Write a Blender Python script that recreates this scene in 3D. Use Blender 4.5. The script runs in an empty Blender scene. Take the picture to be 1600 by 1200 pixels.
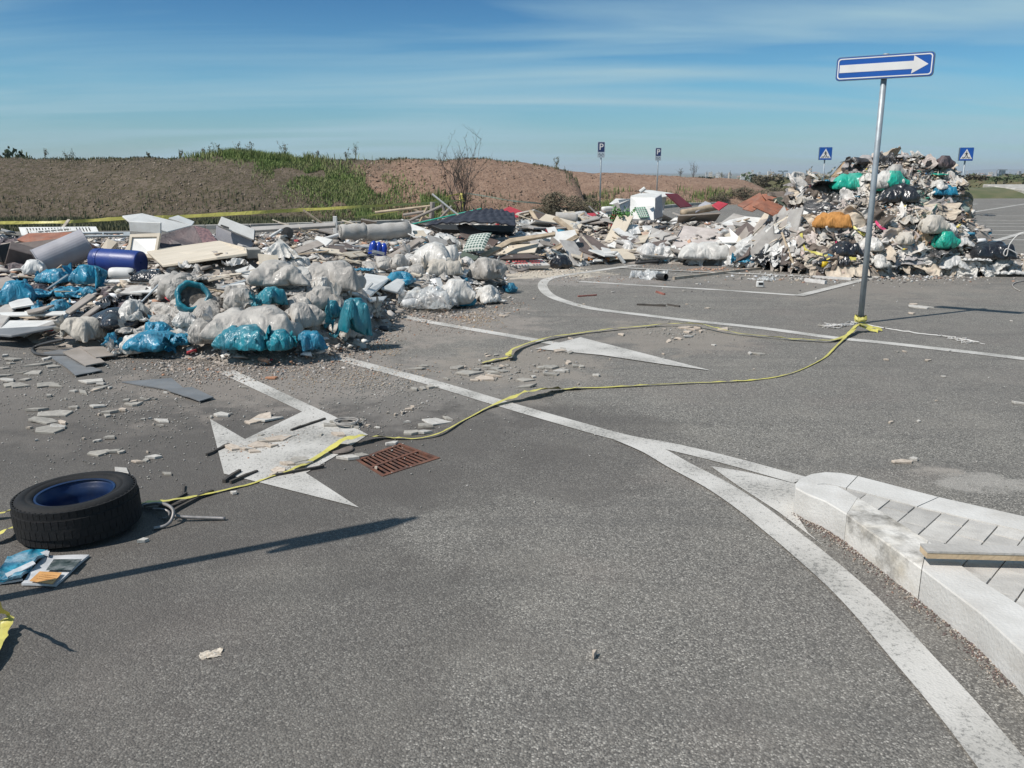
import bpy, bmesh, math, random
import numpy as np
from mathutils import Vector, Matrix, Euler, noise, geometry
R = random.Random(7)
NR = np.random.RandomState(7)
SC = bpy.context.scene
COL = SC.collection
PI = math.pi

# ------------------------------------------------------------------ camera, world, sun, exposure
FPX = 1350.0                      # focal length in pixels of the 1600 x 1200 photograph
PITCH = math.radians(13.8)
CAMH = 1.6
cam = bpy.data.objects.new('camera', bpy.data.cameras.new('camera'))
COL.objects.link(cam)
cam.location = (0, 0, CAMH)
cam.rotation_euler = (PI / 2 - PITCH, 0, 0)
cam.data.sensor_width = 36.0
cam.data.lens = 36.0 * FPX / 1600.0
cam.data.clip_start = 0.05
cam.data.clip_end = 30000
SC.camera = cam
SUN_EL = math.radians(52.0)
SH = Vector((0.88, 0.475, 0)).normalized()          # the way shadows fall on the ground
SUN_DIR = Vector((-SH.x * math.cos(SUN_EL), -SH.y * math.cos(SUN_EL), math.sin(SUN_EL)))
sun = bpy.data.objects.new('sun', bpy.data.lights.new('sun', 'SUN'))
COL.objects.link(sun)
sun.data.energy = 4.4
sun.data.angle = math.radians(0.5)
sun.data.color = (1.0, 0.955, 0.89)
sun.rotation_euler = SUN_DIR.to_track_quat('Z', 'Y').to_euler()
sun.location = (-5, -5, 12)
SC.view_settings.view_transform = 'Standard'
SC.view_settings.look = 'None'
SC.view_settings.exposure = 0.2
SC.view_settings.gamma = 1.0
SC.view_settings.use_curve_mapping = False

def new_nodes(mat):
    nt = mat.node_tree
    nt.nodes.clear()
    return nt, nt.nodes, nt.links

world = bpy.data.worlds.new('World')
SC.world = world
world.use_nodes = True
nt = world.node_tree
nt.nodes.clear()
N, L = nt.nodes, nt.links
out = N.new('ShaderNodeOutputWorld'); bg = N.new('ShaderNodeBackground')
bg.inputs['Strength'].default_value = 0.068
L.new(bg.outputs[0], out.inputs[0])
sky = N.new('ShaderNodeTexSky'); sky.sky_type = 'NISHITA'; sky.sun_disc = False
sky.sun_elevation = SUN_EL; sky.sun_rotation = math.atan2(SUN_DIR.x, SUN_DIR.y)
sky.air_density = 1.25; sky.dust_density = 0.15; sky.ozone_density = 3.0; sky.altitude = 100
hsv = N.new('ShaderNodeHueSaturation')
hsv.inputs['Hue'].default_value = 0.497; hsv.inputs['Saturation'].default_value = 1.0
tint = N.new('ShaderNodeMixRGB'); tint.blend_type = 'MULTIPLY'; tint.inputs[0].default_value = 1; tint.inputs[2].default_value = (0.68, 1.05, 1.38, 1)
L.new(sky.outputs[0], tint.inputs[1]); L.new(tint.outputs[0], hsv.inputs['Color'])
# thin streaked cirrus, on a plane high above the place
tc = N.new('ShaderNodeTexCoord'); sep = N.new('ShaderNodeSeparateXYZ')
L.new(tc.outputs['Generated'], sep.inputs[0])
zc = N.new('ShaderNodeMath'); zc.operation = 'MAXIMUM'; zc.inputs[1].default_value = 0.0
L.new(sep.outputs['Z'], zc.inputs[0])
za = N.new('ShaderNodeMath'); za.operation = 'ADD'; za.inputs[1].default_value = 0.10
L.new(zc.outputs[0], za.inputs[0])
dx = N.new('ShaderNodeMath'); dx.operation = 'DIVIDE'; dy = N.new('ShaderNodeMath'); dy.operation = 'DIVIDE'
L.new(sep.outputs['X'], dx.inputs[0]); L.new(za.outputs[0], dx.inputs[1])
L.new(sep.outputs['Y'], dy.inputs[0]); L.new(za.outputs[0], dy.inputs[1])
comb = N.new('ShaderNodeCombineXYZ'); L.new(dx.outputs[0], comb.inputs[0]); L.new(dy.outputs[0], comb.inputs[1])
mp = N.new('ShaderNodeMapping'); mp.inputs['Rotation'].default_value = (0, 0, math.radians(14))
mp.inputs['Scale'].default_value = (0.3, 1.1, 1); mp.inputs['Location'].default_value = (12.0, 3.0, 0)
L.new(comb.outputs[0], mp.inputs[0])
n1 = N.new('ShaderNodeTexNoise'); n1.inputs['Scale'].default_value = 1.0; n1.inputs['Detail'].default_value = 7
n1.inputs['Roughness'].default_value = 0.48; n1.inputs['Distortion'].default_value = 0.5
L.new(mp.outputs[0], n1.inputs['Vector'])
cr = N.new('ShaderNodeMapRange'); cr.inputs[1].default_value = 0.42; cr.inputs[2].default_value = 0.66
cr.inputs[3].default_value = 0.0; cr.inputs[4].default_value = 0.88
L.new(n1.outputs['Fac'], cr.inputs[0])
mx = N.new('ShaderNodeMixRGB'); mx.inputs['Color2'].default_value = (4.7, 7.2, 8.4, 1)
er = N.new('ShaderNodeValToRGB'); L.new(sep.outputs['Z'], er.inputs[0])     # deeper blue with height, as a clear sky has
ee = er.color_ramp.elements; ee[0].position = 0.0; ee[0].color = (.84, .88, .98, 1); ee[1].position = 0.6; ee[1].color = (.28, .45, .62, 1)
q_ = ee.new(0.09); q_.color = (.66, .86, .93, 1); q_ = ee.new(0.2); q_.color = (.32, .52, .66, 1)
em = N.new('ShaderNodeMixRGB'); em.blend_type = 'MULTIPLY'; em.inputs[0].default_value = 1
L.new(hsv.outputs[0], em.inputs[1]); L.new(er.outputs[0], em.inputs[2])
L.new(cr.outputs[0], mx.inputs['Fac']); L.new(em.outputs[0], mx.inputs['Color1'])
L.new(mx.outputs[0], bg.inputs['Color'])

# ------------------------------------------------------------------ from a pixel of the photograph to a place
CP, SP_ = math.cos(PITCH), math.sin(PITCH)
def ray(px, py):
    a = (px - 800) / FPX; b = -(py - 600) / FPX
    return Vector((a, CP + b * SP_, -SP_ + b * CP))
def G(px, py, z=0.0):
    d = ray(px, py); t = (z - CAMH) / d.z
    return Vector((d.x * t, d.y * t, z))
def AT(px, py, Y):
    d = ray(px, py); t = Y / d.y
    return Vector((d.x * t, Y, CAMH + d.z * t))
def depth(p):
    return p.y * CP + (CAMH - p.z) * SP_

# ------------------------------------------------------------------ object helpers
def tag(o, label=None, cat=None, group=None, kind=None):
    if label: o['label'] = label
    if cat: o['category'] = cat
    if group: o['group'] = group
    if kind: o['kind'] = kind
    return o
REG = []          # repeats: (object, singular phrase, plural phrase); they are told apart by landmark at the end
def thing(name, label, cat, loc=(0, 0, 0), rot=(0, 0, 0), group=None):
    o = bpy.data.objects.new(name, None); COL.objects.link(o)
    o.empty_display_size = 0.2
    o.location = loc; o.rotation_euler = rot
    return tag(o, label, cat, group)
def link_mesh(name, me, mat=None, parent=None, loc=None, rot=None, scale=None):
    o = bpy.data.objects.new(name, me); COL.objects.link(o)
    if mat is not None:
        if len(me.materials) == 0:
            me.materials.append(mat)
        if me.materials[0] is not mat:
            o.material_slots[0].link = 'OBJECT'; o.material_slots[0].material = mat
    if parent is not None: o.parent = parent
    if loc is not None: o.location = loc
    if rot is not None: o.rotation_euler = rot
    if scale is not None: o.scale = scale
    return o
def raw_mesh(name, V, F, mats=None, fm=None, smooth=False):
    me = bpy.data.meshes.new(name)
    me.from_pydata([tuple(v) for v in V], [], [tuple(f) for f in F])
    if mats:
        for m in mats: me.materials.append(m)
    if fm is not None:
        me.polygons.foreach_set('material_index', np.asarray(fm, dtype=np.int32))
    if smooth: me.polygons.foreach_set('use_smooth', np.ones(len(me.polygons), dtype=bool))
    me.update()
    return me
def np_mesh(name, V, T, mats, fm=None, smooth=False):
    """numpy arrays of vertices (n,3) and equal-size faces (m,k)"""
    me = bpy.data.meshes.new(name)
    V = np.asarray(V, dtype=np.float32); T = np.asarray(T, dtype=np.int32)
    k = T.shape[1]
    me.vertices.add(len(V)); me.vertices.foreach_set('co', V.ravel())
    me.loops.add(T.size); me.loops.foreach_set('vertex_index', T.ravel())
    me.polygons.add(len(T))
    me.polygons.foreach_set('loop_start', np.arange(0, T.size, k, dtype=np.int32))
    me.polygons.foreach_set('loop_total', np.full(len(T), k, dtype=np.int32))
    for m in mats: me.materials.append(m)
    if fm is not None: me.polygons.foreach_set('material_index', np.asarray(fm, dtype=np.int32))
    if smooth: me.polygons.foreach_set('use_smooth', np.ones(len(T), dtype=bool))
    me.update(calc_edges=True); me.validate()
    return me

class MB:
    def __init__(s): s.V = []; s.F = []
    def add(s, V, F, M=None):
        b = len(s.V)
        for v in V:
            v = Vector(v)
            s.V.append(M @ v if M is not None else v)
        for f in F: s.F.append([b + i for i in f])
        return s
    def box(s, c, size, rot=None, bev=0.0):
        hx, hy, hz = size[0] / 2, size[1] / 2, size[2] / 2
        M = Matrix.Translation(c)
        if rot is not None: M = M @ Euler(rot).to_matrix().to_4x4()
        b = min(bev, hx * .9, hy * .9, hz * .9)
        if b <= 0:
            V = [(x, y, z) for z in (-hz, hz) for x, y in ((-hx, -hy), (hx, -hy), (hx, hy), (-hx, hy))]
            return s.add(V, [(3, 2, 1, 0), (4, 5, 6, 7), (0, 1, 5, 4), (1, 2, 6, 5), (2, 3, 7, 6), (3, 0, 4, 7)], M)
        rings = []
        for z, k in ((-hz, b), (-hz + b, 0), (hz - b, 0), (hz, b)):
            x, y = hx - k, hy - k
            cc = b if k == 0 else b * .4
            rings.append([(-x + cc, -y, z), (x - cc, -y, z), (x, -y + cc, z), (x, y - cc, z), (x - cc, y, z), (-x + cc, y, z), (-x, y - cc, z), (-x, -y + cc, z)])
        V = [v for r in rings for v in r]
        F = [tuple(range(7, -1, -1)), tuple(range(24, 32))]
        for r in range(3):
            for i in range(8):
                j = (i + 1) % 8
                F.append((r * 8 + i, r * 8 + j, r * 8 + 8 + j, r * 8 + 8 + i))
        return s.add(V, F, M)
    def tube(s, pts, r, n=8, cap=True):
        pts = [Vector(p) for p in pts]
        rr = r if isinstance(r, (list, tuple)) else [r] * len(pts)
        b = len(s.V); up = None
        for i, p in enumerate(pts):
            t = (pts[min(i + 1, len(pts) - 1)] - pts[max(i - 1, 0)])
            t = t.normalized() if t.length > 1e-9 else Vector((0, 0, 1))
            if up is None: up = t.orthogonal().normalized()
            up = (up - t * up.dot(t))
            up = up.normalized() if up.length > 1e-6 else t.orthogonal().normalized()
            sd = t.cross(up)
            for k in range(n):
                a = 2 * PI * k / n
                s.V.append(p + (up * math.cos(a) + sd * math.sin(a)) * rr[i])
        for i in range(len(pts) - 1):
            for k in range(n):
                j = (k + 1) % n
                s.F.append([b + i * n + k, b + i * n + j, b + (i + 1) * n + j, b + (i + 1) * n + k])
        if cap:
            s.F.append([b + k for k in range(n - 1, -1, -1)])
            e = b + (len(pts) - 1) * n
            s.F.append([e + k for k in range(n)])
        return s
    def lathe(s, prof, n=24, M=None, close=False, wob=None):
        V = []; F = []
        for (r, z) in prof:
            for k in range(n):
                a = 2 * PI * k / n
                w = wob(a, r, z) if wob else 0
                V.append(((r + w) * math.cos(a), (r + w) * math.sin(a), z))
        m = len(prof)
        for i in range(m if close else m - 1):
            i2 = (i + 1) % m
            for k in range(n):
                j = (k + 1) % n
                F.append((i * n + k, i * n + j, i2 * n + j, i2 * n + k))
        return s.add(V, F, M)
    def prism(s, poly, z0, z1, M=None):
        n = len(poly)
        tri = geometry.tessellate_polygon([[Vector((p[0], p[1], 0)) for p in poly]])
        V = [(p[0], p[1], z0) for p in poly] + [(p[0], p[1], z1) for p in poly]
        area = sum(poly[i][0] * poly[(i + 1) % n][1] - poly[(i + 1) % n][0] * poly[i][1] for i in range(n))
        F = []
        for t in tri:
            a, b, c = t
            ar = (poly[b][0] - poly[a][0]) * (poly[c][1] - poly[a][1]) - (poly[c][0] - poly[a][0]) * (poly[b][1] - poly[a][1])
            if ar < 0: a, c = c, a
            F.append((a + n, b + n, c + n)); F.append((c, b, a))
        for i in range(n):
            j = (i + 1) % n
            q = (i, j, j + n, i + n)
            F.append(q if area > 0 else q[::-1])
        return s.add(V, F, M)
    def build(s, name, mat=None, parent=None, smooth=False, loc=None, rot=None):
        me = raw_mesh(name, s.V, s.F, smooth=smooth)
        if mat is not None: me.materials.append(mat)
        return link_mesh(name, me, None, parent, loc, rot)

# ------------------------------------------------------------------ materials
MATS = {}
def pmat(name, c1, c2=None, scale=5.0, rough=0.75, bump=0.25, bscale=40.0, metal=0.0, coat=0.0, var=0.0,
         dirt=0.0, dirtc=(0.17, 0.14, 0.11), wr=0.0, spec=0.5, lo=0.4, hi=0.62, detail=6, alpha=1.0, sss=0):
    if name in MATS: return MATS[name]
    m = bpy.data.materials.new(name); m.use_nodes = True
    nt, N, L = new_nodes(m)
    o = N.new('ShaderNodeOutputMaterial'); b = N.new('ShaderNodeBsdfPrincipled')
    b.inputs['Roughness'].default_value = rough; b.inputs['Metallic'].default_value = metal
    b.inputs['Coat Weight'].default_value = coat; b.inputs['Coat Roughness'].default_value = 0.18
    b.inputs['Specular IOR Level'].default_value = spec
    tc = N.new('ShaderNodeTexCoord'); oi = N.new('ShaderNodeObjectInfo')
    ad = N.new('ShaderNodeVectorMath'); ad.operation = 'ADD'
    ml = N.new('ShaderNodeVectorMath'); ml.operation = 'SCALE'; ml.inputs['Scale'].default_value = 37.0
    cb = N.new('ShaderNodeCombineXYZ'); L.new(oi.outputs['Random'], cb.inputs[0]); L.new(oi.outputs['Random'], cb.inputs[1])
    L.new(cb.outputs[0], ml.inputs[0]); L.new(tc.outputs['Object'], ad.inputs[0]); L.new(ml.outputs[0], ad.inputs[1])
    c2 = c2 or tuple(x * 0.75 for x in c1)
    nz = N.new('ShaderNodeTexNoise'); nz.inputs['Scale'].default_value = scale; nz.inputs['Detail'].default_value = detail
    L.new(ad.outputs[0], nz.inputs['Vector'])
    mr = N.new('ShaderNodeMapRange'); mr.inputs[1].default_value = lo; mr.inputs[2].default_value = hi
    L.new(nz.outputs['Fac'], mr.inputs[0])
    mix = N.new('ShaderNodeMixRGB'); mix.inputs[1].default_value = (*c1, 1); mix.inputs[2].default_value = (*c2, 1)
    L.new(mr.outputs[0], mix.inputs[0])
    last = mix.outputs[0]
    if dirt > 0:
        nd = N.new('ShaderNodeTexNoise'); nd.inputs['Scale'].default_value = scale * 0.7; nd.inputs['Detail'].default_value = 9
        nd.inputs['Roughness'].default_value = 0.7
        of = N.new('ShaderNodeVectorMath'); of.operation = 'ADD'; of.inputs[1].default_value = (11.3, 4.7, 8.1)
        L.new(ad.outputs[0], of.inputs[0]); L.new(of.outputs[0], nd.inputs['Vector'])
        md = N.new('ShaderNodeMapRange'); md.inputs[1].default_value = 0.48; md.inputs[2].default_value = 0.7
        md.inputs[4].default_value = dirt
        L.new(nd.outputs['Fac'], md.inputs[0])
        m2 = N.new('ShaderNodeMixRGB'); m2.inputs[2].default_value = (*dirtc, 1)
        L.new(md.outputs[0], m2.inputs[0]); L.new(last, m2.inputs[1]); last = m2.outputs[0]
    if var > 0:
        hv = N.new('ShaderNodeHueSaturation')
        vr = N.new('ShaderNodeMapRange'); vr.inputs[3].default_value = 1 - var; vr.inputs[4].default_value = 1 + var
        L.new(oi.outputs['Random'], vr.inputs[0]); L.new(vr.outputs[0], hv.inputs['Value'])
        L.new(last, hv.inputs['Color']); last = hv.outputs[0]
    L.new(last, b.inputs['Base Color'])
    hgt = None
    nb = N.new('ShaderNodeTexNoise'); nb.inputs['Scale'].default_value = bscale; nb.inputs['Detail'].default_value = 5
    L.new(ad.outputs[0], nb.inputs['Vector'])
    bp = N.new('ShaderNodeBump'); bp.inputs['Strength'].default_value = bump; bp.inputs['Distance'].default_value = 0.01
    L.new(nb.outputs['Fac'], bp.inputs['Height'])
    lastn = bp
    if wr > 0:      # plastic film creases
        vn = N.new('ShaderNodeTexNoise'); vn.inputs['Scale'].default_value = 5.0; vn.inputs['Detail'].default_value = 3
        vn.inputs['Distortion'].default_value = 1.6
        try: vn.noise_type = 'RIDGED_MULTIFRACTAL'
        except Exception: pass
        L.new(ad.outputs[0], vn.inputs['Vector'])
        b2 = N.new('ShaderNodeBump'); b2.inputs['Strength'].default_value = wr * .75; b2.inputs['Distance'].default_value = 0.035
        L.new(vn.outputs['Fac'], b2.inputs['Height'])
        v3 = N.new('ShaderNodeTexNoise'); v3.inputs['Scale'].default_value = 14.0; v3.inputs['Detail'].default_value = 3; v3.inputs['Distortion'].default_value = 2.2
        try: v3.noise_type = 'RIDGED_MULTIFRACTAL'
        except Exception: pass
        L.new(ad.outputs[0], v3.inputs['Vector']); b3 = N.new('ShaderNodeBump'); b3.inputs['Strength'].default_value = wr * .7; b3.inputs['Distance'].default_value = 0.01
        L.new(v3.outputs['Fac'], b3.inputs['Height']); L.new(b2.outputs[0], b3.inputs['Normal']); L.new(b3.outputs[0], bp.inputs['Normal'])
    L.new(lastn.outputs[0], b.inputs['Normal'])
    if alpha < 1.0:
        tr = N.new('ShaderNodeBsdfTransparent'); ms = N.new('ShaderNodeMixShader')
        na = N.new('ShaderNodeMapRange'); na.inputs[3].default_value = max(0, alpha - .25); na.inputs[4].default_value = min(1, alpha + .3)
        na.inputs[1].default_value = .35; na.inputs[2].default_value = .65
        L.new(nz.outputs['Fac'], na.inputs[0]); L.new(na.outputs[0], ms.inputs[0])
        L.new(tr.outputs[0], ms.inputs[1]); L.new(b.outputs[0], ms.inputs[2]); L.new(ms.outputs[0], o.inputs[0])
    else:
        L.new(b.outputs[0], o.inputs[0])
    MATS[name] = m
    return m

def vcol_mat(name, rough=0.85, bump=.3, bscale=60):
    """reads a face colour stored on a mass of many small pieces"""
    if name in MATS: return MATS[name]
    m = bpy.data.materials.new(name); m.use_nodes = True
    nt, N, L = new_nodes(m)
    o = N.new('ShaderNodeOutputMaterial'); b = N.new('ShaderNodeBsdfPrincipled'); b.inputs['Roughness'].default_value = rough
    a = N.new('ShaderNodeAttribute'); a.attribute_name = 'piece_colour'
    L.new(a.outputs['Color'], b.inputs['Base Color']); L.new(b.outputs[0], o.inputs[0])
    MATS[name] = m
    return m

# ------------------------------------------------------------------ bags and films: cloth settled once, then copied
def cloth_run(o, frames, press=0, tens=12, bend=.02, shrink=0., sub=True):
    m = o.modifiers.new('c', 'CLOTH'); s = m.settings
    s.quality = 4; s.mass = .15; s.tension_stiffness = tens; s.compression_stiffness = tens
    s.shear_stiffness = tens / 3; s.bending_stiffness = bend
    if press: s.use_pressure = True; s.uniform_pressure_force = press
    s.shrink_min = shrink
    m.collision_settings.distance_min = .004
    m.point_cache.frame_start = 1; m.point_cache.frame_end = frames
    for f in range(1, frames + 1): SC.frame_set(f)
    if sub:
        q = o.modifiers.new('s', 'SUBSURF'); q.levels = 1; q.render_levels = 1
    me = bpy.data.meshes.new_from_object(o.evaluated_get(bpy.context.evaluated_depsgraph_get()))
    bpy.data.objects.remove(o)
    n = len(me.vertices); co = np.empty(n * 3, dtype=np.float32); me.vertices.foreach_get('co', co)
    co = co.reshape(-1, 3)
    lo = np.percentile(co, 1, axis=0); hi = np.percentile(co, 99, axis=0)
    co[:, 0] -= (lo[0] + hi[0]) / 2; co[:, 1] -= (lo[1] + hi[1]) / 2; co[:, 2] -= lo[2]
    zc = np.percentile(co[:, 2], 96); over = co[:, 2] > zc; co[over, 2] = zc + (co[over, 2] - zc) * .3; hi[2] = lo[2] + co[:, 2].max()
    me.vertices.foreach_set('co', co.ravel())
    me.polygons.foreach_set('use_smooth', np.ones(len(me.polygons), dtype=bool)); me.update()
    me['dims'] = [float(x) for x in (hi - lo)]
    return me
def bag_mesh(nx, ny, w, h, seed, neck=None, z0=.2, bendz=.15):
    RR = random.Random(seed); bm = bmesh.new(); top = []; bot = []
    def W(v):
        if neck is None: return 1
        d = (v - neck) / .13
        return 1 - .78 * math.exp(-d * d) - (.35 * min(1, (v - neck) / .1) if v > neck else 0)
    for i in range(nx + 1):
        top.append([]); bot.append([])
        for j in range(ny + 1):
            v = j / ny; x = (i / nx - .5) * w * W(v); y = (v - .5) * h
            e = i in (0, nx) or j in (0, ny)
            n = noise.noise((x * 5 + seed * 9, y * 5, 0)) * bendz
            a = bm.verts.new((x + RR.uniform(-.006, .006), y + RR.uniform(-.006, .006), z0 + n + (0 if e else .015)))
            top[-1].append(a); bot[-1].append(a if e else bm.verts.new((x, y, z0 + n - .015)))
    for i in range(nx):
        for j in range(ny):
            for g, f in ((top, 0), (bot, 1)):
                q = [g[i][j], g[i + 1][j], g[i + 1][j + 1], g[i][j + 1]]
                if f: q.reverse()
                bm.faces.new(q)
    me = bpy.data.meshes.new('bag'); bm.to_mesh(me); bm.free()
    o = bpy.data.objects.new('bag', me); COL.objects.link(o); return o
def sheet_mesh(n, w, seed, z0=.4, bendz=.25):
    V = [((i / n - .5) * w, (j / n - .5) * w, z0 + bendz * noise.noise((i / n * 3 + seed * 7, j / n * 3, 0))) for i in range(n + 1) for j in range(n + 1)]
    F = [(i * (n + 1) + j, (i + 1) * (n + 1) + j, (i + 1) * (n + 1) + j + 1, i * (n + 1) + j + 1) for i in range(n) for j in range(n)]
    me = raw_mesh('sheet', V, F); o = bpy.data.objects.new('sheet', me); COL.objects.link(o); return o
def collider(kind, seed):
    n = 26
    def hh(x, y):
        if kind == 'flat': return 0
        if kind == 'mound': return .3 * math.exp(-(x * x * 3 + y * y * 6) / .15) + .06 * noise.noise((x * 6, y * 6, seed))
        return .22 * max(0, noise.noise((x * 4 + seed * 3.3, y * 4, 0)) + .1) + .05 * noise.noise((x * 9, y * 9, seed))
    V = [(x / n * 2.4 - 1.2, y / n * 2.4 - 1.2, hh(x / n * 2.4 - 1.2, y / n * 2.4 - 1.2)) for x in range(n + 1) for y in range(n + 1)]
    F = [(i * (n + 1) + j, (i + 1) * (n + 1) + j, (i + 1) * (n + 1) + j + 1, i * (n + 1) + j + 1) for i in range(n) for j in range(n)]
    o = bpy.data.objects.new('settling_floor', raw_mesh('k', V, F)); COL.objects.link(o)
    o.modifiers.new('k', 'COLLISION'); o.collision.cloth_friction = 30; return o
def turbulence(strength, size, seed):
    bpy.ops.object.effector_add(type='TURBULENCE'); f = bpy.context.object
    f.field.strength = strength; f.field.size = size; f.field.seed = seed; f.field.flow = 0; return f
BAGS = []; FILMS = []
_k = collider('flat', 1); _f = turbulence(6, .2, 3)
for i, (nk, pr, shr) in enumerate([(None, 7, -.2), (.86, 10, -.2), (.86, 5, -.35), (.8, 16, -.1), (.9, 7, -.3), (None, 3.5, -.3)]):
    BAGS.append(cloth_run(bag_mesh(38, 52, .6, .85, i + 1, nk), 24, pr * .8, shrink=shr - .1, bend=.004, tens=10))
bpy.data.objects.remove(_k); bpy.data.objects.remove(_f)
_k = collider('mound', 2); _f = turbulence(12, .2, 5)
for i, (nk, pr, shr) in enumerate([(None, 4, -.3), (.86, 6, -.3)]):
    BAGS.append(cloth_run(bag_mesh(34, 46, .6, .85, i + 5, nk, z0=.4), 24, pr, shrink=shr - .1, bend=.004))
for shr in (-.1, -.4): FILMS.append(cloth_run(sheet_mesh(34, .9, len(FILMS)), 22, 0, shrink=shr, bend=.01))
bpy.data.objects.remove(_k); bpy.data.objects.remove(_f)
_k = collider('lumps', 3); _f = turbulence(30, .15, 8)
for shr in (-.5, -.6, -.3, -.55): FILMS.append(cloth_run(sheet_mesh(30, .8, len(FILMS) + 2), 20, 0, shrink=shr, bend=.006))
bpy.data.objects.remove(_k); bpy.data.objects.remove(_f)
SC.frame_set(1)
# ------------------------------------------------------------------ setting: ground, road, kerbs, verge, mounds, hills
def asphalt_material():
    m = bpy.data.materials.new('asphalt'); m.use_nodes = True
    nt, N, L = new_nodes(m)
    o = N.new('ShaderNodeOutputMaterial'); b = N.new('ShaderNodeBsdfPrincipled'); b.inputs['Roughness'].default_value = .85
    b.inputs['Specular IOR Level'].default_value = .35
    tc = N.new('ShaderNodeTexCoord'); P = tc.outputs['Object']
    def vor(s, feat='F1'):
        v = N.new('ShaderNodeTexVoronoi'); v.inputs['Scale'].default_value = s; L.new(P, v.inputs['Vector']); return v
    def nz(s, d=5, r=.55, loc=None):
        n = N.new('ShaderNodeTexNoise'); n.inputs['Scale'].default_value = s; n.inputs['Detail'].default_value = d; n.inputs['Roughness'].default_value = r
        if loc:
            a = N.new('ShaderNodeVectorMath'); a.operation = 'ADD'; a.inputs[1].default_value = loc; L.new(P, a.inputs[0]); L.new(a.outputs[0], n.inputs['Vector'])
        else: L.new(P, n.inputs['Vector'])
        return n
    def mr(src, a, b_, c=0., d=1.):
        q = N.new('ShaderNodeMapRange'); q.inputs[1].default_value = a; q.inputs[2].default_value = b_; q.inputs[3].default_value = c; q.inputs[4].default_value = d
        L.new(src, q.inputs[0]); return q.outputs[0]
    def mix(f, c1, c2, mode='MIX'):
        q = N.new('ShaderNodeMixRGB'); q.blend_type = mode
        for i, v in enumerate((f, c1, c2)):
            if hasattr(v, 'links') or hasattr(v, 'is_linked'): L.new(v, q.inputs[i])
            elif i == 0: q.inputs[0].default_value = v
            else: q.inputs[i].default_value = (*v, 1)
        return q.outputs[0]
    # stones of three tones in a dark binder
    v1 = vor(150); v2 = vor(80)
    rnd = N.new('ShaderNodeSeparateColor'); L.new(v1.outputs['Color'], rnd.inputs[0])
    rnd2 = N.new('ShaderNodeSeparateColor'); L.new(v2.outputs['Color'], rnd2.inputs[0])
    ramp = N.new('ShaderNodeValToRGB'); L.new(rnd.outputs[0], ramp.inputs[0])
    e = ramp.color_ramp.elements; e[0].position = 0; e[0].color = (.075, .070, .063, 1); e[1].position = 1; e[1].color = (.47, .44, .40, 1)
    for p, c in ((.35, (.135, .126, .113)), (.62, (.20, .187, .167)), (.86, (.28, .265, .24)), (.95, (.38, .36, .325))):
        q = e.new(p); q.color = (*c, 1)
    base = ramp.outputs[0]
    base = mix(mr(rnd2.outputs[0], .8, 1, 0, .32), base, (.36, .33, .29))
    base = mix(mr(v1.outputs['Distance'], .28, .6, 0, .5), base, (.075, .072, .068))
    # large tone changes: dusty paler and trodden darker areas
    big = nz(.35, 6, .6)
    base = mix(mr(big.outputs['Fac'], .4, .62, 0, .3), base, (.10, .09, .086))
    mid = nz(1.7, 6, .65, (9, 3, 0))
    base = mix(mr(mid.outputs['Fac'], .47, .72, 0, .28), base, (.26, .24, .21))
    # faint long streaks left by tyres
    mpn = N.new('ShaderNodeMapping'); mpn.inputs['Rotation'].default_value = (0, 0, math.radians(-38)); mpn.inputs['Scale'].default_value = (.25, 3.5, 1)
    L.new(P, mpn.inputs[0]); st = N.new('ShaderNodeTexNoise'); st.inputs['Scale'].default_value = 1.1; st.inputs['Detail'].default_value = 4
    L.new(mpn.outputs[0], st.inputs['Vector'])
    base = mix(mr(st.outputs['Fac'], .55, .72, 0, .4), base, (.09, .085, .08))
    sp_ = nz(7.5, 3, .5, (4, 8, 0)); base = mix(mr(sp_.outputs['Fac'], .66, .74, 0, .45), base, (.075, .068, .062))
    rd_ = nz(.9, 4, .5, (14, 2, 0)); base = mix(mr(rd_.outputs['Fac'], .55, .75, 0, .25), base, (.19, .15, .135))
    # pale dust spread round rubble and dried mud: stains with a place of their own; the dark spots are painted-in vignetting
    def spot(p, r, thr, col, base, amt=.75, ns=2.3, sy=1.0):
        sb = N.new('ShaderNodeVectorMath'); sb.operation = 'SUBTRACT'; sb.inputs[1].default_value = (p.x, p.y, 0); L.new(P, sb.inputs[0])
        sc_ = N.new('ShaderNodeVectorMath'); sc_.operation = 'MULTIPLY'; sc_.inputs[1].default_value = (1 / r, sy / r, 0); L.new(sb.outputs[0], sc_.inputs[0])
        ln = N.new('ShaderNodeVectorMath'); ln.operation = 'LENGTH'; L.new(sc_.outputs[0], ln.inputs[0])
        n = nz(ns, 8, .65, (p.x * 3, p.y, 1))
        ma = N.new('ShaderNodeMath'); ma.operation = 'MULTIPLY_ADD'; ma.inputs[1].default_value = -.42; L.new(ln.outputs['Value'], ma.inputs[0]); L.new(n.outputs['Fac'], ma.inputs[2])
        return mix(mr(ma.outputs[0], thr, thr + .14, 0, amt), base, col)
    for p_, r_ in ((G(100, 760), 1.9), (G(250, 1000), 1.2), (G(380, 660), 2.2), (G(60, 620), 2.6), (G(760, 700), 1.2)):  # lens vignetting over the left side, painted into the asphalt colour
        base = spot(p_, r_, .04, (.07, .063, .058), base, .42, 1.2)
    base = spot(G(1540, 752), .75, .3, (.33, .31, .285), base, .55, 3.5, 2.2)
    base = spot(G(1450, 735), .4, .3, (.30, .27, .24), base, .6, 4, 2)
    base = spot(G(690, 505), 1.5, .14, (.30, .26, .23), base, .4, 3)
    base = spot(G(450, 585), 1.5, .14, (.29, .25, .22), base, .4, 3)
    base = spot(G(640, 600), 1.5, .16, (.24, .22, .2), base, .35, 3)
    base = spot(G(930, 438), 1.7, .15, (.30, .27, .25), base, .4, 3, 1.6)
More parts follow.
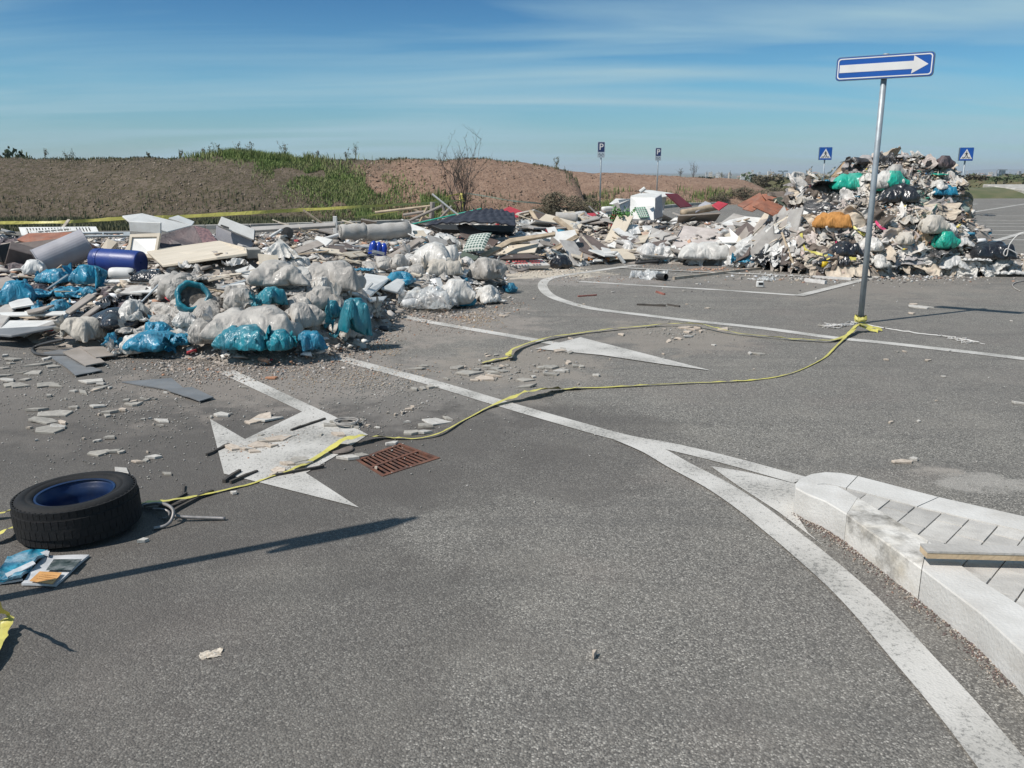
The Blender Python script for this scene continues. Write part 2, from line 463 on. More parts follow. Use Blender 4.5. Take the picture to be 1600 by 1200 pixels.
    base = spot(G(810, 425), 1.7, .10, (.5, .44, .36), base, .75, 3, 1.6)
    base = spot(G(820, 570), 1.0, .15, (.24, .21, .18), base, .55, 3)
    base = spot(G(1060, 525), 1.1, .15, (.24, .21, .18), base, .55, 3)
    base = spot(G(120, 600), 2.2, .15, (.2, .18, .16), base, .25, 3)
    base = spot(G(1300, 440), 2.6, .12, (.25, .22, .19), base, .3, 3)
    base = mix(1.0, base, (1.14, 1.13, 1.10), 'MULTIPLY')
    L.new(base, b.inputs['Base Color'])
    bp = N.new('ShaderNodeBump'); bp.inputs['Strength'].default_value = .8; bp.inputs['Distance'].default_value = .004
    inv = N.new('ShaderNodeMath'); inv.operation = 'SUBTRACT'; inv.inputs[0].default_value = 1; L.new(v1.outputs['Distance'], inv.inputs[1])
    L.new(inv.outputs[0], bp.inputs['Height']); L.new(bp.outputs[0], b.inputs['Normal']); L.new(b.outputs[0], o.inputs[0])
    return m
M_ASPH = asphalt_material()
def paint_material():
    m = bpy.data.materials.new('road_paint'); m.use_nodes = True
    nt, N, L = new_nodes(m)
    o = N.new('ShaderNodeOutputMaterial'); b = N.new('ShaderNodeBsdfPrincipled'); b.inputs['Roughness'].default_value = .7
    tc = N.new('ShaderNodeTexCoord'); P = tc.outputs['Object']
    v = N.new('ShaderNodeTexVoronoi'); v.inputs['Scale'].default_value = 110; L.new(P, v.inputs['Vector'])
    n = N.new('ShaderNodeTexNoise'); n.inputs['Scale'].default_value = 60; n.inputs['Detail'].default_value = 6; n.inputs['Roughness'].default_value = .75; L.new(P, n.inputs['Vector'])
    n2 = N.new('ShaderNodeTexNoise'); n2.inputs['Scale'].default_value = 2.2; n2.inputs['Detail'].default_value = 7; L.new(P, n2.inputs['Vector'])
    m1 = N.new('ShaderNodeMixRGB'); m1.inputs[1].default_value = (.52, .495, .455, 1); m1.inputs[2].default_value = (.36, .34, .305, 1)
    q = N.new('ShaderNodeMapRange'); q.inputs[1].default_value = .4; q.inputs[2].default_value = .68; L.new(n2.outputs['Fac'], q.inputs[0]); L.new(q.outputs[0], m1.inputs[0])
    ad = N.new('ShaderNodeMath'); ad.operation = 'MULTIPLY_ADD'; ad.inputs[1].default_value = .35; L.new(n2.outputs['Fac'], ad.inputs[0]); L.new(n.outputs['Fac'], ad.inputs[2])
    q2 = N.new('ShaderNodeMapRange'); q2.inputs[1].default_value = .705; q2.inputs[2].default_value = .81; q2.inputs[4].default_value = .75; L.new(ad.outputs[0], q2.inputs[0])
    m2 = N.new('ShaderNodeMixRGB'); m2.inputs[2].default_value = (.13, .125, .115, 1); L.new(q2.outputs[0], m2.inputs[0]); L.new(m1.outputs[0], m2.inputs[1])
    L.new(m2.outputs[0], b.inputs['Base Color'])
    bp = N.new('ShaderNodeBump'); bp.inputs['Strength'].default_value = .5; bp.inputs['Distance'].default_value = .003
    L.new(v.outputs['Distance'], bp.inputs['Height']); L.new(bp.outputs[0], b.inputs['Normal']); L.new(b.outputs[0], o.inputs[0])
    return m
M_PAINT = paint_material()

# earth sheet out to the horizon: flat under the place, then falling into the plain
def terr(x, y):
    r = math.hypot(x, y)
    t = min(1, max(0, (y - 75) / 260)); t = t * t * (3 - 2 * t)
    return -0.03 - 12 * t
xs = [-12000, -5000, -2000, -800, -400, -200, -120, -80, -60, -40, -20, 0, 20, 40, 60, 80, 120, 200, 400, 800, 2000, 5000, 12000]
ys = [-300, -100, -40, -10, 10, 25, 40, 55, 65, 75, 90, 110, 135, 160, 190, 220, 260, 300, 335, 500, 900, 1800, 4000, 8000, 14000]
V = [(x, y, terr(x, y)) for x in xs for y in ys]; n = len(ys)
F = [(i * n + j, (i + 1) * n + j, (i + 1) * n + j + 1, i * n + j + 1) for i in range(len(xs) - 1) for j in range(n - 1)]
M_GROUND = pmat('dry_field', (.10, .105, .045), (.15, .12, .075), scale=.05, rough=.95, bump=.4, bscale=3, dirt=.7, dirtc=(.07, .08, .035), detail=9)
o = link_mesh('ground', raw_mesh('ground', V, F, [M_GROUND], smooth=True)); tag(o, kind='structure')

# drain opening corners, world
DR = [G(556, 719), G(625, 693), G(688, 716), G(598, 745)]
kerb_px = [(-900, 372), (-300, 366), (0, 362), (250, 360), (390, 357), (560, 352), (750, 346), (930, 336), (1080, 321), (1240, 316.5), (1500, 307.5), (1600, 308.5), (1900, 311), (2600, 318)]
KB = [G(*p) for p in kerb_px]
outer = [Vector((-60, -25, 0)), Vector((90, -25, 0))] + [Vector((90, KB[-1].y, 0))] + KB[::-1] + [Vector((-60, KB[0].y, 0))]
hole = [Vector((p.x, p.y, 0)) for p in DR]
tri = geometry.tessellate_polygon([outer, hole])
allv = outer + hole
F = []
for t in tri:
    a, b, c = t
    if (allv[b] - allv[a]).cross(allv[c] - allv[a]).z < 0: a, c = c, a
    F.append((a, b, c))
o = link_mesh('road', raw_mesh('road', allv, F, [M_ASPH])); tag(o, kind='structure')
PZ = 0.004
def stripe(pts, w, name='painted_line', z=PZ):
    P = [Vector((p.x, p.y, z)) for p in pts]
    Lf = []; Rt = []
    for i, p in enumerate(P):
        d = (P[min(i + 1, len(P) - 1)] - P[max(i - 1, 0)]).normalized(); nn = Vector((-d.y, d.x, 0))
        ww = w[i] if isinstance(w, (list, tuple)) else w
        Lf.append(p + nn * ww / 2); Rt.append(p - nn * ww / 2)
    n = len(P)
    o = link_mesh(name, raw_mesh(name, Lf + Rt, [(i + n, i + 1 + n, i + 1, i) for i in range(n - 1)], [M_PAINT])); tag(o, kind='structure')
def smoothpx(pts, k=6):
    out = []
    for i in range(len(pts) - 1):
        p0 = Vector(pts[max(i - 1, 0)]); p1 = Vector(pts[i]); p2 = Vector(pts[i + 1]); p3 = Vector(pts[min(i + 2, len(pts) - 1)])
        for j in range(k):
            t = j / k
            out.append(0.5 * ((2 * p1) + (-p0 + p2) * t + (2 * p0 - 5 * p1 + 4 * p2 - p3) * t * t + (-p0 + 3 * p1 - 3 * p2 + p3) * t ** 3))
    out.append(Vector(pts[-1])); return out
def paintpoly(pts, name='painted_arrow', z=PZ):
    P = [G(*p) for p in pts]
    mb = MB(); tri = geometry.tessellate_polygon([[Vector((p.x, p.y, 0)) for p in P]])
    F = []
    for a, b, c in tri:
        if (P[b] - P[a]).cross(P[c] - P[a]).z < 0: a, c = c, a
        F.append((a, b, c))
    o = link_mesh(name, raw_mesh(name, [(p.x, p.y, z) for p in P], F, [M_PAINT])); tag(o, kind='structure')
def gp(l): return [G(p[0], p[1]) for p in l]
stripe(gp(smoothpx([(300, 494), (550, 565), (670, 597), (780, 630), (880, 659), (975, 685), (1050, 699), (1145, 722), (1250, 751)])), .135)
stripe([Vector((p.x, p.y, 0)) for p in gp(smoothpx([(975, 686), (1020, 705), (1060, 728), (1120, 760), (1170, 793), (1220, 832), (1257, 862), (1317, 914), (1367, 964), (1427, 1032), (1483, 1095), (1556, 1185), (1640, 1300), (1730, 1450)]))], .15, z=PZ * 2)
paintpoly([(341, 582), (366, 579), (522, 651), (575, 680), (525, 713), (478, 740), (561, 794), (419, 758), (350, 741), (328, 655), (383, 687), (472, 644)])
stripe(gp([(560, 478), (668, 503), (750, 517), (872, 538)]), .13)
paintpoly([(836, 546), (907, 528), (1110, 580), (1040, 571), (940, 556)], z=PZ * 2)
paintpoly([(1110, 729), (1165, 738), (1244, 757), (1241, 800), (1262, 833), (1292, 858), (1215, 800), (1150, 758)])
stripe(gp(smoothpx([(2000, 618), (1800, 588), (1600, 561), (1400, 538), (1302, 528), (1182, 512), (1074, 501), (1001, 492), (929, 483), (885, 472), (860, 462), (849, 451), (849, 442), (860, 435), (892, 429), (940, 422), (990, 415), (1100, 402)])), .14)
stripe(gp([(905, 440), (1000, 446), (1120, 453), (1251, 462)]), .12, z=PZ)
stripe(gp([(1248, 463), (1327, 443), (1420, 420), (1490, 405)]), .13, z=PZ * 2)
stripe(gp([(968, 419), (1080, 425), (1200, 430), (1335, 437)]), .11, z=PZ * 3)
# the far bays on the right
for y0, y1, xs_ in ((337, 338, 1500), (344, 345, 1495), (349, 350, 1495), (354, 355, 1495), (360, 361, 1495), (366.5, 368, 1500), (374, 376, 1500)):
    stripe(gp([(xs_, y0), (1700, y1), (1900, y1 + 1.5)]), .13)
stripe(gp([(1440, 345), (1487, 337), (1600, 319), (1700, 305.5)]), .16, z=PZ * 2)
stripe(gp([(1470, 397), (1552, 378), (1600, 364), (1760, 322)]), .18, z=PZ * 3)
stripe(gp([(1497, 321.8), (1527, 318.6), (1572, 320.5), (1700, 321)]), .16)
stripe(gp([(1480, 313), (1518, 309.5)]), .16)
stripe(gp([(1490, 319), (1498, 319.2), (1520, 318)]), .12, z=PZ * 2)

# kerb along the far side, stone by stone
M_CONC = pmat('concrete', (.42, .40, .36), (.30, .28, .25), scale=3, rough=.9, bump=.3, bscale=60, dirt=.4, var=.08)
kroot = thing('kerb', 'long pale concrete kerb along the far edge of the car park', 'kerb', KB[4])
def along(pts, step):
    out = []
    for a, b in zip(pts[:-1], pts[1:]):
        n = max(1, round((b - a).length / step))
        for i in range(n): out.append((a.lerp(b, i / n), a.lerp(b, (i + 1) / n)))
    return out
_kl = {}
for a, b in along(KB[3:13], 1.0):
    Ln = (b - a).length
    key = round(Ln, 1)
    if key not in _kl:
        mb = MB(); mb.box((0, 0, .06), (Ln - .012, .16, .14), bev=.012); me = raw_mesh('kerb_stone', mb.V, mb.F, [M_CONC]); _kl[key] = me
    c = (a + b) / 2; d = b - a
    link_mesh('kerb_stone', _kl[key], None, kroot, c - kroot.location, (0, 0, math.atan2(d.y, d.x)))

# kerbed island in front on the right
KH = 0.13
M_KERB = pmat('island_stone', (.58, .56, .525), (.49, .47, .435), scale=4.5, rough=.85, bump=.35, bscale=70, dirt=.4, dirtc=(.36, .32, .27), var=.04)
M_STAIN = pmat('island_stone_stained', (.62, .59, .54), (.50, .45, .37), scale=6, rough=.85, bump=.35, bscale=60, dirt=1.0, dirtc=(.09, .08, .065), lo=.45, hi=.7)
iroot = thing('kerbed_island', 'white stone kerbed traffic island paved with grey blocks at the right edge', 'traffic island', G(1450, 850))
near_out = [(1243, 762), (1262, 772), (1290, 783), (1323, 803), (1357, 828), (1440, 888), (1533, 958), (1600, 1020), (1720, 1140)]
near_in = [(1276, 757), (1289, 756.5), (1307, 759), (1340, 777), (1373, 797), (1450, 845), (1533, 907), (1600, 950), (1735, 1045)]
far_out = [(1243, 762), (1243, 754), (1250, 747), (1267, 740), (1290, 737), (1315, 738.5), (1340, 743), (1467, 776), (1600, 806), (1760, 842)]
far_in = [(1276, 757), (1280, 756.2), (1285, 755.7), (1292, 755.8), (1299, 757), (1307, 758.6), (1322, 762), (1433, 791), (1600, 829), (1760, 866)]
def kerb_run(outp, inp, cuts, m, flip):
    A = [G(*p, KH) for p in outp]; B = [G(*p, KH) for p in inp]
    for (i0, i1, mm) in cuts:
        V = []; F = []
        n = i1 - i0 + 1
        for k in range(n):
            a = A[i0 + k].copy(); b = B[i0 + k].copy()
            if k == 0 and i0 > 0: t = .012; a = a.lerp(A[i0 + 1], t); b = b.lerp(B[i0 + 1], t)
            dirv = (b - a).normalized() * .006
            c = a + dirv
            V += [Vector((a.x, a.y, -.02)), Vector((a.x, a.y, KH - .006)), Vector((c.x, c.y, KH)), b.copy(), Vector((b.x, b.y, 0.0))]
        for k in range(n - 1):
            for j in range(4):
                q = (k * 5 + j, k * 5 + j + 1, (k + 1) * 5 + j + 1, (k + 1) * 5 + j)
                F.append(q if flip else q[::-1])
        F.append(tuple(range(5)) if not flip else tuple(range(4, -1, -1))); e = (n - 1) * 5
        F.append(tuple(e + j for j in (range(4, -1, -1) if not flip else range(5))))
        me = raw_mesh('kerb_stone', [v - iroot.location for v in V], F, [mm]); link_mesh('kerb_stone', me, None, iroot)
kerb_run(near_out, near_in, [(0, 3, M_KERB), (3, 5, M_STAIN), (5, 8, M_KERB)], M_KERB, False)
kerb_run(far_out, far_in, [(0, 6, M_KERB), (6, 7, M_KERB), (7, 9, M_KERB)], M_KERB, True)
# the curved nose left between both runs
nose = [G(*p, KH) for p in ((1243, 762), (1276, 757), (1280, 756.2), (1243, 754))]
# bed and paving blocks
inner = [G(*p, KH) for p in ((1290, 755.6), (1307, 760), (1340, 778), (1373, 798), (1450, 846), (1533, 908), (1600, 951), (1735, 1046), (1760, 867), (1600, 830), (1433, 792))]
inner = [Vector((p.x, p.y)) for p in inner]
hull = [Vector(inner[i]) for i in range(len(inner))]
def clip(poly, a, b):
    out = []
    def side(p): return (b.x - a.x) * (p.y - a.y) - (b.y - a.y) * (p.x - a.x)
    for i in range(len(poly)):
        p, q = poly[i], poly[(i + 1) % len(poly)]; sp, sq = side(p), side(q)
        if sp >= 0: out.append(p)
        if sp * sq < 0: out.append(p.lerp(q, sp / (sp - sq)))
    return out
idx = geometry.convex_hull_2d(hull); hull = [hull[i] for i in idx]
if sum(hull[i].x * hull[(i + 1) % len(hull)].y - hull[(i + 1) % len(hull)].x * hull[i].y for i in range(len(hull))) < 0: hull.reverse()
mb = MB(); mb.prism([(p.x - iroot.location.x, p.y - iroot.location.y) for p in hull], .0, KH - .022)
mb.build('joint_bed', pmat('joint_sand', (.24, .22, .19), scale=40, rough=1), iroot)
M_PAVE = pmat('paving_block', (.48, .455, .415), (.39, .37, .34), scale=9, rough=.85, bump=.35, bscale=130, var=.14, dirt=.5, dirtc=(.27, .25, .22))
u = (G(1502, 807, KH) - G(1468, 840, KH)); u = Vector((u.x, u.y)).normalized(); v = Vector((-u.y, u.x)); v = -v if v.x < 0 else v
org = Vector((G(1432, 789, KH).x, G(1432, 789, KH).y))
for i in range(-12, 40):
    for j in range(-14, 14):
        bw, bl, g = .112, .224, .0018
        x0 = i * bw; y0 = j * bl + (bl / 2 if i % 2 else 0)
        poly = [org + v * (x0 + g) + u * (y0 + g), org + v * (x0 + bw - g) + u * (y0 + g), org + v * (x0 + bw - g) + u * (y0 + bl - g), org + v * (x0 + g) + u * (y0 + bl - g)]
        if (v.x * u.y - v.y * u.x) < 0: poly.reverse()
        for k in range(len(hull)):
            poly = clip(poly, hull[k], hull[(k + 1) % len(hull)])
            if len(poly) < 3: break
        if len(poly) < 3: continue
        ar = abs(sum(poly[k].x * poly[(k + 1) % len(poly)].y - poly[(k + 1) % len(poly)].x * poly[k].y for k in range(len(poly)))) / 2
        if ar < .0012: continue
        c = sum(poly, Vector((0, 0))) / len(poly)
        mb = MB(); h = R.uniform(-.002, .002)
        n_ = len(poly); V = []
        for (k_, z_) in ((1, .04), (1, KH - .009), (None, KH - .004 + h)):
            for p in poly:
                q = p if k_ else p + (c - p).normalized() * .0025
                V.append((q.x - c.x, q.y - c.y, z_))
        F = [tuple(range(2 * n_, 3 * n_))]
        for r_ in range(2):
            for k_ in range(n_):
                F.append((r_ * n_ + k_, r_ * n_ + (k_ + 1) % n_, (r_ + 1) * n_ + (k_ + 1) % n_, (r_ + 1) * n_ + k_))
        link_mesh('paving_block', raw_mesh('paving_block', V, F, [M_PAVE]), None, iroot, (c.x - iroot.location.x, c.y - iroot.location.y, 0))

# plank lying over the island on two broken blocks
M_WOODP = pmat('weathered_plank', (.42, .40, .37), (.33, .31, .28), scale=6, rough=.85, bump=.4, bscale=60)
M_WOODE = pmat('plank_edge', (.56, .43, .28), (.46, .34, .21), scale=8, rough=.8, bump=.3, bscale=60)
pa, pb = G(1438, 849, .195), G(1600, 853, .195); d = (pb - pa); d.z = 0; yaw = math.atan2(d.y, d.x)
pr = thing('wooden_plank', 'grey weathered wooden plank lying across the paved traffic island', 'plank', (pa.x, pa.y, .195), (0, 0, yaw))
mb = MB(); mb.box((.9, -.035, -.004), (1.8, .072, .008)); mb.build('top_face', M_WOODP, pr)
mb = MB(); mb.box((.9, -.035, -.02), (1.8, .068, .023)); mb.build('board_core', M_WOODE, pr)
for k, t in enumerate((.62, 1.5)):
    q = pa + d.normalized() * t
    mb = MB(); mb.box((0, 0, 0), (.1, .09, .034), rot=(0, 0, .4)); b_ = mb.build('broken_block', M_PAVE, loc=(q.x, q.y - .03, KH + .015))
    tag(b_, ('broken grey paving block propping the middle of the weathered plank', 'broken grey paving block propping the far end of the plank')[k], 'paving block')

# drain grate
M_RUST = pmat('rusty_iron', (.15, .06, .035), (.085, .04, .028), scale=14, rough=.9, bump=.5, bscale=120, dirt=.5, dirtc=(.2, .12, .08))
M_DARK = pmat('drain_dark', (.012, .011, .01), (.012, .01, .01), scale=9, rough=1)
dc = sum(DR, Vector()) / 4
droot = thing('drain_grate', 'rusty cast iron drain grate set in the asphalt by the painted arrow', 'drain grate', (dc.x, dc.y, 0))
def bil(u_, v_): return (DR[0].lerp(DR[1], u_)).lerp(DR[3].lerp(DR[2], u_), v_)
def cell(u0, v0, u1, v1, z0, z1):
    q = [bil(u0, v0), bil(u1, v0), bil(u1, v1), bil(u0, v1)]
    mb = MB(); mb.prism([(p.x - dc.x, p.y - dc.y) for p in q], z0, z1); return mb
mb = cell(0, 0, 1, 1, -.028, -.024); mb.build('pit_floor', M_DARK, droot)
w_ = MB()
for a, b in zip(DR, DR[1:] + DR[:1]):
    a_, b_ = a - dc, b - dc
    w_.add([(a_.x, a_.y, -.024), (b_.x, b_.y, -.024), (b_.x, b_.y, 0), (a_.x, a_.y, 0)], [(0, 1, 2, 3)])
w_.build('pit_wall', M_DARK, droot)
fr = MB()
for c4 in ((0, 0, 1, .07), (0, .93, 1, 1), (0, .07, .05, .93), (.95, .07, 1, .93), (.05, .47, .95, .53)):
    m_ = cell(*c4, -.015, .004); fr.add(m_.V, m_.F)
fr.build('frame', M_RUST, droot)
for r0, r1 in ((.07, .47), (.53, .93)):
    nb = 11
    for i in range(1, nb):
        u0 = .05 + .9 * i / nb - .021
        cell(u0, r0, u0 + .042, r1, -.0015, .001).build('bar', M_RUST, droot)

# ------------------------------------------------------------------ earth mounds
def ridge_mesh(name, crest_px, Ycrest, Ybase_f, half, mats, seed, xr, end=None):
    xs = np.arange(xr[0], xr[1], .22); rows = 44
    cx = [AT(px, py, Ycrest).x for px, py in crest_px]; cz = [AT(px, py, Ycrest).z for px, py in crest_px]
    V = []; F = []
    for i, x in enumerate(xs):
        h = float(np.interp(x, cx, cz))
        for j in range(rows):
            t = j / (rows - 1)                       # 0 front foot .. 1 back foot
            y0 = Ybase_f(x); y = y0 + t * half * 2
            if t < .5:
                s = t / .5; prof = (1 - (1 - s) ** 2.1) if s < 1 else 1
                prof = s ** .8 * .55 + prof * .45
            else: prof = 1 - ((t - .5) / .5) ** 2
            nn = noise.fractal((x * .5, y * .5, seed), 1.0, 2.0, 5) * .22 + noise.fractal((x * 2.1, y * 2.1, seed + 5), .9, 2.0, 4) * .07
            rill = abs(noise.noise((x * 1.3 + .3 * noise.noise((x, y, 2)), y * .25, seed + 3))) * -.16
            w = math.sin(PI * min(1, max(0, t)))
            edge = 0 if j in (0, rows - 1) else 1
            z = h * prof + (nn * .8 + rill) * w * (1 - .45 * prof)
            V.append((x, y + nn * .6 * w, max(-.05, z) * edge - (.05 if not edge else 0)))
    n = rows
    F = [(i * n + j, (i + 1) * n + j, (i + 1) * n + j + 1, i * n + j + 1) for i in range(len(xs) - 1) for j in range(n - 1)]
    o = link_mesh(name, raw_mesh(name, V, F, mats, smooth=True)); tag(o, kind='structure'); return o, xs, V, rows
def soil_material(name, xa, xb):
    m = bpy.data.materials.new(name); m.use_nodes = True
    nt, N, L = new_nodes(m)
    o = N.new('ShaderNodeOutputMaterial'); b = N.new('ShaderNodeBsdfPrincipled'); b.inputs['Roughness'].default_value = .95; b.inputs['Specular IOR Level'].default_value = .2
    tc = N.new('ShaderNodeTexCoord'); P = tc.outputs['Object']
    def nz(s, d=8, r=.65, lo=.4, hi=.62, off=0, st=None):
        n = N.new('ShaderNodeTexNoise'); n.inputs['Scale'].default_value = s; n.inputs['Detail'].default_value = d; n.inputs['Roughness'].default_value = r
        a = N.new('ShaderNodeVectorMath'); a.operation = 'ADD'; a.inputs[1].default_value = (off, off, off); L.new(P, a.inputs[0]); L.new(a.outputs[0], n.inputs['Vector'])
        q = N.new('ShaderNodeMapRange'); q.inputs[1].default_value = lo; q.inputs[2].default_value = hi; L.new(n.outputs['Fac'], q.inputs[0]); return q.outputs[0], n
    def mix(f, c1, c2):
        q = N.new('ShaderNodeMixRGB'); L.new(f, q.inputs[0])
        for i, v in ((1, c1), (2, c2)):
            if isinstance(v, tuple): q.inputs[i].default_value = (*v, 1)
            else: L.new(v, q.inputs[i])
        return q.outputs[0]
    a, _ = nz(2.2); soil = mix(a, (.24, .155, .11), (.32, .215, .155))
    a2, _ = nz(9, off=5, lo=.5, hi=.7); soil = mix(a2, soil, (.13, .08, .055))
    a3, _ = nz(26, off=9, lo=.58, hi=.75); soil = mix(a3, soil, (.36, .26, .19))
    g, _ = nz(1.6, off=3); dry = mix(g, (.115, .09, .068), (.165, .13, .098))
    g2, _ = nz(7, off=13, lo=.45, hi=.62); dry = mix(g2, dry, (.07, .062, .032))
    g3, _ = nz(22, off=17, lo=.55, hi=.75); dry = mix(g3, dry, (.24, .19, .13))
    sp = N.new('ShaderNodeSeparateXYZ'); L.new(P, sp.inputs[0])
    nn = N.new('ShaderNodeTexNoise'); nn.inputs['Scale'].default_value = .6; nn.inputs['Detail'].default_value = 6; L.new(P, nn.inputs['Vector'])
    ma = N.new('ShaderNodeMath'); ma.operation = 'MULTIPLY_ADD'; ma.inputs[1].default_value = 5; L.new(nn.outputs['Fac'], ma.inputs[0]); L.new(sp.outputs['X'], ma.inputs[2])
    q = N.new('ShaderNodeMapRange'); q.inputs[1].default_value = xa + 2.5; q.inputs[2].default_value = xb + 2.5; L.new(ma.outputs[0], q.inputs[0])
    L.new(mix(q.outputs[0], dry, soil), b.inputs['Base Color'])
    bn = N.new('ShaderNodeTexNoise'); bn.inputs['Scale'].default_value = 6; bn.inputs['Detail'].default_value = 9; bn.inputs['Roughness'].default_value = .7; L.new(P, bn.inputs['Vector'])
    bp = N.new('ShaderNodeBump'); bp.inputs['Strength'].default_value = .9; bp.inputs['Distance'].default_value = .14
    L.new(bn.outputs['Fac'], bp.inputs['Height']); L.new(bp.outputs[0], b.inputs['Normal']); L.new(b.outputs[0], o.inputs[0]); return m
M_SOILA = soil_material('mound_soil', AT(545, 300, 33).x, AT(610, 300, 33).x)
M_SOILB = soil_material('far_mound_soil', -60, -50)
YA = 34.5
crestA = [(-500, 246), (0, 247), (100, 247.5), (200, 246), (300, 246.5), (400, 243), (500, 247), (560, 250), (620, 249), (700, 248.5), (800, 251), (845, 256), (872, 262), (890, 268), (902, 282), (910, 305), (914, 345)]
moundA, axs, aV, arows = ridge_mesh('earth_mound', crestA, YA, lambda x: 30.2 + .25 * math.sin(x * .7) + (.0 if x < 0 else 0), 4.2, [M_SOILA], 3.0, (AT(-500, 300, YA).x, AT(918, 300, YA).x))
YB = 50.0
crestB = [(700, 262), (880, 268), (950, 268.5), (1000, 272), (1050, 274.5), (1100, 277), (1140, 279), (1165, 283), (1185, 292), (1205, 302), (1225, 309)]
moundB, bxs, bV, brows = ridge_mesh('earth_mound', crestB, YB, lambda x: 44.5 + .4 * math.sin(x * .5), 5.2, [M_SOILB], 9.0, (AT(700, 300, YB).x, AT(1235, 300, YB).x))
def mound_z(V, xs, rows, x, y):
    i = int(np.clip(np.searchsorted(xs, x), 0, len(xs) - 1)); seg = V[i * rows:(i + 1) * rows]
    return float(np.interp(y, [p[1] for p in seg], [p[2] for p in seg]))

# grassy bank and far ground on the right, a concrete apron, a pale track
M_BANK = pmat('bank_grass', (.075, .09, .035), (.12, .115, .055), scale=.8, rough=.95, bump=.6, bscale=8, dirt=.4, dirtc=(.19, .15, .09))
xs = np.linspace(22, 75, 90); V = []; rows = 9
for x in xs:
    for j in range(rows):
        t = j / (rows - 1)
        V.append((x, 54.6 + t * 9 + .3 * math.sin(x * .4), (.62 + .1 * noise.noise((x * .4, 0, 0))) * math.sin(PI * t) ** .7 - .02 if 0 < t < 1 else -.04))
F = [(i * rows + j, (i + 1) * rows + j, (i + 1) * rows + j + 1, i * rows + j + 1) for i in range(len(xs) - 1) for j in range(rows - 1)]
tag(link_mesh('grass_bank', raw_mesh('grass_bank', V, F, [M_BANK], smooth=True)), kind='structure')
ap = [AT(1583, 300, 57), AT(1900, 300, 57)]
mb = MB(); mb.box((ap[0].x + 8, 58, .35), (16, 5.5, .55), rot=(math.radians(3), 0, -.03), bev=.05)
tag(mb.build('concrete_apron', M_CONC), kind='structure')

# grass blades: verge foot, green band over the mound, crest
def blades(name, pts, h, w, mat, lean=.35):
    n = len(pts); P = np.asarray(pts, dtype=np.float32)
    H = np.asarray(h, dtype=np.float32) * NR.uniform(.55, 1.35, n); W = w * NR.uniform(.7, 1.4, n)
    a = NR.uniform(0, 2 * PI, n); l = NR.uniform(0, lean, n); b = NR.uniform(0, 2 * PI, n)
    dx = np.cos(a) * W / 2; dy = np.sin(a) * W / 2
    V = np.empty((n, 5, 3), np.float32)
    V[:, 0] = P + np.c_[-dx, -dy, -.01 * np.ones(n)]; V[:, 1] = P + np.c_[dx, dy, -.01 * np.ones(n)]
    mx_ = np.c_[np.cos(b) * l * H * .35, np.sin(b) * l * H * .35, H * .6]
    V[:, 2] = P + mx_ + np.c_[dx, dy, 0 * dx] * .7; V[:, 3] = P + mx_ - np.c_[dx, dy, 0 * dx] * .7
    V[:, 4] = P + np.c_[np.cos(b) * l * H, np.sin(b) * l * H, H]
    T = np.empty((n, 3, 3), np.int32); base = np.arange(n)[:, None] * 5
    T[:, 0] = base + [0, 1, 2]; T[:, 1] = base + [0, 2, 3]; T[:, 2] = base + [3, 2, 4]
    o = link_mesh(name, np_mesh(name, V.reshape(-1, 3), T.reshape(-1, 3), [mat])); tag(o, kind='stuff'); return o
M_G1 = pmat('green_grass', (.15, .21, .055), (.21, .23, .09), scale=1.2, rough=.8, bump=0, var=0)
M_G2 = pmat('dry_grass', (.17, .145, .10), (.11, .10, .062), scale=1.2, rough=.9, bump=0)
M_G3 = pmat('olive_grass', (.095, .105, .05), (.14, .13, .075), scale=1.2, rough=.9, bump=0)
pts = []; hh = []
while len(pts) < 15000:      # green band that runs from the crest down to the right
    t = R.random(); px = 330 + 290 * t + R.gauss(0, 30); x = AT(px, 300, 33).x
    s = max(0, min(1, (px - 370) / 240)); y = YA + .1 - s * 3.8 + R.gauss(0, .8)
    if px < 400: y = YA + R.gauss(0, .5)
    if y > YA + 1.2 or y < 30.3: continue
    if noise.noise((x * .9, y * .9, 4)) < -.3: continue
    pts.append((x, y, mound_z(aV, axs, arows, x, y))); hh.append(.24 if y > YA - .8 else .12)
blades('grass', pts, hh, .026, M_G1, .7)
pts = []; hh = []
while len(pts) < 5500:      # dry tufts over the left mound
    x = R.uniform(AT(-60, 300, 32).x, AT(600, 300, 33).x); y = R.uniform(30.3, YA + .6)
    if noise.noise((x * .8, y * .8, 7)) + .25 * noise.noise((x * 4, y * 4, 2)) < .02: continue
    pts.append((x, y, mound_z(aV, axs, arows, x, y))); hh.append(.045)
blades('dry_grass', pts, hh, .016, M_G2, .9)
pts = []; hh = []
while len(pts) < 3500:
    x = R.uniform(AT(-60, 300, 32).x, AT(900, 300, 33).x); y = YA + R.gauss(.1, .35)
    if noise.noise((x * .8, 3, 7)) < -.2: continue
    pts.append((x, y, mound_z(aV, axs, arows, x, y))); hh.append(.07 + .12 * max(0, noise.noise((x * .5, 1, 1))))
blades('grass', pts, hh, .03, M_G3)
def edgeY(x): return float(np.interp(x, [p.x for p in KB], [p.y for p in KB]))
pts = []; hh = []
while len(pts) < 22000:      # verge between kerb and mounds
    px = R.uniform(-40, 1260); q = R.random(); y = R.uniform(24.5, 47) if px > 880 else R.uniform(24.5, 31.2)
    x = (px - 800) / FPX * y
    if y < edgeY(x) + .25: continue
    if y > 45.5: continue
    if px < 880 and y > (30.0 if px < 600 else 30.4) and R.random() < .85: continue
    z = -.03
    if y > 30.2 and x < AT(935, 300, 34).x: z = mound_z(aV, axs, arows, x, y)
    elif y > 44.5: z = mound_z(bV, bxs, brows, x, y)
    pts.append((x, y, z)); hh.append(.16 + .1 * noise.noise((x * .6, y * .6, 0)))
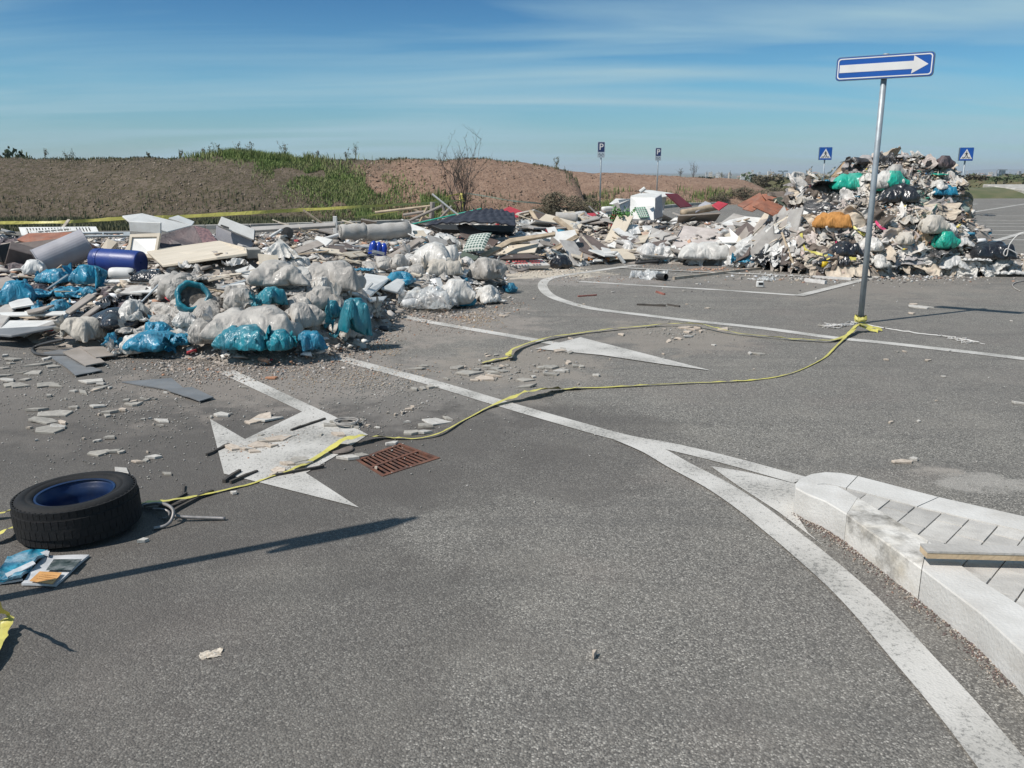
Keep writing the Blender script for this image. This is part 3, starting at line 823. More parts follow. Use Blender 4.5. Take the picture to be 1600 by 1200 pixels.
blades('verge_grass', pts, hh, .035, M_G3)
pts = []; hh = []
while len(pts) < 5000:
    px = R.uniform(560, 1260); y = R.uniform(28.5, 30.9) if px < 900 else R.uniform(36, 46)
    x = (px - 800) / FPX * y
    if y < edgeY(x) + .4 or noise.noise((x * .7, y * .7, 11)) < .05: continue
    z = mound_z(aV, axs, arows, x, y) if (y > 30.2 and x < AT(935, 300, 34).x and px < 900) else (mound_z(bV, bxs, brows, x, y) if y > 44.5 else -.03)
    pts.append((x, y, z)); hh.append(.28)
blades('tall_grass', pts, hh, .035, M_G1)

# loose clods and stones over the bare earth
def chips(name, P, S, C, flat=.45, kind='stuff', parent=None, rough=.85, nrm=None):
    n = len(P)
    if n == 0: return None
    P = np.asarray(P, np.float32); S = np.asarray(S, np.float32)
    base = np.array([(-1, -1, -1), (1, -1, -1), (1, 1, -1), (-1, 1, -1), (-1, -1, 1), (1, -1, 1), (1, 1, 1), (-1, 1, 1)], np.float32) * .5
    V = np.repeat(base[None], n, 0) + NR.uniform(-.22, .22, (n, 8, 3)).astype(np.float32)
    V[:, 4:, :2] *= NR.uniform(.45, .95, (n, 1, 1))
    sx = NR.uniform(.6, 1.4, n); sy = NR.uniform(.45, 1.0, n); sz = flat * NR.uniform(.5, 1.4, n)
    V *= (np.c_[sx, sy, sz] * S[:, None])[:, None, :]
    def rot(ax, an):
        c, s = np.cos(an), np.sin(an); i, j = [(1, 2), (0, 2), (0, 1)][ax]
        a = V[..., i].copy(); b = V[..., j].copy(); V[..., i] = a * c[:, None] - b * s[:, None]; V[..., j] = a * s[:, None] + b * c[:, None]
    rot(0, NR.normal(0, .35, n)); rot(1, NR.normal(0, .35, n)); rot(2, NR.uniform(0, 2 * PI, n))
    V += P[:, None, :]
    q = np.array([(3, 2, 1, 0), (4, 5, 6, 7), (0, 1, 5, 4), (1, 2, 6, 5), (2, 3, 7, 6), (3, 0, 4, 7)], np.int32)
    T = (q[None] + np.arange(n)[:, None, None] * 8).reshape(-1, 4)
    me = np_mesh(name, V.reshape(-1, 3), T, [vcol_mat('piece_mix', rough)])
    at = me.attributes.new('piece_colour', 'FLOAT_COLOR', 'FACE')
    C = np.asarray(C, np.float32); C4 = np.c_[C, np.ones(n)].astype(np.float32)
    at.data.foreach_set('color', np.repeat(C4, 6, axis=0).ravel())
    o = link_mesh(name, me, None, parent)
    if kind: tag(o, kind=kind)
    return o
P = []; S = []; C = []
for k in range(2600):
    if k % 3:
        x = R.uniform(AT(560, 300, 33).x, AT(935, 300, 34).x); y = R.uniform(30.3, YA); z = mound_z(aV, axs, arows, x, y)
    else:
        x = R.uniform(AT(900, 300, 47).x, AT(1200, 300, 47).x); y = R.uniform(44.6, YB); z = mound_z(bV, bxs, brows, x, y)
    P.append((x, y, z)); S.append(R.choice((.03, .035, .04, .05, .07, .1))); f = R.uniform(.6, 1.25); C.append((.22 * f, .15 * f, .108 * f))
chips('loose_clods', P, S, C, flat=.5)
P = []; S = []; C = []
for k in range(1800):
    x = R.uniform(AT(-30, 300, 33).x, AT(600, 300, 33).x); y = R.uniform(30.3, YA)
    P.append((x, y, mound_z(aV, axs, arows, x, y))); S.append(R.choice((.02, .03, .04, .07))); f = R.uniform(.5, 1.3); C.append((.2 * f, .16 * f, .12 * f))
chips('loose_clods', P, S, C, flat=.7)

# ------------------------------------------------------------------ bare shrubs, weeds
M_TWIG = pmat('twig_bark', (.12, .095, .08), (.07, .055, .05), scale=20, rough=.9)
M_WEED = pmat('weed_stem', (.09, .11, .04), (.13, .12, .06), scale=20, rough=.9)
M_LEAFD = pmat('small_leaves', (.07, .075, .035), (.14, .10, .06), scale=9, rough=.85)
def shrub(name, label, cat, base, h, spread, stems, seed, mat, leaf=None, leafn=0, thick=.018, group=None, lv=3, leafs=.03):
    q = random.Random(seed); root = thing(name, label, cat, base, group=group); mb = MB(); tips = []
    def grow(p, d, Ln, r, lev):
        pts = [p.copy()]; n = 5
        for i in range(n):
            d = (d + Vector((q.gauss(0, .13), q.gauss(0, .13), .05))).normalized(); p = p + d * Ln / n; pts.append(p.copy())
            if lev < lv and i >= 1 and q.random() < .85:
                dd = (d + Vector((q.gauss(0, .55), q.gauss(0, .55), q.uniform(.1, .5)))).normalized()
                grow(p.copy(), dd, Ln * q.uniform(.35, .6), r * .55, lev + 1)
            if lev >= 1: tips.append(p.copy())
        mb.tube(pts, [r * (1 - .75 * i / n) for i in range(n + 1)], 4 if lev else 5, cap=False)
    for k in range(stems):
        a = q.uniform(0, 2 * PI); s = q.uniform(.1, 1) * spread
        grow(Vector((math.cos(a) * .05 * s, math.sin(a) * .05 * s, 0)), Vector((math.cos(a) * s, math.sin(a) * s, 1)).normalized(), h * q.uniform(.6, .95), thick * q.uniform(.6, 1), 0)
    mb.build('stem', mat, root)
    if leafn:
        V = []; F = []
        for k in range(leafn):
            c = q.choice(tips) + Vector((q.gauss(0, .02), q.gauss(0, .02), q.gauss(0, .02))); a = Vector((q.gauss(0, 1), q.gauss(0, 1), q.gauss(0, 1))).normalized() * leafs
            b = a.orthogonal().normalized() * leafs * .45; i = len(V); V += [c - a, c + b, c + a, c - b]; F.append((i, i + 1, i + 2, i + 3))
        link_mesh('foliage', raw_mesh('foliage', V, F, [leaf or M_LEAFD]), None, root)
    return root
b_ = AT(724, 333, 29.3); b_.z = 0
shrub('bare_shrub', 'tall leafless shrub with thin twigs before the reddish mound, tape tied to it', 'shrub', b_, 1.95, .24, 12, 5, M_TWIG, M_LEAFD, 800, .03, lv=3, leafs=.02)
for i, (px, py, Y, h, sp, st, sd, lab) in enumerate([
    (1083, 277, 50, 1.0, .5, 6, 21, 'dark leafless sapling standing on the far mound crest'),
    (1063, 277, 50, .65, .7, 4, 22, 'small bent sapling left of the larger one on the far mound crest'),
    (867, 262, 34.4, .55, .6, 6, 23, 'spiky dark weed where the near mound crest falls away'),
    (556, 250, 34.5, .75, .15, 4, 24, 'tall single thistle stalk on the crest where bare earth begins'),
    (542, 250, 34.5, .45, .5, 4, 25, 'low forked weed just left of the tall thistle stalk'),
    (445, 246, 34.5, .75, .4, 5, 26, 'thin grass like weed rising highest from the green crest'),
    (395, 245, 34.5, .6, .5, 5, 27, 'weed with forked seed heads on the green part of the crest'),
    (372, 246, 34.5, .62, .5, 4, 28, 'dark branching weed left of the green grass on the crest'),
    (342, 246, 34.5, .62, .4, 5, 29, 'dark seed headed weed at the start of the crest grass'),
    (322, 247, 34.5, .5, .5, 3, 30, 'slender dark weed furthest left beside the crest grass'),
    (282, 247, 34.5, .35, .5, 4, 31, 'low weed on the bare stretch of the mound crest'),
    (232, 247, 34.5, .25, .7, 3, 32, 'tiny weed on the middle of the left mound crest'),
    (108, 247, 34.5, .42, .9, 6, 33, 'arching weed clump on the left mound crest'),
    (71, 248, 34.5, .42, .1, 2, 34, 'single upright weed left of the arching clump on the crest'),
    (494, 248, 34.5, .4, .7, 5, 35, 'straggly weed at the right end of the crest grass'),
    (1128, 279, 50, .45, .5, 4, 36, 'small dark weed low on the right part of the far mound')]):
    p = AT(px, py, Y); p.z = (mound_z(aV, axs, arows, p.x, p.y) if Y < 40 else mound_z(bV, bxs, brows, p.x, p.y)) - .02; h *= .72
    shrub('weed', lab, 'weed', p, h, sp, st, sd, M_WEED if i not in (0, 1) else M_TWIG, M_LEAFD, 60 + 20 * (i < 2), .011, group='weeds on the mound crests', lv=2, leafs=.03)
# ------------------------------------------------------------------ signs
M_GALV = pmat('galvanised_steel', (.36, .40, .42), (.29, .32, .34), scale=9, rough=.5, metal=.35, bump=.1, bscale=90)
M_BLUE = pmat('sign_blue', (.008, .085, .36), (.007, .075, .32), scale=3, rough=.4, bump=.02)
M_BLUED = pmat('parking_blue', (.012, .03, .11), (.012, .03, .10), scale=3, rough=.45, bump=.02)
M_WHITE = pmat('sign_white', (.72, .70, .68), (.66, .64, .62), scale=4, rough=.45, bump=.02)
M_SBACK = pmat('sign_back', (.17, .22, .25), (.13, .17, .2), scale=4, rough=.5, metal=.4, bump=.05)
M_BLACK = pmat('sign_black', (.02, .02, .02), (.02, .02, .02), scale=4, rough=.6, bump=.02)
M_SIGNG = pmat('sign_grey', (.40, .46, .50), (.35, .4, .44), scale=4, rough=.5, bump=.02)
def rrect(w, h, r, n=5, cx=0, cz=0):
    o = []
    for sx, sz, a0 in ((1, 1, 0), (-1, 1, 90), (-1, -1, 180), (1, -1, 270)):
        for k in range(n + 1):
            a = math.radians(a0 + 90 * k / n); o.append((cx + sx * (w / 2 - r) + r * math.cos(a), cz + sz * (h / 2 - r) + r * math.sin(a)))
    return o
FACE = Matrix(((1, 0, 0, 0), (0, 0, -1, 0), (0, 1, 0, 0), (0, 0, 0, 1)))      # local x,y,z -> x, -z as depth, y up
def plate(poly, z0, z1): mb = MB(); mb.prism(poly, z0, z1, FACE); return mb    # z toward the viewer (-Y)
def ring(po, pi, z, d=.0012):
    mb = MB(); n = len(po); V = [(p[0], p[1], z + d) for p in po] + [(p[0], p[1], z + d) for p in pi]
    mb.add(V, [(i, (i + 1) % n, n + (i + 1) % n, n + i) for i in range(n)], FACE); return mb
def pole(root, h, r, mat=M_GALV):
    mb = MB(); mb.tube([(0, 0, -.02), (0, 0, h * .5), (0, 0, h)], r, 14); mb.build('pole', mat, root, smooth=True)
    mb = MB(); mb.lathe([(r, 0), (r * 1.5, 0), (r * 1.5, .02), (r * 1.02, .025)], 14); mb.build('collar', mat, root)

ps = G(1344, 505)
zt = AT(1378, 105, ps.y).z
root = thing('one_way_sign', 'tall blue one way sign with a white arrow pointing right', 'road sign', ps, (0, 0, math.radians(-34)))
pole(root, zt + .13, .030)
W_, H_ = .93, .232
hd = plate(rrect(W_, H_, .035), .034, .062).build('sign_plate', M_SBACK, root, loc=(0, 0, zt))
plate(rrect(W_ - .012, H_ - .012, .03), .0625, .0640).build('blue_face', M_BLUE, hd)
ring(rrect(W_ - .03, H_ - .03, .03), rrect(W_ - .052, H_ - .052, .024), .0648).build('white_border', M_WHITE, hd)
arrow = [(-.43, -.038), (.27, -.038), (.262, -.083), (.415, .0), (.278, .088), (.278, .038), (-.43, .038)]
plate(arrow, .0644, .0660).build('white_arrow', M_WHITE, hd)
for zz in (-.07, .07):
    mb = MB(); mb.box((0, -.012, zt + zz), (.10, .045, .03), bev=.004); mb.build('clamp', M_GALV, root)

# the second pole that stands left of the camera's view and throws the long shadow over the near asphalt
pshadow = G(612, 814) - SH * (2.72 / math.tan(SUN_EL)); pshadow.z = 0
root = thing('roadside_sign', 'grey sign pole outside the left edge whose shadow crosses the near asphalt', 'road sign', pshadow, (0, 0, math.atan2(SH.y, SH.x) + math.radians(16)))
pole(root, 2.75, .030)
hd = plate(rrect(.25, .66, .03), .034, .060).build('sign_plate', M_SBACK, root, loc=(0, 0, 2.40))
plate(rrect(.24, .65, .025), .0605, .062).build('blue_face', M_BLUE, hd)

def font_mesh(txt, size, ext=.001):
    cu = bpy.data.curves.new('lettering', 'FONT'); cu.body = txt; cu.size = size; cu.align_x = 'CENTER'; cu.align_y = 'CENTER'; cu.extrude = ext; cu.offset = size * .012
    o = bpy.data.objects.new('lettering', cu); COL.objects.link(o)
    me = bpy.data.meshes.new_from_object(o.evaluated_get(bpy.context.evaluated_depsgraph_get())); bpy.data.objects.remove(o); bpy.data.curves.remove(cu)
    me.transform(FACE); return me
def psign(px, pyb, Y, top_py, wpx, label):
    p = AT(px, pyb, Y); p.z = 0
    zt = AT(px + 3, top_py, Y).z; w = wpx * depth(Vector((p.x, Y, zt))) / FPX; h = w * 1.0; 
    root = thing('parking_sign', label, 'road sign', p, (0, 0, math.radians(-4)), group='blue parking signs on thin poles')
    pole(root, zt - .02, .028, M_GALV)
    htot = w * 2.1
    hd = plate(rrect(w, htot, .03), .03, .05).build('sign_plate', M_SIGNG, root, loc=(0, 0, zt - htot / 2))
    plate(rrect(w * .86, htot * .60, .02, cz=htot * .165), .0505, .052).build('blue_face', M_BLUED, hd)
    me = font_mesh('P', htot * .56); me.transform(Matrix.Translation((0, -.0545, htot * .165))); link_mesh('letter_p', me, M_WHITE, hd)
    mb = plate([(-w * .3, -htot * .44), (-w * .26, -htot * .46), (w * .3, -htot * .24), (w * .26, -htot * .22)], .0505, .052)
    m2 = plate([(w * .3, -htot * .44), (w * .26, -htot * .46), (-w * .3, -htot * .24), (-w * .26, -htot * .22)], .0525, .0535); mb.add(m2.V, m2.F)
    m2 = plate([(-w * .38, -htot * .31), (-w * .2, -htot * .2), (-w * .15, -htot * .235), (-w * .33, -htot * .345)], .054, .0548); mb.add(m2.V, m2.F)
    m2 = plate([(w * .38, -htot * .31), (w * .2, -htot * .2), (w * .15, -htot * .235), (w * .33, -htot * .345)], .0552, .056); mb.add(m2.V, m2.F)
    mb.build('crossed_tools_symbol', M_SBACK, hd)
psign(937, 334, 35.0, 221.5, 11.5, 'nearer and larger parking sign with a white P, left of the other')
psign(1025, 330, 43.5, 231, 9.2, 'farther parking sign with a white P, behind the white appliances')
def csign(pxb, Y, pxt, top_py, wpx, label, yaw):
    p = AT(pxb, 340, Y); p.z = 0
    zt = AT(pxt, top_py, Y).z; w = wpx * depth(Vector((p.x, Y, zt))) / FPX / math.cos(yaw)
    root = thing('crossing_sign', label, 'road sign', p, (0, 0, yaw), group='blue pedestrian crossing signs')
    pole(root, zt - w * .5, .03, M_GALV)
    hd = MB(); hd.box((0, -.02, 0), (w, .17, w), bev=.01); hd = hd.build('sign_box', M_SBACK, root, loc=(0, 0, zt - w / 2))
    plate(rrect(w * .97, w * .97, .02), .106, .1085).build('blue_face', M_BLUE, hd)
    s = w * .43
    plate([(-s, -s * .85), (s, -s * .85), (0, s * .92)], .109, .1105).build('white_triangle', M_WHITE, hd)
    mb = MB()
    def pl(poly, z):
        m_ = plate([(a * s, b * s) for a, b in poly], z, z + .0008); mb.add(m_.V, m_.F)
    pl([(.09 * math.cos(k * PI / 4), .40 + .09 * math.sin(k * PI / 4)) for k in range(8)], .111)
    pl([(-.1, .28), (.1, .28), (.13, -.1), (-.1, -.1)], .1112)
    pl([(-.1, .26), (-.32, -.02), (-.26, -.06), (-.06, .16)], .1122); pl([(.1, .26), (.3, .0), (.25, -.05), (.06, .16)], .1124)
    pl([(-.09, -.1), (.03, -.1), (-.25, -.72), (-.36, -.68)], .1126); pl([(-.02, -.1), (.13, -.1), (.33, -.68), (.22, -.72)], .1128)
    mb.build('walking_figure', M_BLACK, hd)
    mb = MB()
    for k in range(-3, 4):
        if k in (-1, 1): continue
        a = k * .22
        m_ = plate([((a - .05) * s, -.8 * s), ((a + .05) * s, -.8 * s), ((a * .85 + .045) * s, -.5 * s), ((a * .85 - .045) * s, -.5 * s)], .1131, .1136); mb.add(m_.V, m_.F)
    mb.build('crossing_stripes', M_BLACK, hd)
csign(1281, 41.0, 1285, 230, 19, 'small crossing sign with a walking figure, left of the big waste mound', math.radians(-10))
csign(1497, 33.5, 1509, 230.5, 19.5, 'crossing sign on a slim pole right of the big waste mound', math.radians(-14))

# ------------------------------------------------------------------ yellow barrier tape
def tape_mat(name, c1, c2, al=1.0):
    m = pmat(name, c1, c2, scale=6, rough=.45, bump=.35, bscale=40, wr=.4, dirt=.15, dirtc=(.3, .27, .12), alpha=al); return m
M_TAPE = tape_mat('barrier_tape', (.57, .51, .12), (.46, .41, .10))
M_TAPEW = tape_mat('faded_tape', (.60, .57, .42), (.5, .47, .3))
def ribbon(name, P, w, mat, parent=None, k=6, up=.5, seed=1, sag=None, sub=True):
    """a strip along 3-D points; width and roll change as crumpled tape does"""
    q = random.Random(seed); pts = smoothpx([tuple(p) for p in P], k) if sub else [Vector(p) for p in P]
    V = []; F = []; n = len(pts)
    for i, p in enumerate(pts):
        d = pts[min(i + 1, n - 1)] - pts[max(i - 1, 0)]; d = d.normalized() if d.length else Vector((1, 0, 0))
        sd = Vector((-d.y, d.x, 0)).normalized(); upv = d.cross(sd) * -1
        if upv.z < 0: upv = -upv
        if callable(w): ww = w(i / (n - 1))
        else: ww = w
        r = up + .45 * noise.noise((i * .35, seed * 3.1, 0))
        if sag is None: r = up * .35 + .22 * noise.noise((i * .35, seed * 3.1, 0))
        a = r * PI / 2
        ww *= .8 + .45 * noise.noise((i * .5, seed * 5.7, 1))
        dirv = sd * math.cos(a) + upv * math.sin(a)
        mid = p + (sd * math.sin(a) * -.25 + upv * math.cos(a) * .25) * ww * (noise.noise((i * .9, seed, 3)))
        lift = max(0, ww / 2 * math.sin(a)) if sag is None else 0
        z = Vector((0, 0, lift + .006))
        V += [p - dirv * ww / 2 + z, mid + z + Vector((0, 0, .004)), p + dirv * ww / 2 + z]
    for i in range(n - 1):
        b = i * 3; F += [(b, b + 1, b + 4, b + 3), (b + 1, b + 2, b + 5, b + 4)]
    if parent is not None: V = [v - parent.location for v in V]
    me = raw_mesh(name, V, F, [mat], smooth=True); return link_mesh(name, me, None, parent)
t = thing('barrier_tape', 'yellow barrier tape lying from the one way sign foot back across the second arrow', 'tape', G(1050, 508))
l = [(1325, 523, .01), (1300, 533, .01), (1262, 532, .01), (1220, 529, .01), (1160, 523, .01), (1128, 516, .03), (1095, 508, .04), (1050, 507, .02), (1000, 511, .01), (950, 516, .01), (900, 522, .01), (850, 530, .02), (815, 541, .02), (800, 548, .04), (794, 556, .05), (800, 558, .01), (775, 563, .01), (752, 570, .0)]
ribbon('tape_strip', [G(x, y, z) for x, y, z in l], lambda u: .055 if u < .8 else .07, M_TAPE, t, 5, .35, 2)
t = thing('barrier_tape', 'yellow barrier tape running from the sign foot across the lane to the big tyre', 'tape', G(830, 612))
l = [(1340, 509, .06), (1325, 524, .02), (1308, 540, .01), (1288, 560, .0), (1262, 574, .0), (1235, 585, .0), (1200, 592, .0), (1150, 597, .0), (1080, 600, .0), (1000, 604, .0), (930, 607, .0), (880, 610, .0), (845, 612, .03), (820, 616, .04), (790, 626, .02), (760, 640, .0), (725, 658, .0), (690, 677, .01), (660, 686, .0), (630, 687, .0), (595, 686, .0), (560, 684, .04), (540, 688, .04), (515, 703, .02), (490, 720, .0), (460, 734, .01), (430, 745, .0), (390, 758, .0), (350, 768, .0), (310, 776, .01), (270, 784, .02), (240, 788, .02), (205, 792, 0)]
def w2(u):
    a = .020 + .012 * abs(noise.noise((u * 20, 0, 0)))
    for c, s, h in ((.0, .04, .05), (.37, .05, .075), (.42, .05, .04), (.67, .055, .07), (.75, .04, .03), (.96, .03, .05)): a += h * math.exp(-((u - c) / s) ** 2)
    if .2 < u < .4: a += .012
    return a
ribbon('tape_strip', [G(x, y, z) for x, y, z in l], w2, M_TAPE, t, 5, .35, 5)
t = thing('barrier_tape', 'short dull yellow tape end sticking out left behind the big tyre', 'tape', G(10, 804))
ribbon('tape_strip', [G(x, y, z) for x, y, z in ((60, 798, .05), (22, 801, .03), (0, 805, .02), (-60, 815, .01))], .05, M_TAPE, t, 5, .6, 7)
t = thing('barrier_tape', 'bright crumpled yellow tape end at the left edge by the tyre foot', 'tape', G(10, 835))
ribbon('tape_strip', [G(x, y, z) for x, y, z in ((30, 826, .02), (22, 828, .02), (8, 833, .03), (-15, 845, .02), (-60, 850, .01))], .05, M_TAPE, t, 5, .5, 8)
t = thing('barrier_tape', 'yellow tape folded to a point at the lower left edge of the picture', 'tape', G(5, 990))
ribbon('tape_strip', [G(x, y, z) for x, y, z in ((-60, 900, .35), (-22, 930, .22), (3, 958, .08), (12, 972, .03), (6, 990, .02), (-6, 1015, .02), (-30, 1060, .01), (-70, 1090, .01))], .048, M_TAPE, t, 6, .45, 9)
# knot of tape at the foot of the sign, loose ends
t = thing('tape_knot', 'knot of crumpled yellow tape wound round the foot of the one way sign', 'tape', ps)
for k in range(4):
    a0 = k * 1.3; pts_ = [ps + Vector((math.cos(a0 + j * .9) * (.045 + .006 * k), math.sin(a0 + j * .9) * (.045 + .006 * k), .01 + .016 * k + .014 * math.sin(j * 2 + k))) for j in range(9)]
    ribbon('tape_strip', pts_, .04, M_TAPE, t, 3, .7, 20 + k, sag=1)
for k, l in enumerate([((1343, 507, .09), (1355, 510, .05), (1368, 513, .03), (1378, 516, .01)), ((1343, 508, .07), (1352, 513, .04), (1362, 516, .02), (1372, 518, .01)), ((1340, 508, .08), (1333, 514, .05), (1326, 519, .02))]):
    ribbon('tape_strip', [G(x, y, z) for x, y, z in l], .06, M_TAPE, t, 4, .3, 30 + k, sag=1)
# pale plastic string running off to the right of the sign
M_STRING = pmat('pale_string', (.62, .60, .57), (.5, .48, .45), scale=20, rough=.7, bump=.1)
def string(name, P, r, mat, n=5, parent=None, k=5, jit=0, seed=0):
    q = random.Random(seed); P = smoothpx([tuple(p) for p in P], k)
    if jit: P = [p + Vector((q.gauss(0, jit), q.gauss(0, jit), abs(q.gauss(0, jit * .4)))) for p in P]
    if parent is not None: P = [p - parent.location for p in P]
    mb = MB(); mb.tube([p + Vector((0, 0, r)) for p in P], r, n); return mb.build(name, mat, parent, smooth=True)
t = thing('plastic_string', 'frayed white plastic string trailing right from the one way sign foot', 'string', G(1450, 522))
string('strand', [G(*p) for p in ((1352, 508), (1380, 513), (1420, 520), (1460, 525), (1475, 526), (1500, 530), (1530, 536))], .006, M_STRING, 5, t, jit=.006, seed=2)
for k in range(4): string('strand', [G(*p) for p in ((1470 + 4 * k, 525 + k), (1490 + 3 * k, 532 - k), (1508, 537 - 2 * k), (1522 + 3 * k, 534 + k))], .0035, M_STRING, 4, t, jit=.02, seed=4 + k)
t = thing('plastic_netting', 'scrap of white netting and string left of the sign foot', 'netting', G(1310, 512))
for k in range(7): string('strand', [G(1290 + R.uniform(-4, 8), 508 + R.uniform(-2, 6)), G(1305 + R.uniform(-4, 4), 511 + R.uniform(-4, 3)), G(1322, 507 + R.uniform(-3, 4)), G(1338, 505 + R.uniform(-3, 3))], .005, M_STRING, 4, t, jit=.02, seed=12 + k)

# tape and line strung behind the dump
def hung(name, label, pts, w, mat, marks=False, seed=3):
    P = [AT(*p) for p in pts]; t = thing(name, label, 'tape', (P[0] + P[-1]) / 2); t.location.z = 0
    ribbon('tape_strip', P, w, mat, t, 6, .85, seed, sag=1)
    if marks:
        mb = MB(); Q = smoothpx([tuple(p) for p in P], 24); acc = 0
        for i in range(1, len(Q)):
            acc += (Q[i] - Q[i - 1]).length
            if acc > .95:
                acc = 0
                for d_ in (-.09, 0, .09): mb.box(Q[i] - t.location + Vector((d_, -.05, .0)), (.02, .006, w * .95), rot=(0, .35, 0))
        mb.build('printed_mark', M_BLACK, t)
    return t
hung('barrier_tape', 'long yellow barrier tape with black marks stretched behind the dump to the shrub', [(-160, 350, 21.5), (0, 348.5, 21.5), (90, 347.5, 21.5), (140, 345, 21.8), (200, 341, 22), (260, 340, 22.2), (360, 334.5, 22.8), (450, 329.5, 23.4), (560, 323.5, 24.4), (640, 319, 26), (724, 313, 29.2)], lambda u: .075 + .04 * min(1, u * 2) if u < .7 else .115 - .2 * (u - .7), M_TAPE, False)
hung('barrier_tape', 'thin yellow tape line sagging from the shrub down behind the rolled carpet', [(555, 340, 24.5), (600, 334, 25.5), (640, 326, 26.5), (690, 310, 28.5), (722, 302, 29.2)], .05, M_TAPE, seed=6)
hung('barrier_tape', 'lower yellow tape sagging close above the back kerb stones', [(395, 361, 21.5), (440, 359, 22), (500, 356, 23), (532, 352, 24), (545, 343, 24.4)], .05, M_TAPE, seed=8)
hung('barrier_tape', 'faded whitish tape running right from the shrub towards the parking sign', [(728, 302, 29.2), (760, 307, 29.6), (800, 314, 30), (850, 319, 31), (895, 328, 32.5), (930, 333, 34.5)], .06, M_TAPEW, seed=9)
hung('barrier_tape', 'short tape end fluttering left from the right crossing sign pole', [(1489, 299.5, 33.6), (1494, 296, 33.55), (1501, 293, 33.5)], .04, M_TAPEW, seed=10)
t = thing('tape_knot', 'bunch of yellow tape knotted round the bare shrub stem', 'tape', AT(722, 306, 29.2))
for k in range(4): ribbon('tape_strip', [t.location + Vector((math.cos(j * 1.2 + k) * .09, math.sin(j * 1.2 + k) * .06 - .05, .05 * k - .12 + .03 * math.sin(j))) for j in range(7)], .09, M_TAPE, t, 3, .8, 40 + k, sag=1)
ribbon('tape_strip', [t.location + Vector(v) for v in ((0, -.05, 0), (.02, -.07, -.25), (-.02, -.06, -.5))], .07, M_TAPE, t, 4, .8, 45, sag=1)

# ------------------------------------------------------------------ tyre on a blue rim, lying flat
M_RUB = pmat('tyre_rubber', (.011, .011, .012), (.017, .0165, .016), scale=6, rough=.8, spec=.3, bump=.25, bscale=70, dirt=.15, dirtc=(.07, .065, .06))
M_RIM = pmat('blue_rim', (.007, .026, .09), (.006, .016, .05), scale=5, rough=.35, metal=.2, bump=.1, dirt=.35, dirtc=(.03, .035, .05))
tc_ = G(124, 829); TR = .293; TW = .20
t = thing('car_tyre', 'worn black tyre on a blue steel rim lying flat on the asphalt', 'tyre', (tc_.x, tc_.y + .02, 0.0), (math.radians(.5), math.radians(-2.2), .3))
t.location.z = .012; t.scale = (.90, .90, .94)
prof = [(.186, .045), (.19, .03), (.215, .012), (.25, .006), (.272, .012), (.284, .03), (.290, .05), (TR, .075), (TR + .002, .10), (TR, .125), (.290, .15), (.284, .17), (.272, .188), (.25, .196), (.228, .195), (.224, .190), (.219, .194), (.20, .188), (.188, .176), (.184, .16)]
mb = MB(); mb.lathe(prof, 72); mb.build('carcass', M_RUB, t, smooth=True)
mb = MB()
for k in range(54):
    a = 2 * PI * k / 54
    for (z, hgt, off) in ((.036, .03, 0), (.075, .03, .5), (.125, .03, 0), (.164, .03, .5)):
        aa = a + off * 2 * PI / 54; rr_ = {.036: .289, .075: .2945, .125: .2945, .164: .289}[z]
        tilt = {.036: .25, .075: 0, .125: 0, .164: -.25}[z]
        mb.box(((rr_ - .003) * math.cos(aa), (rr_ - .003) * math.sin(aa), z), (.007, .031, hgt + .011), rot=(0, tilt, 0) if False else (0, 0, aa))
    mb.box((.279 * math.cos(a), .279 * math.sin(a), .180), (.018, .010, .010), rot=(0, 0, a))
mb.build('tread', M_RUB, t)
prim = [(.178, .178), (.187, .183), (.190, .176), (.184, .168), (.176, .160), (.172, .145), (.165, .14), (.163, .10), (.158, .06), (.150, .05), (.12, .052), (.105, .060), (.075, .075), (.05, .078), (.036, .078)]
mb = MB(); mb.lathe(prim, 64); rim = mb.build('rim', M_RIM, t, smooth=True)
mb = MB(); mb.lathe([(.036, .078), (.036, .02), (0.001, .02)], 24); mb.build('hub_bore', M_BLACK, rim)
for k in range(5):
    a = 2 * PI * k / 5; mb = MB(); mb.lathe([(.009, .0772), (.009, .0785), (.001, .0788)], 10, Matrix.Translation((.062 * math.cos(a), .062 * math.sin(a), 0))); mb.build('bolt_hole', M_BLACK, rim)
for k in range(10):
    a = 2 * PI * (k + .5) / 10; mb = MB(); mb.lathe([(.012, .0535), (.012, .055), (.001, .0553)], 10, Matrix.Translation((.133 * math.cos(a), .133 * math.sin(a), 0))); mb.build('vent_hole', M_BLACK, rim)

# wiper like metal loop with a rod and dark sticks right of the tyre
M_ROD = pmat('dull_metal', (.30, .28, .27), (.2, .19, .18), scale=20, rough=.5, metal=.5, bump=.1)
M_STICKD = pmat('dark_stick', (.075, .065, .055), (.045, .04, .036), scale=14, rough=.9, bump=.4)
t = thing('metal_hoop', 'bent grey metal hoop with a straight rod beside the big tyre', 'scrap metal', G(268, 812))
string('hoop', [G(*p) for p in ((226, 792, .02), (245, 789, .04), (262, 792, .06), (271, 801, .05), (268, 815, .02), (258, 824, .004), (240, 828, .0))], .008, M_ROD, 8, t)
string('hoop', [G(*p) for p in ((240, 797, .02), (256, 798, .04), (265, 803, .03), (262, 810, .01), (255, 812, .0))], .006, M_ROD, 8, t)
string('rod', [G(*p) for p in ((271, 809, .02), (295, 811, .012), (325, 812, .005), (352, 813, .0))], .009, M_ROD, 8, t)
sticks = [((262, 798), (333, 770), .009, 'long dark stick beside the tyre, uppermost of the bundle'), ((268, 803), (325, 772), .008, 'dark stick in the middle of the bundle beside the tyre'), ((250, 795), (292, 773), .007, 'short dark stick on the left of the bundle by the tyre'),
          ((286, 775), (288, 760), .006, 'tiny dark stub standing behind the sticks by the tyre')]
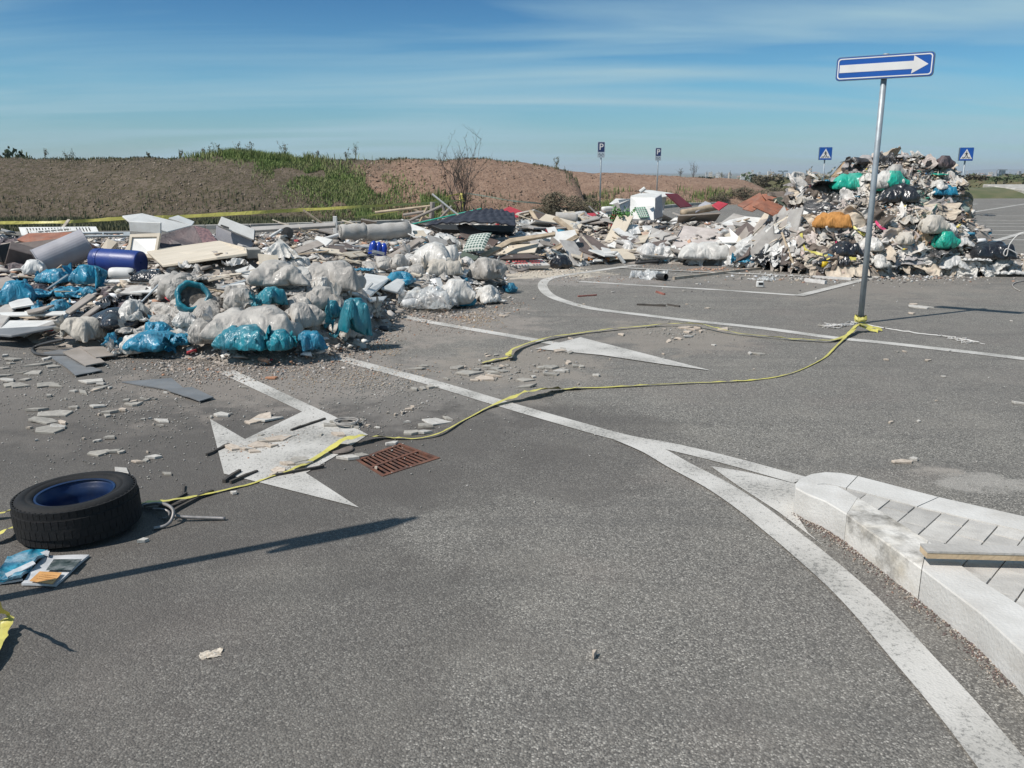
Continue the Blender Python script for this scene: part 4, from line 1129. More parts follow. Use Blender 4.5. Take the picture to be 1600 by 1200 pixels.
def stick(a, b, r, lab, mat=M_STICKD, g=None, flat=True, zb=0):
    A = G(*a, zb); B = G(*b, zb); mid = (A + B) / 2; Ln = (B - A).length; yaw = math.atan2((B - A).y, (B - A).x)
    mb = MB(); q = random.Random(int(a[0] * 7 + a[1])); n = 5
    V = []
    for i in range(n + 1):
        x = (i / n - .5) * Ln; w = r * q.uniform(.85, 1.15); h = r * (1.0 if flat else 1.4) * q.uniform(.85, 1.1); dy = q.gauss(0, r * .18)
        V += [(x, -w + dy, 0), (x, w + dy, 0), (x, w * .9 + dy, 2 * h), (x, -w * .9 + dy, 2 * h)]
    F = [(3, 2, 1, 0), (n * 4, n * 4 + 1, n * 4 + 2, n * 4 + 3)]
    for i in range(n):
        for k in range(4): F.append((i * 4 + k, i * 4 + (k + 1) % 4, (i + 1) * 4 + (k + 1) % 4, (i + 1) * 4 + k))
    o = link_mesh('stick', raw_mesh('stick', V, F, [mat]), None, None, (mid.x, mid.y, zb + .001), (0, 0, yaw)); return tag(o, lab, 'stick', g)
for a, b, r, lab in sticks: stick(a, b, r, lab)
stick((323, 713), (358, 696), .008, 'dark stick across the left barb of the painted arrow')
stick((350, 755), (375, 738), .009, 'short dark stick left of two at the arrow lower edge')
stick((360, 756), (402, 738), .008, 'longer dark stick right of two at the arrow lower edge')
stick((430, 745), (506, 731), .008, 'dark stick lying on the lower part of the painted arrow')
stick((455, 674), (508, 656), .008, 'thin dark strip beside the arrow shaft')
stick((1043, 477), (1062, 480), .010, 'thin dark strip between the curved line and the bay line', zb=0)
stick((995, 477), (1040, 479), .012, 'long thin dark strip in the middle of the curved bay')
M_REDS = pmat('red_strip', (.33, .12, .09), (.2, .08, .06), scale=8, rough=.8)
stick((1025, 457), (1038, 461), .012, 'short reddish strip above the long dark strip in the bay', M_REDS)
stick((903, 464), (932, 462), .010, 'thin reddish lath inside the curved end of the bay', M_REDS)
M_PALEW = pmat('pale_lath', (.52, .46, .38), (.38, .32, .25), scale=10, rough=.85, bump=.3, dirt=.3, var=.15)
stick((1052, 437), (1195, 420), .02, 'long pale lath lying before the foot of the waste heap', M_PALEW)
stick((1258, 440), (1290, 444), .025, 'white rod lying near the corner of the painted bay', M_STRING)
stick((1270, 434), (1330, 438), .018, 'thin pale rod by the end of the bay line', M_STRING)

# packet and magazine at lower left
M_TEALP = pmat('teal_packet', (.02, .22, .32), (.012, .10, .17), scale=14, rough=.35, bump=.3, wr=1.2, coat=.3, dirt=.6, dirtc=(.5, .56, .58))
M_PAGEW = pmat('glossy_page', (.62, .62, .62), (.45, .46, .47), scale=12, rough=.4, bump=.2, coat=.2, dirt=.3, dirtc=(.06, .08, .1))
M_PAGEO = pmat('orange_panel', (.62, .33, .12), (.50, .25, .08), scale=30, rough=.5, bump=.1)
M_PAGED = pmat('dark_picture', (.02, .035, .035), (.07, .09, .09), scale=30, rough=.4, bump=.1, coat=.2, dirt=.35, dirtc=(.6, .6, .6))
def slab_px(name, cs, th, mat, lab=None, cat=None, parent=None, z=0.002, zs=None, wave=.004, group=None, n=6):
    """a thin sheet whose four corners lie on the ground"""
    P = [G(c[0], c[1], z + (zs[i] if zs else 0)) for i, c in enumerate(cs)]; c = sum(P, Vector()) / 4
    loc = Vector((c.x, c.y, 0)); V = []; F = []
    off = parent.location if parent is not None else loc
    q = random.Random(int(cs[0][0] * 13 + cs[0][1]))
    s_ = q.uniform(0, 50)
    for s in (0, 1):
        for i in range(n + 1):
            for j in range(n + 1):
                p = P[0].lerp(P[1], i / n).lerp(P[3].lerp(P[2], i / n), j / n)
                zz = abs(noise.noise((p.x * 6 + s_, p.y * 6, 0))) * wave * 2
                V.append(p + Vector((0, 0, zz + s * th)) - off)
    m = n + 1; b = m * m
    for i in range(n):
        for j in range(n):
            a = (i * m + j, (i + 1) * m + j, (i + 1) * m + j + 1, i * m + j + 1); F.append(a[::-1]); F.append(tuple(x + b for x in a))
    for i in range(n):
        F += [(i * m, (i + 1) * m, (i + 1) * m + b, i * m + b), ((i + 1) * m + n, i * m + n, i * m + n + b, (i + 1) * m + n + b), (i + 1, i, i + b, i + 1 + b)[::1], (n * m + i, n * m + i + 1, n * m + i + 1 + b, n * m + i + b)]
    o = link_mesh(name, raw_mesh(name, V, F, [mat]), None, parent, None if parent else loc)
    if lab: tag(o, lab, cat, group)
    return o
t = thing('plastic_packet', 'torn teal plastic packet with white edges at the left edge', 'packet', G(35, 888))
slab_px('packet_body', [(-8, 912), (12, 874), (62, 862), (78, 866)][:2] + [(76, 865), (34, 908)], .012, M_TEALP, parent=t, z=.012, wave=.022, n=14)
slab_px('white_rim', [(-12, 915), (0, 913), (36, 908), (30, 903)], .008, M_PAGEW, parent=t, z=.006, wave=.01)
slab_px('white_fold', [(8, 898), (52, 880), (56, 884), (12, 903)], .004, M_PAGEW, parent=t, z=.032, wave=.01)
slab_px('white_rim', [(56, 864), (66, 861), (78, 864), (76, 870)], .008, M_PAGEW, parent=t, z=.022, wave=.006)
t = thing('magazine', 'open glossy magazine with an orange panel and dark picture beside the packet', 'magazine', G(88, 892))
slab_px('page_block', [(34, 916), (70, 872), (140, 870), (88, 917)], .010, M_PAGEW, parent=t, z=.002, wave=.006, n=8)
slab_px('orange_panel', [(46, 908), (62, 893), (97, 895), (82, 913)], .0012, M_PAGEO, parent=t, z=.0235, wave=.0)
slab_px('dark_picture', [(72, 891), (84, 874), (128, 874), (112, 891)], .0012, M_PAGED, parent=t, z=.0235, wave=.0)
mb = MB()
for r_ in range(3):
    for k in range(9):
        u0 = .1 + .09 * k + R.uniform(-.01, .01); v0 = .22 + .24 * r_
        a, b = G(50, 906, .0252), G(66, 894.5, .0252); c_, d_ = G(84, 911, .0252), G(96, 896.5, .0252)
        def q_(u, v): return a.lerp(c_, u).lerp(b.lerp(d_, u), v) - t.location
        mb.add([q_(u0, v0), q_(u0 + .06, v0), q_(u0 + .06, v0 + .07), q_(u0, v0 + .07)], [(0, 1, 2, 3)])
mb.build('printed_lines', pmat('print_brown', (.3, .13, .04), rough=.6), t)

# ------------------------------------------------------------------ broken tiles lying on the asphalt
M_TILE = pmat('grey_tile', (.36, .335, .29), (.28, .26, .23), scale=7, rough=.8, bump=.25, bscale=70, dirt=.3, var=.15)
M_TILEW = pmat('white_tile', (.52, .49, .44), (.42, .39, .35), scale=7, rough=.6, bump=.2, dirt=.25, var=.1)
M_TERRA = pmat('terracotta', (.46, .22, .12), (.38, .18, .10), scale=9, rough=.9, bump=.3, dirt=.3, dirtc=(.5, .42, .35), var=.15)
M_BEIGE = pmat('beige_tile', (.52, .44, .36), (.42, .35, .28), scale=7, rough=.8, bump=.25, dirt=.3, var=.12)
def shard(seed, th):
    q = random.Random(seed); n = q.choice((3, 4, 4, 5, 5)); an = sorted(q.uniform(0, 2 * PI) for _ in range(n))
    an = [2 * PI * k / n + q.uniform(-.45, .45) for k in range(n)]; el = q.uniform(.35, .75)
    poly = [(math.cos(a) * q.uniform(.75, 1.1) * .5, math.sin(a) * el * q.uniform(.75, 1.1) * .5) for a in an]
    V = [(x, y, 0) for x, y in poly] + [(x, y, th * .85) for x, y in poly] + [(x * .96, y * .94, th) for x, y in poly]
    F = [tuple(range(n - 1, -1, -1)), tuple(range(2 * n, 3 * n))]
    for r_ in range(2):
        for i in range(n): F.append((r_ * n + i, r_ * n + (i + 1) % n, (r_ + 1) * n + (i + 1) % n, (r_ + 1) * n + i))
    return raw_mesh('tile_fragment', V, F)
SHARDS = {}
for mname, mm in (('g', M_TILE), ('w', M_TILEW), ('t', M_TERRA), ('b', M_BEIGE)):
    SHARDS[mname] = []
    for s in range(9):
        me = shard(100 + s, .11); me.materials.append(mm); SHARDS[mname].append(me)
TILE_W = {'g': 'grey broken tile', 'w': 'white broken tile', 't': 'orange brown brick', 'b': 'beige broken tile'}
TILE_LAB = {'g': ('grey broken tile fragment lying loose on the asphalt', 'grey broken tile fragments on the asphalt'),
            'w': ('white broken tile fragment lying loose on the asphalt', 'white broken tile fragments on the asphalt'),
            't': ('orange brown broken brick fragment lying on the asphalt', 'orange brown fragments on the asphalt'),
            'b': ('beige broken tile fragment lying loose on the asphalt', 'beige broken tile fragments on the asphalt')}
def put_tile(px, py, wpx, c='g', lab=None, yaw=None, thk=1.0, z=0, tilt=0.0, asp=1.0, s=None):
    p = G(px, py, z); w = (1.25 if wpx > 12 else 1.1) * wpx * depth(p) / FPX
    me = SHARDS[c][R.randrange(9) if s is None else s]
    o = link_mesh('tile_fragment', me, None, None, (p.x, p.y, z + .002), (R.gauss(0, .05) + tilt, R.gauss(0, .05), R.uniform(0, 6.28) if yaw is None else yaw), (w, w * asp * R.uniform(.8, 1.3), (.11 if wpx > 12 else .08) * thk * R.uniform(.8, 1.4)))
    if tilt: o.location.z += w * .2 * abs(tilt)
    l_, g_ = TILE_LAB[c]
    tag(o, lab or l_, 'broken tile', None if lab else g_)
    if not lab: REG.append((o, TILE_W[c] + ' fragment', TILE_W[c] + ' fragments', w))
    return o
tiles = [(5, 575, 18, 'g'), (20, 602, 26, 'g'), (6, 587, 20, 'g'), (17, 568, 12, 'g'), (38, 594, 14, 'g'), (33, 583, 16, 'g'), (12, 594, 34, 'w'), (62, 570, 34, 'g'), (84, 573, 22, 'g'), (55, 583, 28, 'g'), (52, 581, 10, 'g'), (25, 563, 14, 'g'), (8, 556, 14, 'w'), (22, 562, 24, 'g'), (73, 561, 16, 'w'), (110, 562, 9, 'g'), (38, 552, 7, 'b'),
         (145, 596, 40, 'w'), (158, 600, 14, 'w'), (75, 601, 36, 'g'), (87, 603, 34, 'g'), (32, 603, 28, 'g'), (40, 593, 14, 'g'), (115, 612, 12, 'w'), (130, 614, 26, 'g'), (150, 610, 14, 'b'), (157, 606, 24, 'g'), (172, 606, 14, 'w'), (77, 619, 12, 'g'), (39, 617, 6, 'w'), (259, 614, 11, 'w'), (103, 624, 5, 'g'),
         (60, 641, 28, 'g'), (88, 647, 46, 'g'), (115, 637, 16, 'g'), (70, 658, 42, 'g'), (90, 667, 30, 'w'), (78, 672, 42, 'g'), (47, 669, 10, 'b'), (98, 661, 20, 'b'), (152, 635, 22, 'w'), (198, 626, 14, 'g'), (207, 628, 16, 'b'), (214, 632, 18, 'g'), (222, 624, 16, 'g'), (232, 625, 12, 'g'), (242, 624, 9, 'g'), (205, 633, 20, 'g'), (172, 645, 24, 'g'), (155, 648, 8, 'b'), (192, 641, 14, 'b'), (168, 650, 12, 'g'),
         (224, 655, 9, 'g'), (234, 654, 6, 'w'), (254, 658, 26, 'w'), (252, 665, 15, 'g'), (240, 663, 5, 'b'), (131, 686, 6, 'b'), (148, 690, 10, 'g'), (154, 689, 11, 'w'), (173, 684, 20, 'g'), (57, 688, 6, 'w'), (155, 708, 30, 'g'), (178, 706, 20, 'g'), (190, 707, 12, 'g'), (215, 722, 18, 'b'), (228, 720, 12, 'g'), (241, 715, 20, 'w'), (190, 737, 38, 'w'), (203, 747, 14, 'w'), (262, 741, 17, 'g'), (230, 707, 5, 'b'), (224, 846, 14, 'w'), (365, 771, 12, 'w'),
         (330, 652, 10, 'g'), (347, 649, 24, 'w'), (360, 647, 8, 'g'), (405, 655, 50, 'b'), (392, 660, 18, 'b'), (420, 655, 40, 'w'), (365, 701, 28, 'b'), (390, 702, 14, 'w'), (405, 696, 30, 'b'), (420, 688, 34, 'b'), (435, 685, 36, 'b'), (450, 682, 26, 'w'), (410, 690, 20, 'g'), (408, 680, 10, 'g'), (398, 706, 20, 'b'), (380, 703, 14, 'b'), (425, 697, 18, 'b'), (458, 722, 30, 'g'), (470, 718, 26, 'g'), (450, 726, 20, 'b'), (436, 735, 24, 'b'), (428, 742, 16, 'b'), (476, 725, 22, 'g'),
         (515, 665, 40, 'g'), (530, 660, 22, 'g'), (548, 657, 20, 'g'), (502, 680, 10, 'g'), (530, 680, 22, 'b'), (555, 668, 14, 'g'), (567, 656, 6, 'g'), (575, 665, 8, 'b'), (590, 668, 10, 'w'), (637, 660, 12, 'w'), (545, 716, 30, 'w'), (565, 712, 22, 'g'), (612, 694, 20, 'w'), (588, 732, 8, 'b'), (643, 677, 26, 'g'), (665, 666, 30, 'g'), (660, 676, 26, 'w'), (682, 659, 44, 'w'), (700, 655, 18, 'g'), (381, 605, 17, 'g'), (375, 604, 8, 'w'), (425, 591, 18, 't'), (424, 567, 20, 't'),
         (652, 576, 24, 'g'), (662, 572, 14, 'g'), (697, 592, 14, 'g'), (648, 609, 14, 'g'), (660, 607, 14, 'g'), (672, 605, 16, 'g'), (682, 605, 10, 'g'), (550, 601, 10, 'b'), (600, 600, 6, 'b'), (630, 645, 12, 'b'), (640, 640, 12, 'b'), (645, 636, 10, 'b'), (618, 648, 8, 'b'), (606, 645, 6, 'b'),
         (713, 575, 22, 'g'), (735, 583, 38, 'g'), (762, 573, 16, 'g'), (775, 576, 20, 'g'), (770, 583, 22, 'g'), (785, 580, 20, 'g'), (745, 578, 14, 'g'), (758, 592, 30, 'b'), (772, 588, 24, 'b'), (742, 594, 14, 'b'), (784, 572, 14, 'b'), (725, 573, 10, 'b'), (763, 556, 10, 'b'), (775, 555, 12, 'g'), (760, 553, 8, 'b'), (792, 571, 12, 'g'),
         (834, 571, 8, 'g'), (845, 575, 12, 'g'), (860, 574, 24, 'g'), (838, 580, 12, 'g'), (852, 582, 16, 'w'), (862, 585, 24, 'g'), (877, 580, 22, 'w'), (885, 581, 14, 'g'), (888, 567, 16, 'b'), (900, 572, 24, 'g'), (908, 573, 12, 'g'), (822, 594, 26, 'g'), (825, 604, 30, 'g'), (834, 589, 10, 'w'), (932, 587, 12, 'w'), (903, 600, 5, 'g'), (858, 560, 6, 'b'), (875, 548, 20, 'b'), (890, 551, 16, 'g'), (880, 545, 14, 'g'), (953, 561, 6, 'b'), (972, 523, 16, 'b'), (890, 529, 12, 'b'), (905, 529, 8, 'w'),
         (1037, 553, 10, 'b'), (1037, 559, 6, 'g'), (1115, 539, 9, 'w'), (1045, 533, 16, 'b'), (1050, 528, 10, 'w'), (1060, 529, 14, 'b'), (1077, 526, 20, 'w'), (1085, 515, 18, 'b'), (1090, 512, 14, 'b'), (1070, 512, 20, 'b'), (1055, 530, 10, 'b'), (1075, 519, 14, 'b'), (1095, 518, 12, 'b'), (1038, 514, 10, 'b'), (1130, 514, 22, 'b'), (1140, 512, 12, 'g'), (1172, 552, 14, 'w'), (1186, 553, 18, 'g'), (1178, 577, 5, 'b'), (904, 600, 5, 'b'),
         (1410, 722, 30, 'b'), (1428, 718, 12, 'w'), (1474, 588, 9, 'w'), (1435, 658, 9, 'w'), (1392, 660, 10, 'b'), (1463, 626, 5, 'b'), (1590, 630, 24, 'w'), (1450, 563, 12, 'b'), (1413, 549, 9, 'b'), (1403, 550, 5, 'g'), (1385, 562, 8, 'b'), (1275, 560, 5, 'w'), (1437, 480, 28, 'w'), (1428, 476, 14, 'b'), (1450, 480, 16, 'w'), (1423, 489, 16, 'b'), (1402, 471, 6, 'w'), (1580, 501, 6, 'w'), (1290, 510, 18, 'g'), (1385, 512, 12, 'g'), (1484, 548, 8, 'w'),
         (958, 456, 7, 'w'), (993, 463, 6, 'g'), (1069, 454, 6, 'g'), (1105, 481, 9, 'b'), (1073, 475, 5, 'b'), (932, 465, 5, 'g'), (905, 477, 7, 'g'), (912, 475, 6, 'b'), (787, 493, 14, 'b'), (795, 489, 8, 'b'), (1090, 443, 8, 'w'), (1062, 419, 9, 'w'), (662, 517, 0, 'b')]
for a in tiles:
    if a[2]: put_tile(a[0], a[1] + 1, a[2] * 1.05, a[3], yaw=(-.1 + R.gauss(0, .5)) if a[2] > 16 else None)
# the crumpled scraps close by
for px, py, w, lab in ((330, 1020, 34, 'crumpled scrap of beige paper on the near asphalt at lower left'), (929, 1024, 19, 'small crumbled pale stone alone on the near asphalt')):
    pass
FILM_SCRAP = FILMS[3]
def scrap(px, py, wpx, mat, lab, nm='paper_scrap', cat='scrap', sq=1.0, yaw=0, mesh=None, zk=.8, group=None):
    me = mesh or FILM_SCRAP; p = G(px, py); w = wpx * depth(p) / FPX; s = w / me['dims'][0]
    o = link_mesh(nm, me, mat, None, (p.x, p.y, .001), (0, 0, yaw), (s, s * sq, s * zk)); return tag(o, lab, cat, group)
M_PAPER = pmat('dirty_paper', (.58, .52, .44), (.42, .35, .27), scale=4, rough=.85, bump=.2, dirt=.3)
scrap(330, 1023, 34, M_PAPER, 'crumpled scrap of beige paper on the near asphalt at lower left', sq=.7, yaw=.3)
put_tile(929, 1026, 19, 'b', 'small pale broken stone lying alone on the near asphalt in the middle', thk=1.6)
# cable coil on the arrow, a dark round lid
M_CABLE = pmat('grey_cable', (.36, .34, .31), (.24, .22, .2), scale=20, rough=.7, bump=.1)
t = thing('cable_coil', 'small coil of grey cable lying beside the painted arrow shaft', 'cable', G(541, 666))
for k in range(5):
    c = G(541 + R.uniform(-3, 3), 665 + R.uniform(-1, 1)); rr_ = .05 + .006 * k
    pts_ = [c + Vector((math.cos(j * PI / 7) * rr_ * 1.05, math.sin(j * PI / 7) * rr_, .004 + .006 * k)) for j in range(15)]
    string('loop', pts_, .0055, M_CABLE, 5, t, k=2)
p = G(532, 704); mb = MB(); mb.lathe([(.001, 0), (.075, 0), (.078, .006), (.072, .011), (.001, .012)], 28)
tag(mb.build('round_lid', pmat('brown_lid', (.17, .14, .12), (.12, .1, .085), scale=12, rough=.8, dirt=.3), smooth=False, loc=(p.x, p.y, .006), rot=(.03, .02, 0)), 'flat brown round lid on the painted arrow beside the drain', 'lid')
# slate sheets lying in front
M_SLATE = pmat('slate_sheet', (.17, .175, .18), (.135, .14, .145), scale=5, rough=.6, bump=.1, dirt=.3, dirtc=(.2, .18, .16))
M_BOARD = pmat('taupe_board', (.30, .265, .235), (.24, .21, .18), scale=4, rough=.8, bump=.15, dirt=.25, var=.1)
slab_px('slate_sheet', [(190, 598), (268, 592), (296, 615), (282, 614)], .008, M_SLATE, 'dark slate coloured sheet lying flat, left of an overlapping pair', 'sheet')
slab_px('slate_sheet', [(262, 611), (300, 606), (334, 622), (312, 628)], .007, M_SLATE, 'small dark slate coloured sheet overlapping the end of the longer one', 'sheet', z=.012)
slab_px('slate_sheet', [(68, 552), (125, 543), (147, 583), (120, 587)], .008, M_SLATE, 'bluish grey sheet lying on the asphalt before the boards at left', 'sheet')
slab_px('slate_sheet', [(96, 568), (146, 575), (160, 580), (118, 588)], .007, M_SLATE, 'small bluish sheet under the end of the taupe board', 'sheet', z=.011)
slab_px('flat_board', [(98, 552), (130, 541), (165, 568), (134, 573)], .010, M_BOARD, 'taupe board lying flat on the asphalt left of the beige sack', 'board', z=.022)
slab_px('flat_board', [(128, 545), (162, 543), (182, 556), (150, 560)], .009, M_BOARD, 'smaller taupe board overlapping behind, beside the beige sack', 'board', z=.034)
t = thing('rubber_hose', 'black rubber hose curling on the asphalt before the boards at left', 'hose', G(90, 557))
string('hose', [G(*p) for p in ((100, 533, .1), (75, 538, .06), (56, 544, .01), (51, 550, 0), (60, 556, 0), (85, 557.5, 0), (130, 557, 0), (168, 553, 0))], .014, pmat('black_rubber', (.03, .03, .03), (.05, .05, .05), rough=.6), 8, t)
# ------------------------------------------------------------------ the dump: one height field that everything rests on
fr_px = [(-260, 505), (-100, 512), (0, 528), (60, 545), (110, 548), (180, 556), (260, 562), (340, 572), (450, 577), (520, 566), (575, 545), (600, 520), (640, 492), (700, 486), (780, 472), (806, 455), (790, 430), (858, 420), (960, 412), (1010, 411), (1060, 414), (1130, 414), (1180, 420), (1250, 428), (1330, 433), (1430, 428), (1530, 432), (1600, 430), (1680, 428)]
FR = [G(*p) for p in fr_px]
POLY = [(p.x, p.y) for p in FR] + [(9.4, 15.0), (8.3, 15.6), (8.2, 17.2), (6.5, 18.2), (5.2, 19.5), (3.6, 20.6), (0, 20.6), (-5, 20.4), (-10, 20.3), (-17, 20)]
GX0, GX1, GY0, GY1, GS = -17.5, 10.5, 6.0, 22.0, 0.1
gx = np.arange(GX0, GX1 + GS / 2, GS); gy = np.arange(GY0, GY1 + GS / 2, GS)
XX, YY = np.meshgrid(gx, gy, indexing='ij')
def poly_dist(X, Y, P):
    inside = np.zeros(X.shape, bool); D = np.full(X.shape, 1e9); n = len(P)
    for i in range(n):
        x1, y1 = P[i]; x2, y2 = P[(i + 1) % n]
        c = ((y1 > Y) != (y2 > Y)) & (X < (x2 - x1) * (Y - y1) / (y2 - y1 + 1e-12) + x1); inside ^= c
        L2 = (x2 - x1) ** 2 + (y2 - y1) ** 2
        t = np.clip(((X - x1) * (x2 - x1) + (Y - y1) * (y2 - y1)) / L2, 0, 1)
        D = np.minimum(D, np.hypot(X - x1 - t * (x2 - x1), Y - y1 - t * (y2 - y1)))
    return np.where(inside, D, -D)
DD = poly_dist(XX, YY, POLY)
NZ = np.array([[noise.fractal((x * .55, y * .55, 3.0), 1.0, 2.0, 4) for y in gy] for x in gx])
NZ2 = np.array([[noise.noise((x * 3.1, y * 3.1, 9.0)) for y in gy] for x in gx])
Hm = .50 + .20 * NZ + .05 * NZ2
Hm = Hm * np.interp(XX, [-9, -5, -3.6, -1.5, 0.5, 3], [.85, .8, 1.05, 1.0, 1.0, 1.25])
ramp = np.interp(XX, [-8, -5, -3.3, -2.0, -.5, 0.6, 4, 9], [2.4, 2.2, 1.5, 1.3, 1.0, 1.0, 1.1, .8])
HH = np.where(DD > 0, np.maximum(.05, Hm) * (1 - np.exp(-(np.maximum(DD, 0) / ramp) ** 1.15)), -.1)
def bump(cx, cy, rx, ry, h, p=2.0, rz=0):
    X = XX - cx; Y = YY - cy; c, s = math.cos(rz), math.sin(rz); x = (X * c + Y * s) / rx; y = (-X * s + Y * c) / ry
    r = np.abs(x) ** p + np.abs(y) ** p
    return h * np.sqrt(np.clip(1 - r, 0, 1))
for cx_, cy_, a_, b_, h_ in ((390, 520, 1.4, 1.0, .22), (500, 520, .9, .8, .18), (270, 530, .9, .8, .12), (700, 450, .8, 1.1, .16), (620, 440, .8, 1.0, .10)):
    g_ = G(cx_, cy_); HH = HH + np.where(DD > 0, h_ * np.exp(-((XX - g_.x) / a_) ** 2 - ((YY - g_.y - .4) / b_) ** 2) * (1 - np.exp(-(np.maximum(DD, 0) / .35) ** 1.3)), 0)
# the right end: only a thin skirt of litter
HH = np.where(XX > 7.9, np.minimum(HH, .16), HH)
# the big mound in two tiers
warpx = NZ * .25
up_ = bump(7.0, 16.0, 1.2, 1.25, 1.80, 3.6, -.06) + .10 * NZ2
lo_ = bump(6.35, 15.55, 1.95, 1.75, 1.12, 3.0, .02) + .08 * NZ2
lf_ = bump(5.7, 16.1, 1.1, 1.2, 1.3, 2.0) + .08 * NZ2
sk_ = bump(6.1, 15.0, 2.9, 1.9, .42, 2.2) + .05 * NZ2
big = np.maximum.reduce([np.where(up_ > .2, up_, 0), np.where(lo_ > .2, lo_, 0), np.where(lf_ > .2, lf_, 0), np.where(sk_ > .08, sk_, 0)])
HH = np.where(DD > -.02, np.maximum(HH, big * (1 + .06 * NZ)), HH)
def H(x, y):
    fx = (x - GX0) / GS; fy = (y - GY0) / GS
    if fx < 0 or fy < 0 or fx >= len(gx) - 1 or fy >= len(gy) - 1: return 0.0
    i, j = int(fx), int(fy); a, b = fx - i, fy - j
    return max(0.0, float(HH[i, j] * (1 - a) * (1 - b) + HH[i + 1, j] * a * (1 - b) + HH[i, j + 1] * (1 - a) * b + HH[i + 1, j + 1] * a * b))
def hit(px, py, y0=6.5):
    d = ray(px, py); t = y0 / d.y; st = .03; best = 9; bp_ = None
    while True:
        x, y, z = d.x * t, d.y * t, CAMH + d.z * t
        h = H(x, y)
        if z <= h:
            return Vector((x, y, h))
        if h > .25 and z - h < best: best = z - h; bp_ = Vector((x, y, h))
        if y > 21.0:
            if bp_ is not None and best < .6: return bp_
            return G(px, py) if d.z < 0 and G(px, py).y < 60 else Vector((x, y, 0))
        t += st
def normal(p, e=.12):
    return Vector((H(p.x - e, p.y) - H(p.x + e, p.y), H(p.x, p.y - e) - H(p.x, p.y + e), 2 * e)).normalized()

# heap base
M_HEAP = pmat('heap_debris', (.36, .32, .28), (.20, .175, .15), scale=5, rough=.95, bump=.9, bscale=25, dirt=.6, dirtc=(.09, .08, .07))
ii = np.arange(len(gx)); st_ = 1
V = []; idx_ = -np.ones(HH.shape, int)
m_ = HH > -.05
keep = m_.copy(); keep[1:] |= m_[:-1]; keep[:-1] |= m_[1:]; keep[:, 1:] |= m_[:, :-1]; keep[:, :-1] |= m_[:, 1:]
for i in range(len(gx)):
    for j in range(len(gy)):
        if keep[i, j]:
            idx_[i, j] = len(V); V.append((gx[i], gy[j], max(-.03, HH[i, j] - .03 + .03 * NZ2[i, j])))
F = []
for i in range(len(gx) - 1):
    for j in range(len(gy) - 1):
        q = (idx_[i, j], idx_[i + 1, j], idx_[i + 1, j + 1], idx_[i, j + 1])
        if min(q) >= 0: F.append(q)
o = link_mesh('rubble_heap', raw_mesh('rubble_heap', V, F, [M_HEAP], smooth=True)); tag(o, kind='stuff')

# masses of small pieces, in screen-weighted and area-weighted spreads over the heap
PAL = [((.44, .40, .36), 5), ((.62, .60, .56), 4), ((.30, .27, .24), 4), ((.5, .42, .33), 3), ((.16, .14, .13), 3), ((.42, .25, .17), 1.2), ((.06, .06, .065), 1.5), ((.72, .72, .72), 2), ((.05, .22, .33), .25), ((.40, .05, .06), .15)]
def pal(pal_=PAL):
    t = R.random() * sum(w for _, w in pal_)
    for c, w in pal_:
        t -= w
        if t <= 0: break
    f = R.uniform(.75, 1.2); return tuple(min(.8, x * f) for x in c)
def heap_pt():
    while True:
        x = R.uniform(-14, 9.3); y = R.uniform(7, 20.6)
        if H(x, y) > .02: return x, y
P = []; S = []; C = []
for k in range(12000):
    x, y = heap_pt(); P.append((x, y, H(x, y) + R.uniform(-.01, .05))); S.append(R.choice((.02, .03, .04, .06, .09, .13))); C.append(pal())
chips('small_debris', P, S, C, flat=.22)
P = []; S = []; C = []
for k in range(5000):
    px = R.uniform(-20, 1610); py = R.uniform(335, 575); p = hit(px, py)
    if p.z < .02 or p.y > 21: continue
    P.append((p.x, p.y, p.z + R.uniform(-.01, .04))); S.append(R.choice((1.5, 2, 3, 4, 7)) * depth(p) / FPX); C.append(pal())
chips('small_debris', P, S, C, flat=.22)
# crumbs in front of the heap on the asphalt
RUB = [((.48, .40, .33), 5), ((.55, .51, .47), 4), ((.38, .33, .28), 3), ((.48, .25, .15), 1.2), ((.3, .28, .26), 2)]
RUBG = [((.42, .40, .36), 5), ((.52, .49, .45), 3), ((.3, .28, .25), 3)]
RUBT = [((.58, .42, .28), 5), ((.62, .5, .36), 3), ((.45, .33, .22), 2)]
def crumbs(cx, cy, sx, sy, n, pal_, smin=2, smax=6, shear=0.0, name='crumbs', flat=.38):
    P = []; S = []; C = []
    for k in range(n):
        u_ = R.gauss(0, 1); px = cx + sx * u_; py = cy + sy * R.gauss(0, 1) + shear * u_
        if py < 380: continue
        p = G(px, py); h = H(p.x, p.y)
        P.append((p.x, p.y, h + .004)); S.append(max(.010, R.uniform(smin * .8, smax) * (R.random() ** 1.3) * depth(p) / FPX)); f_ = .72; c_ = pal(pal_); C.append((c_[0] * f_, c_[1] * f_, c_[2] * f_))
    o = chips(name, P, S, C, flat=flat); return o
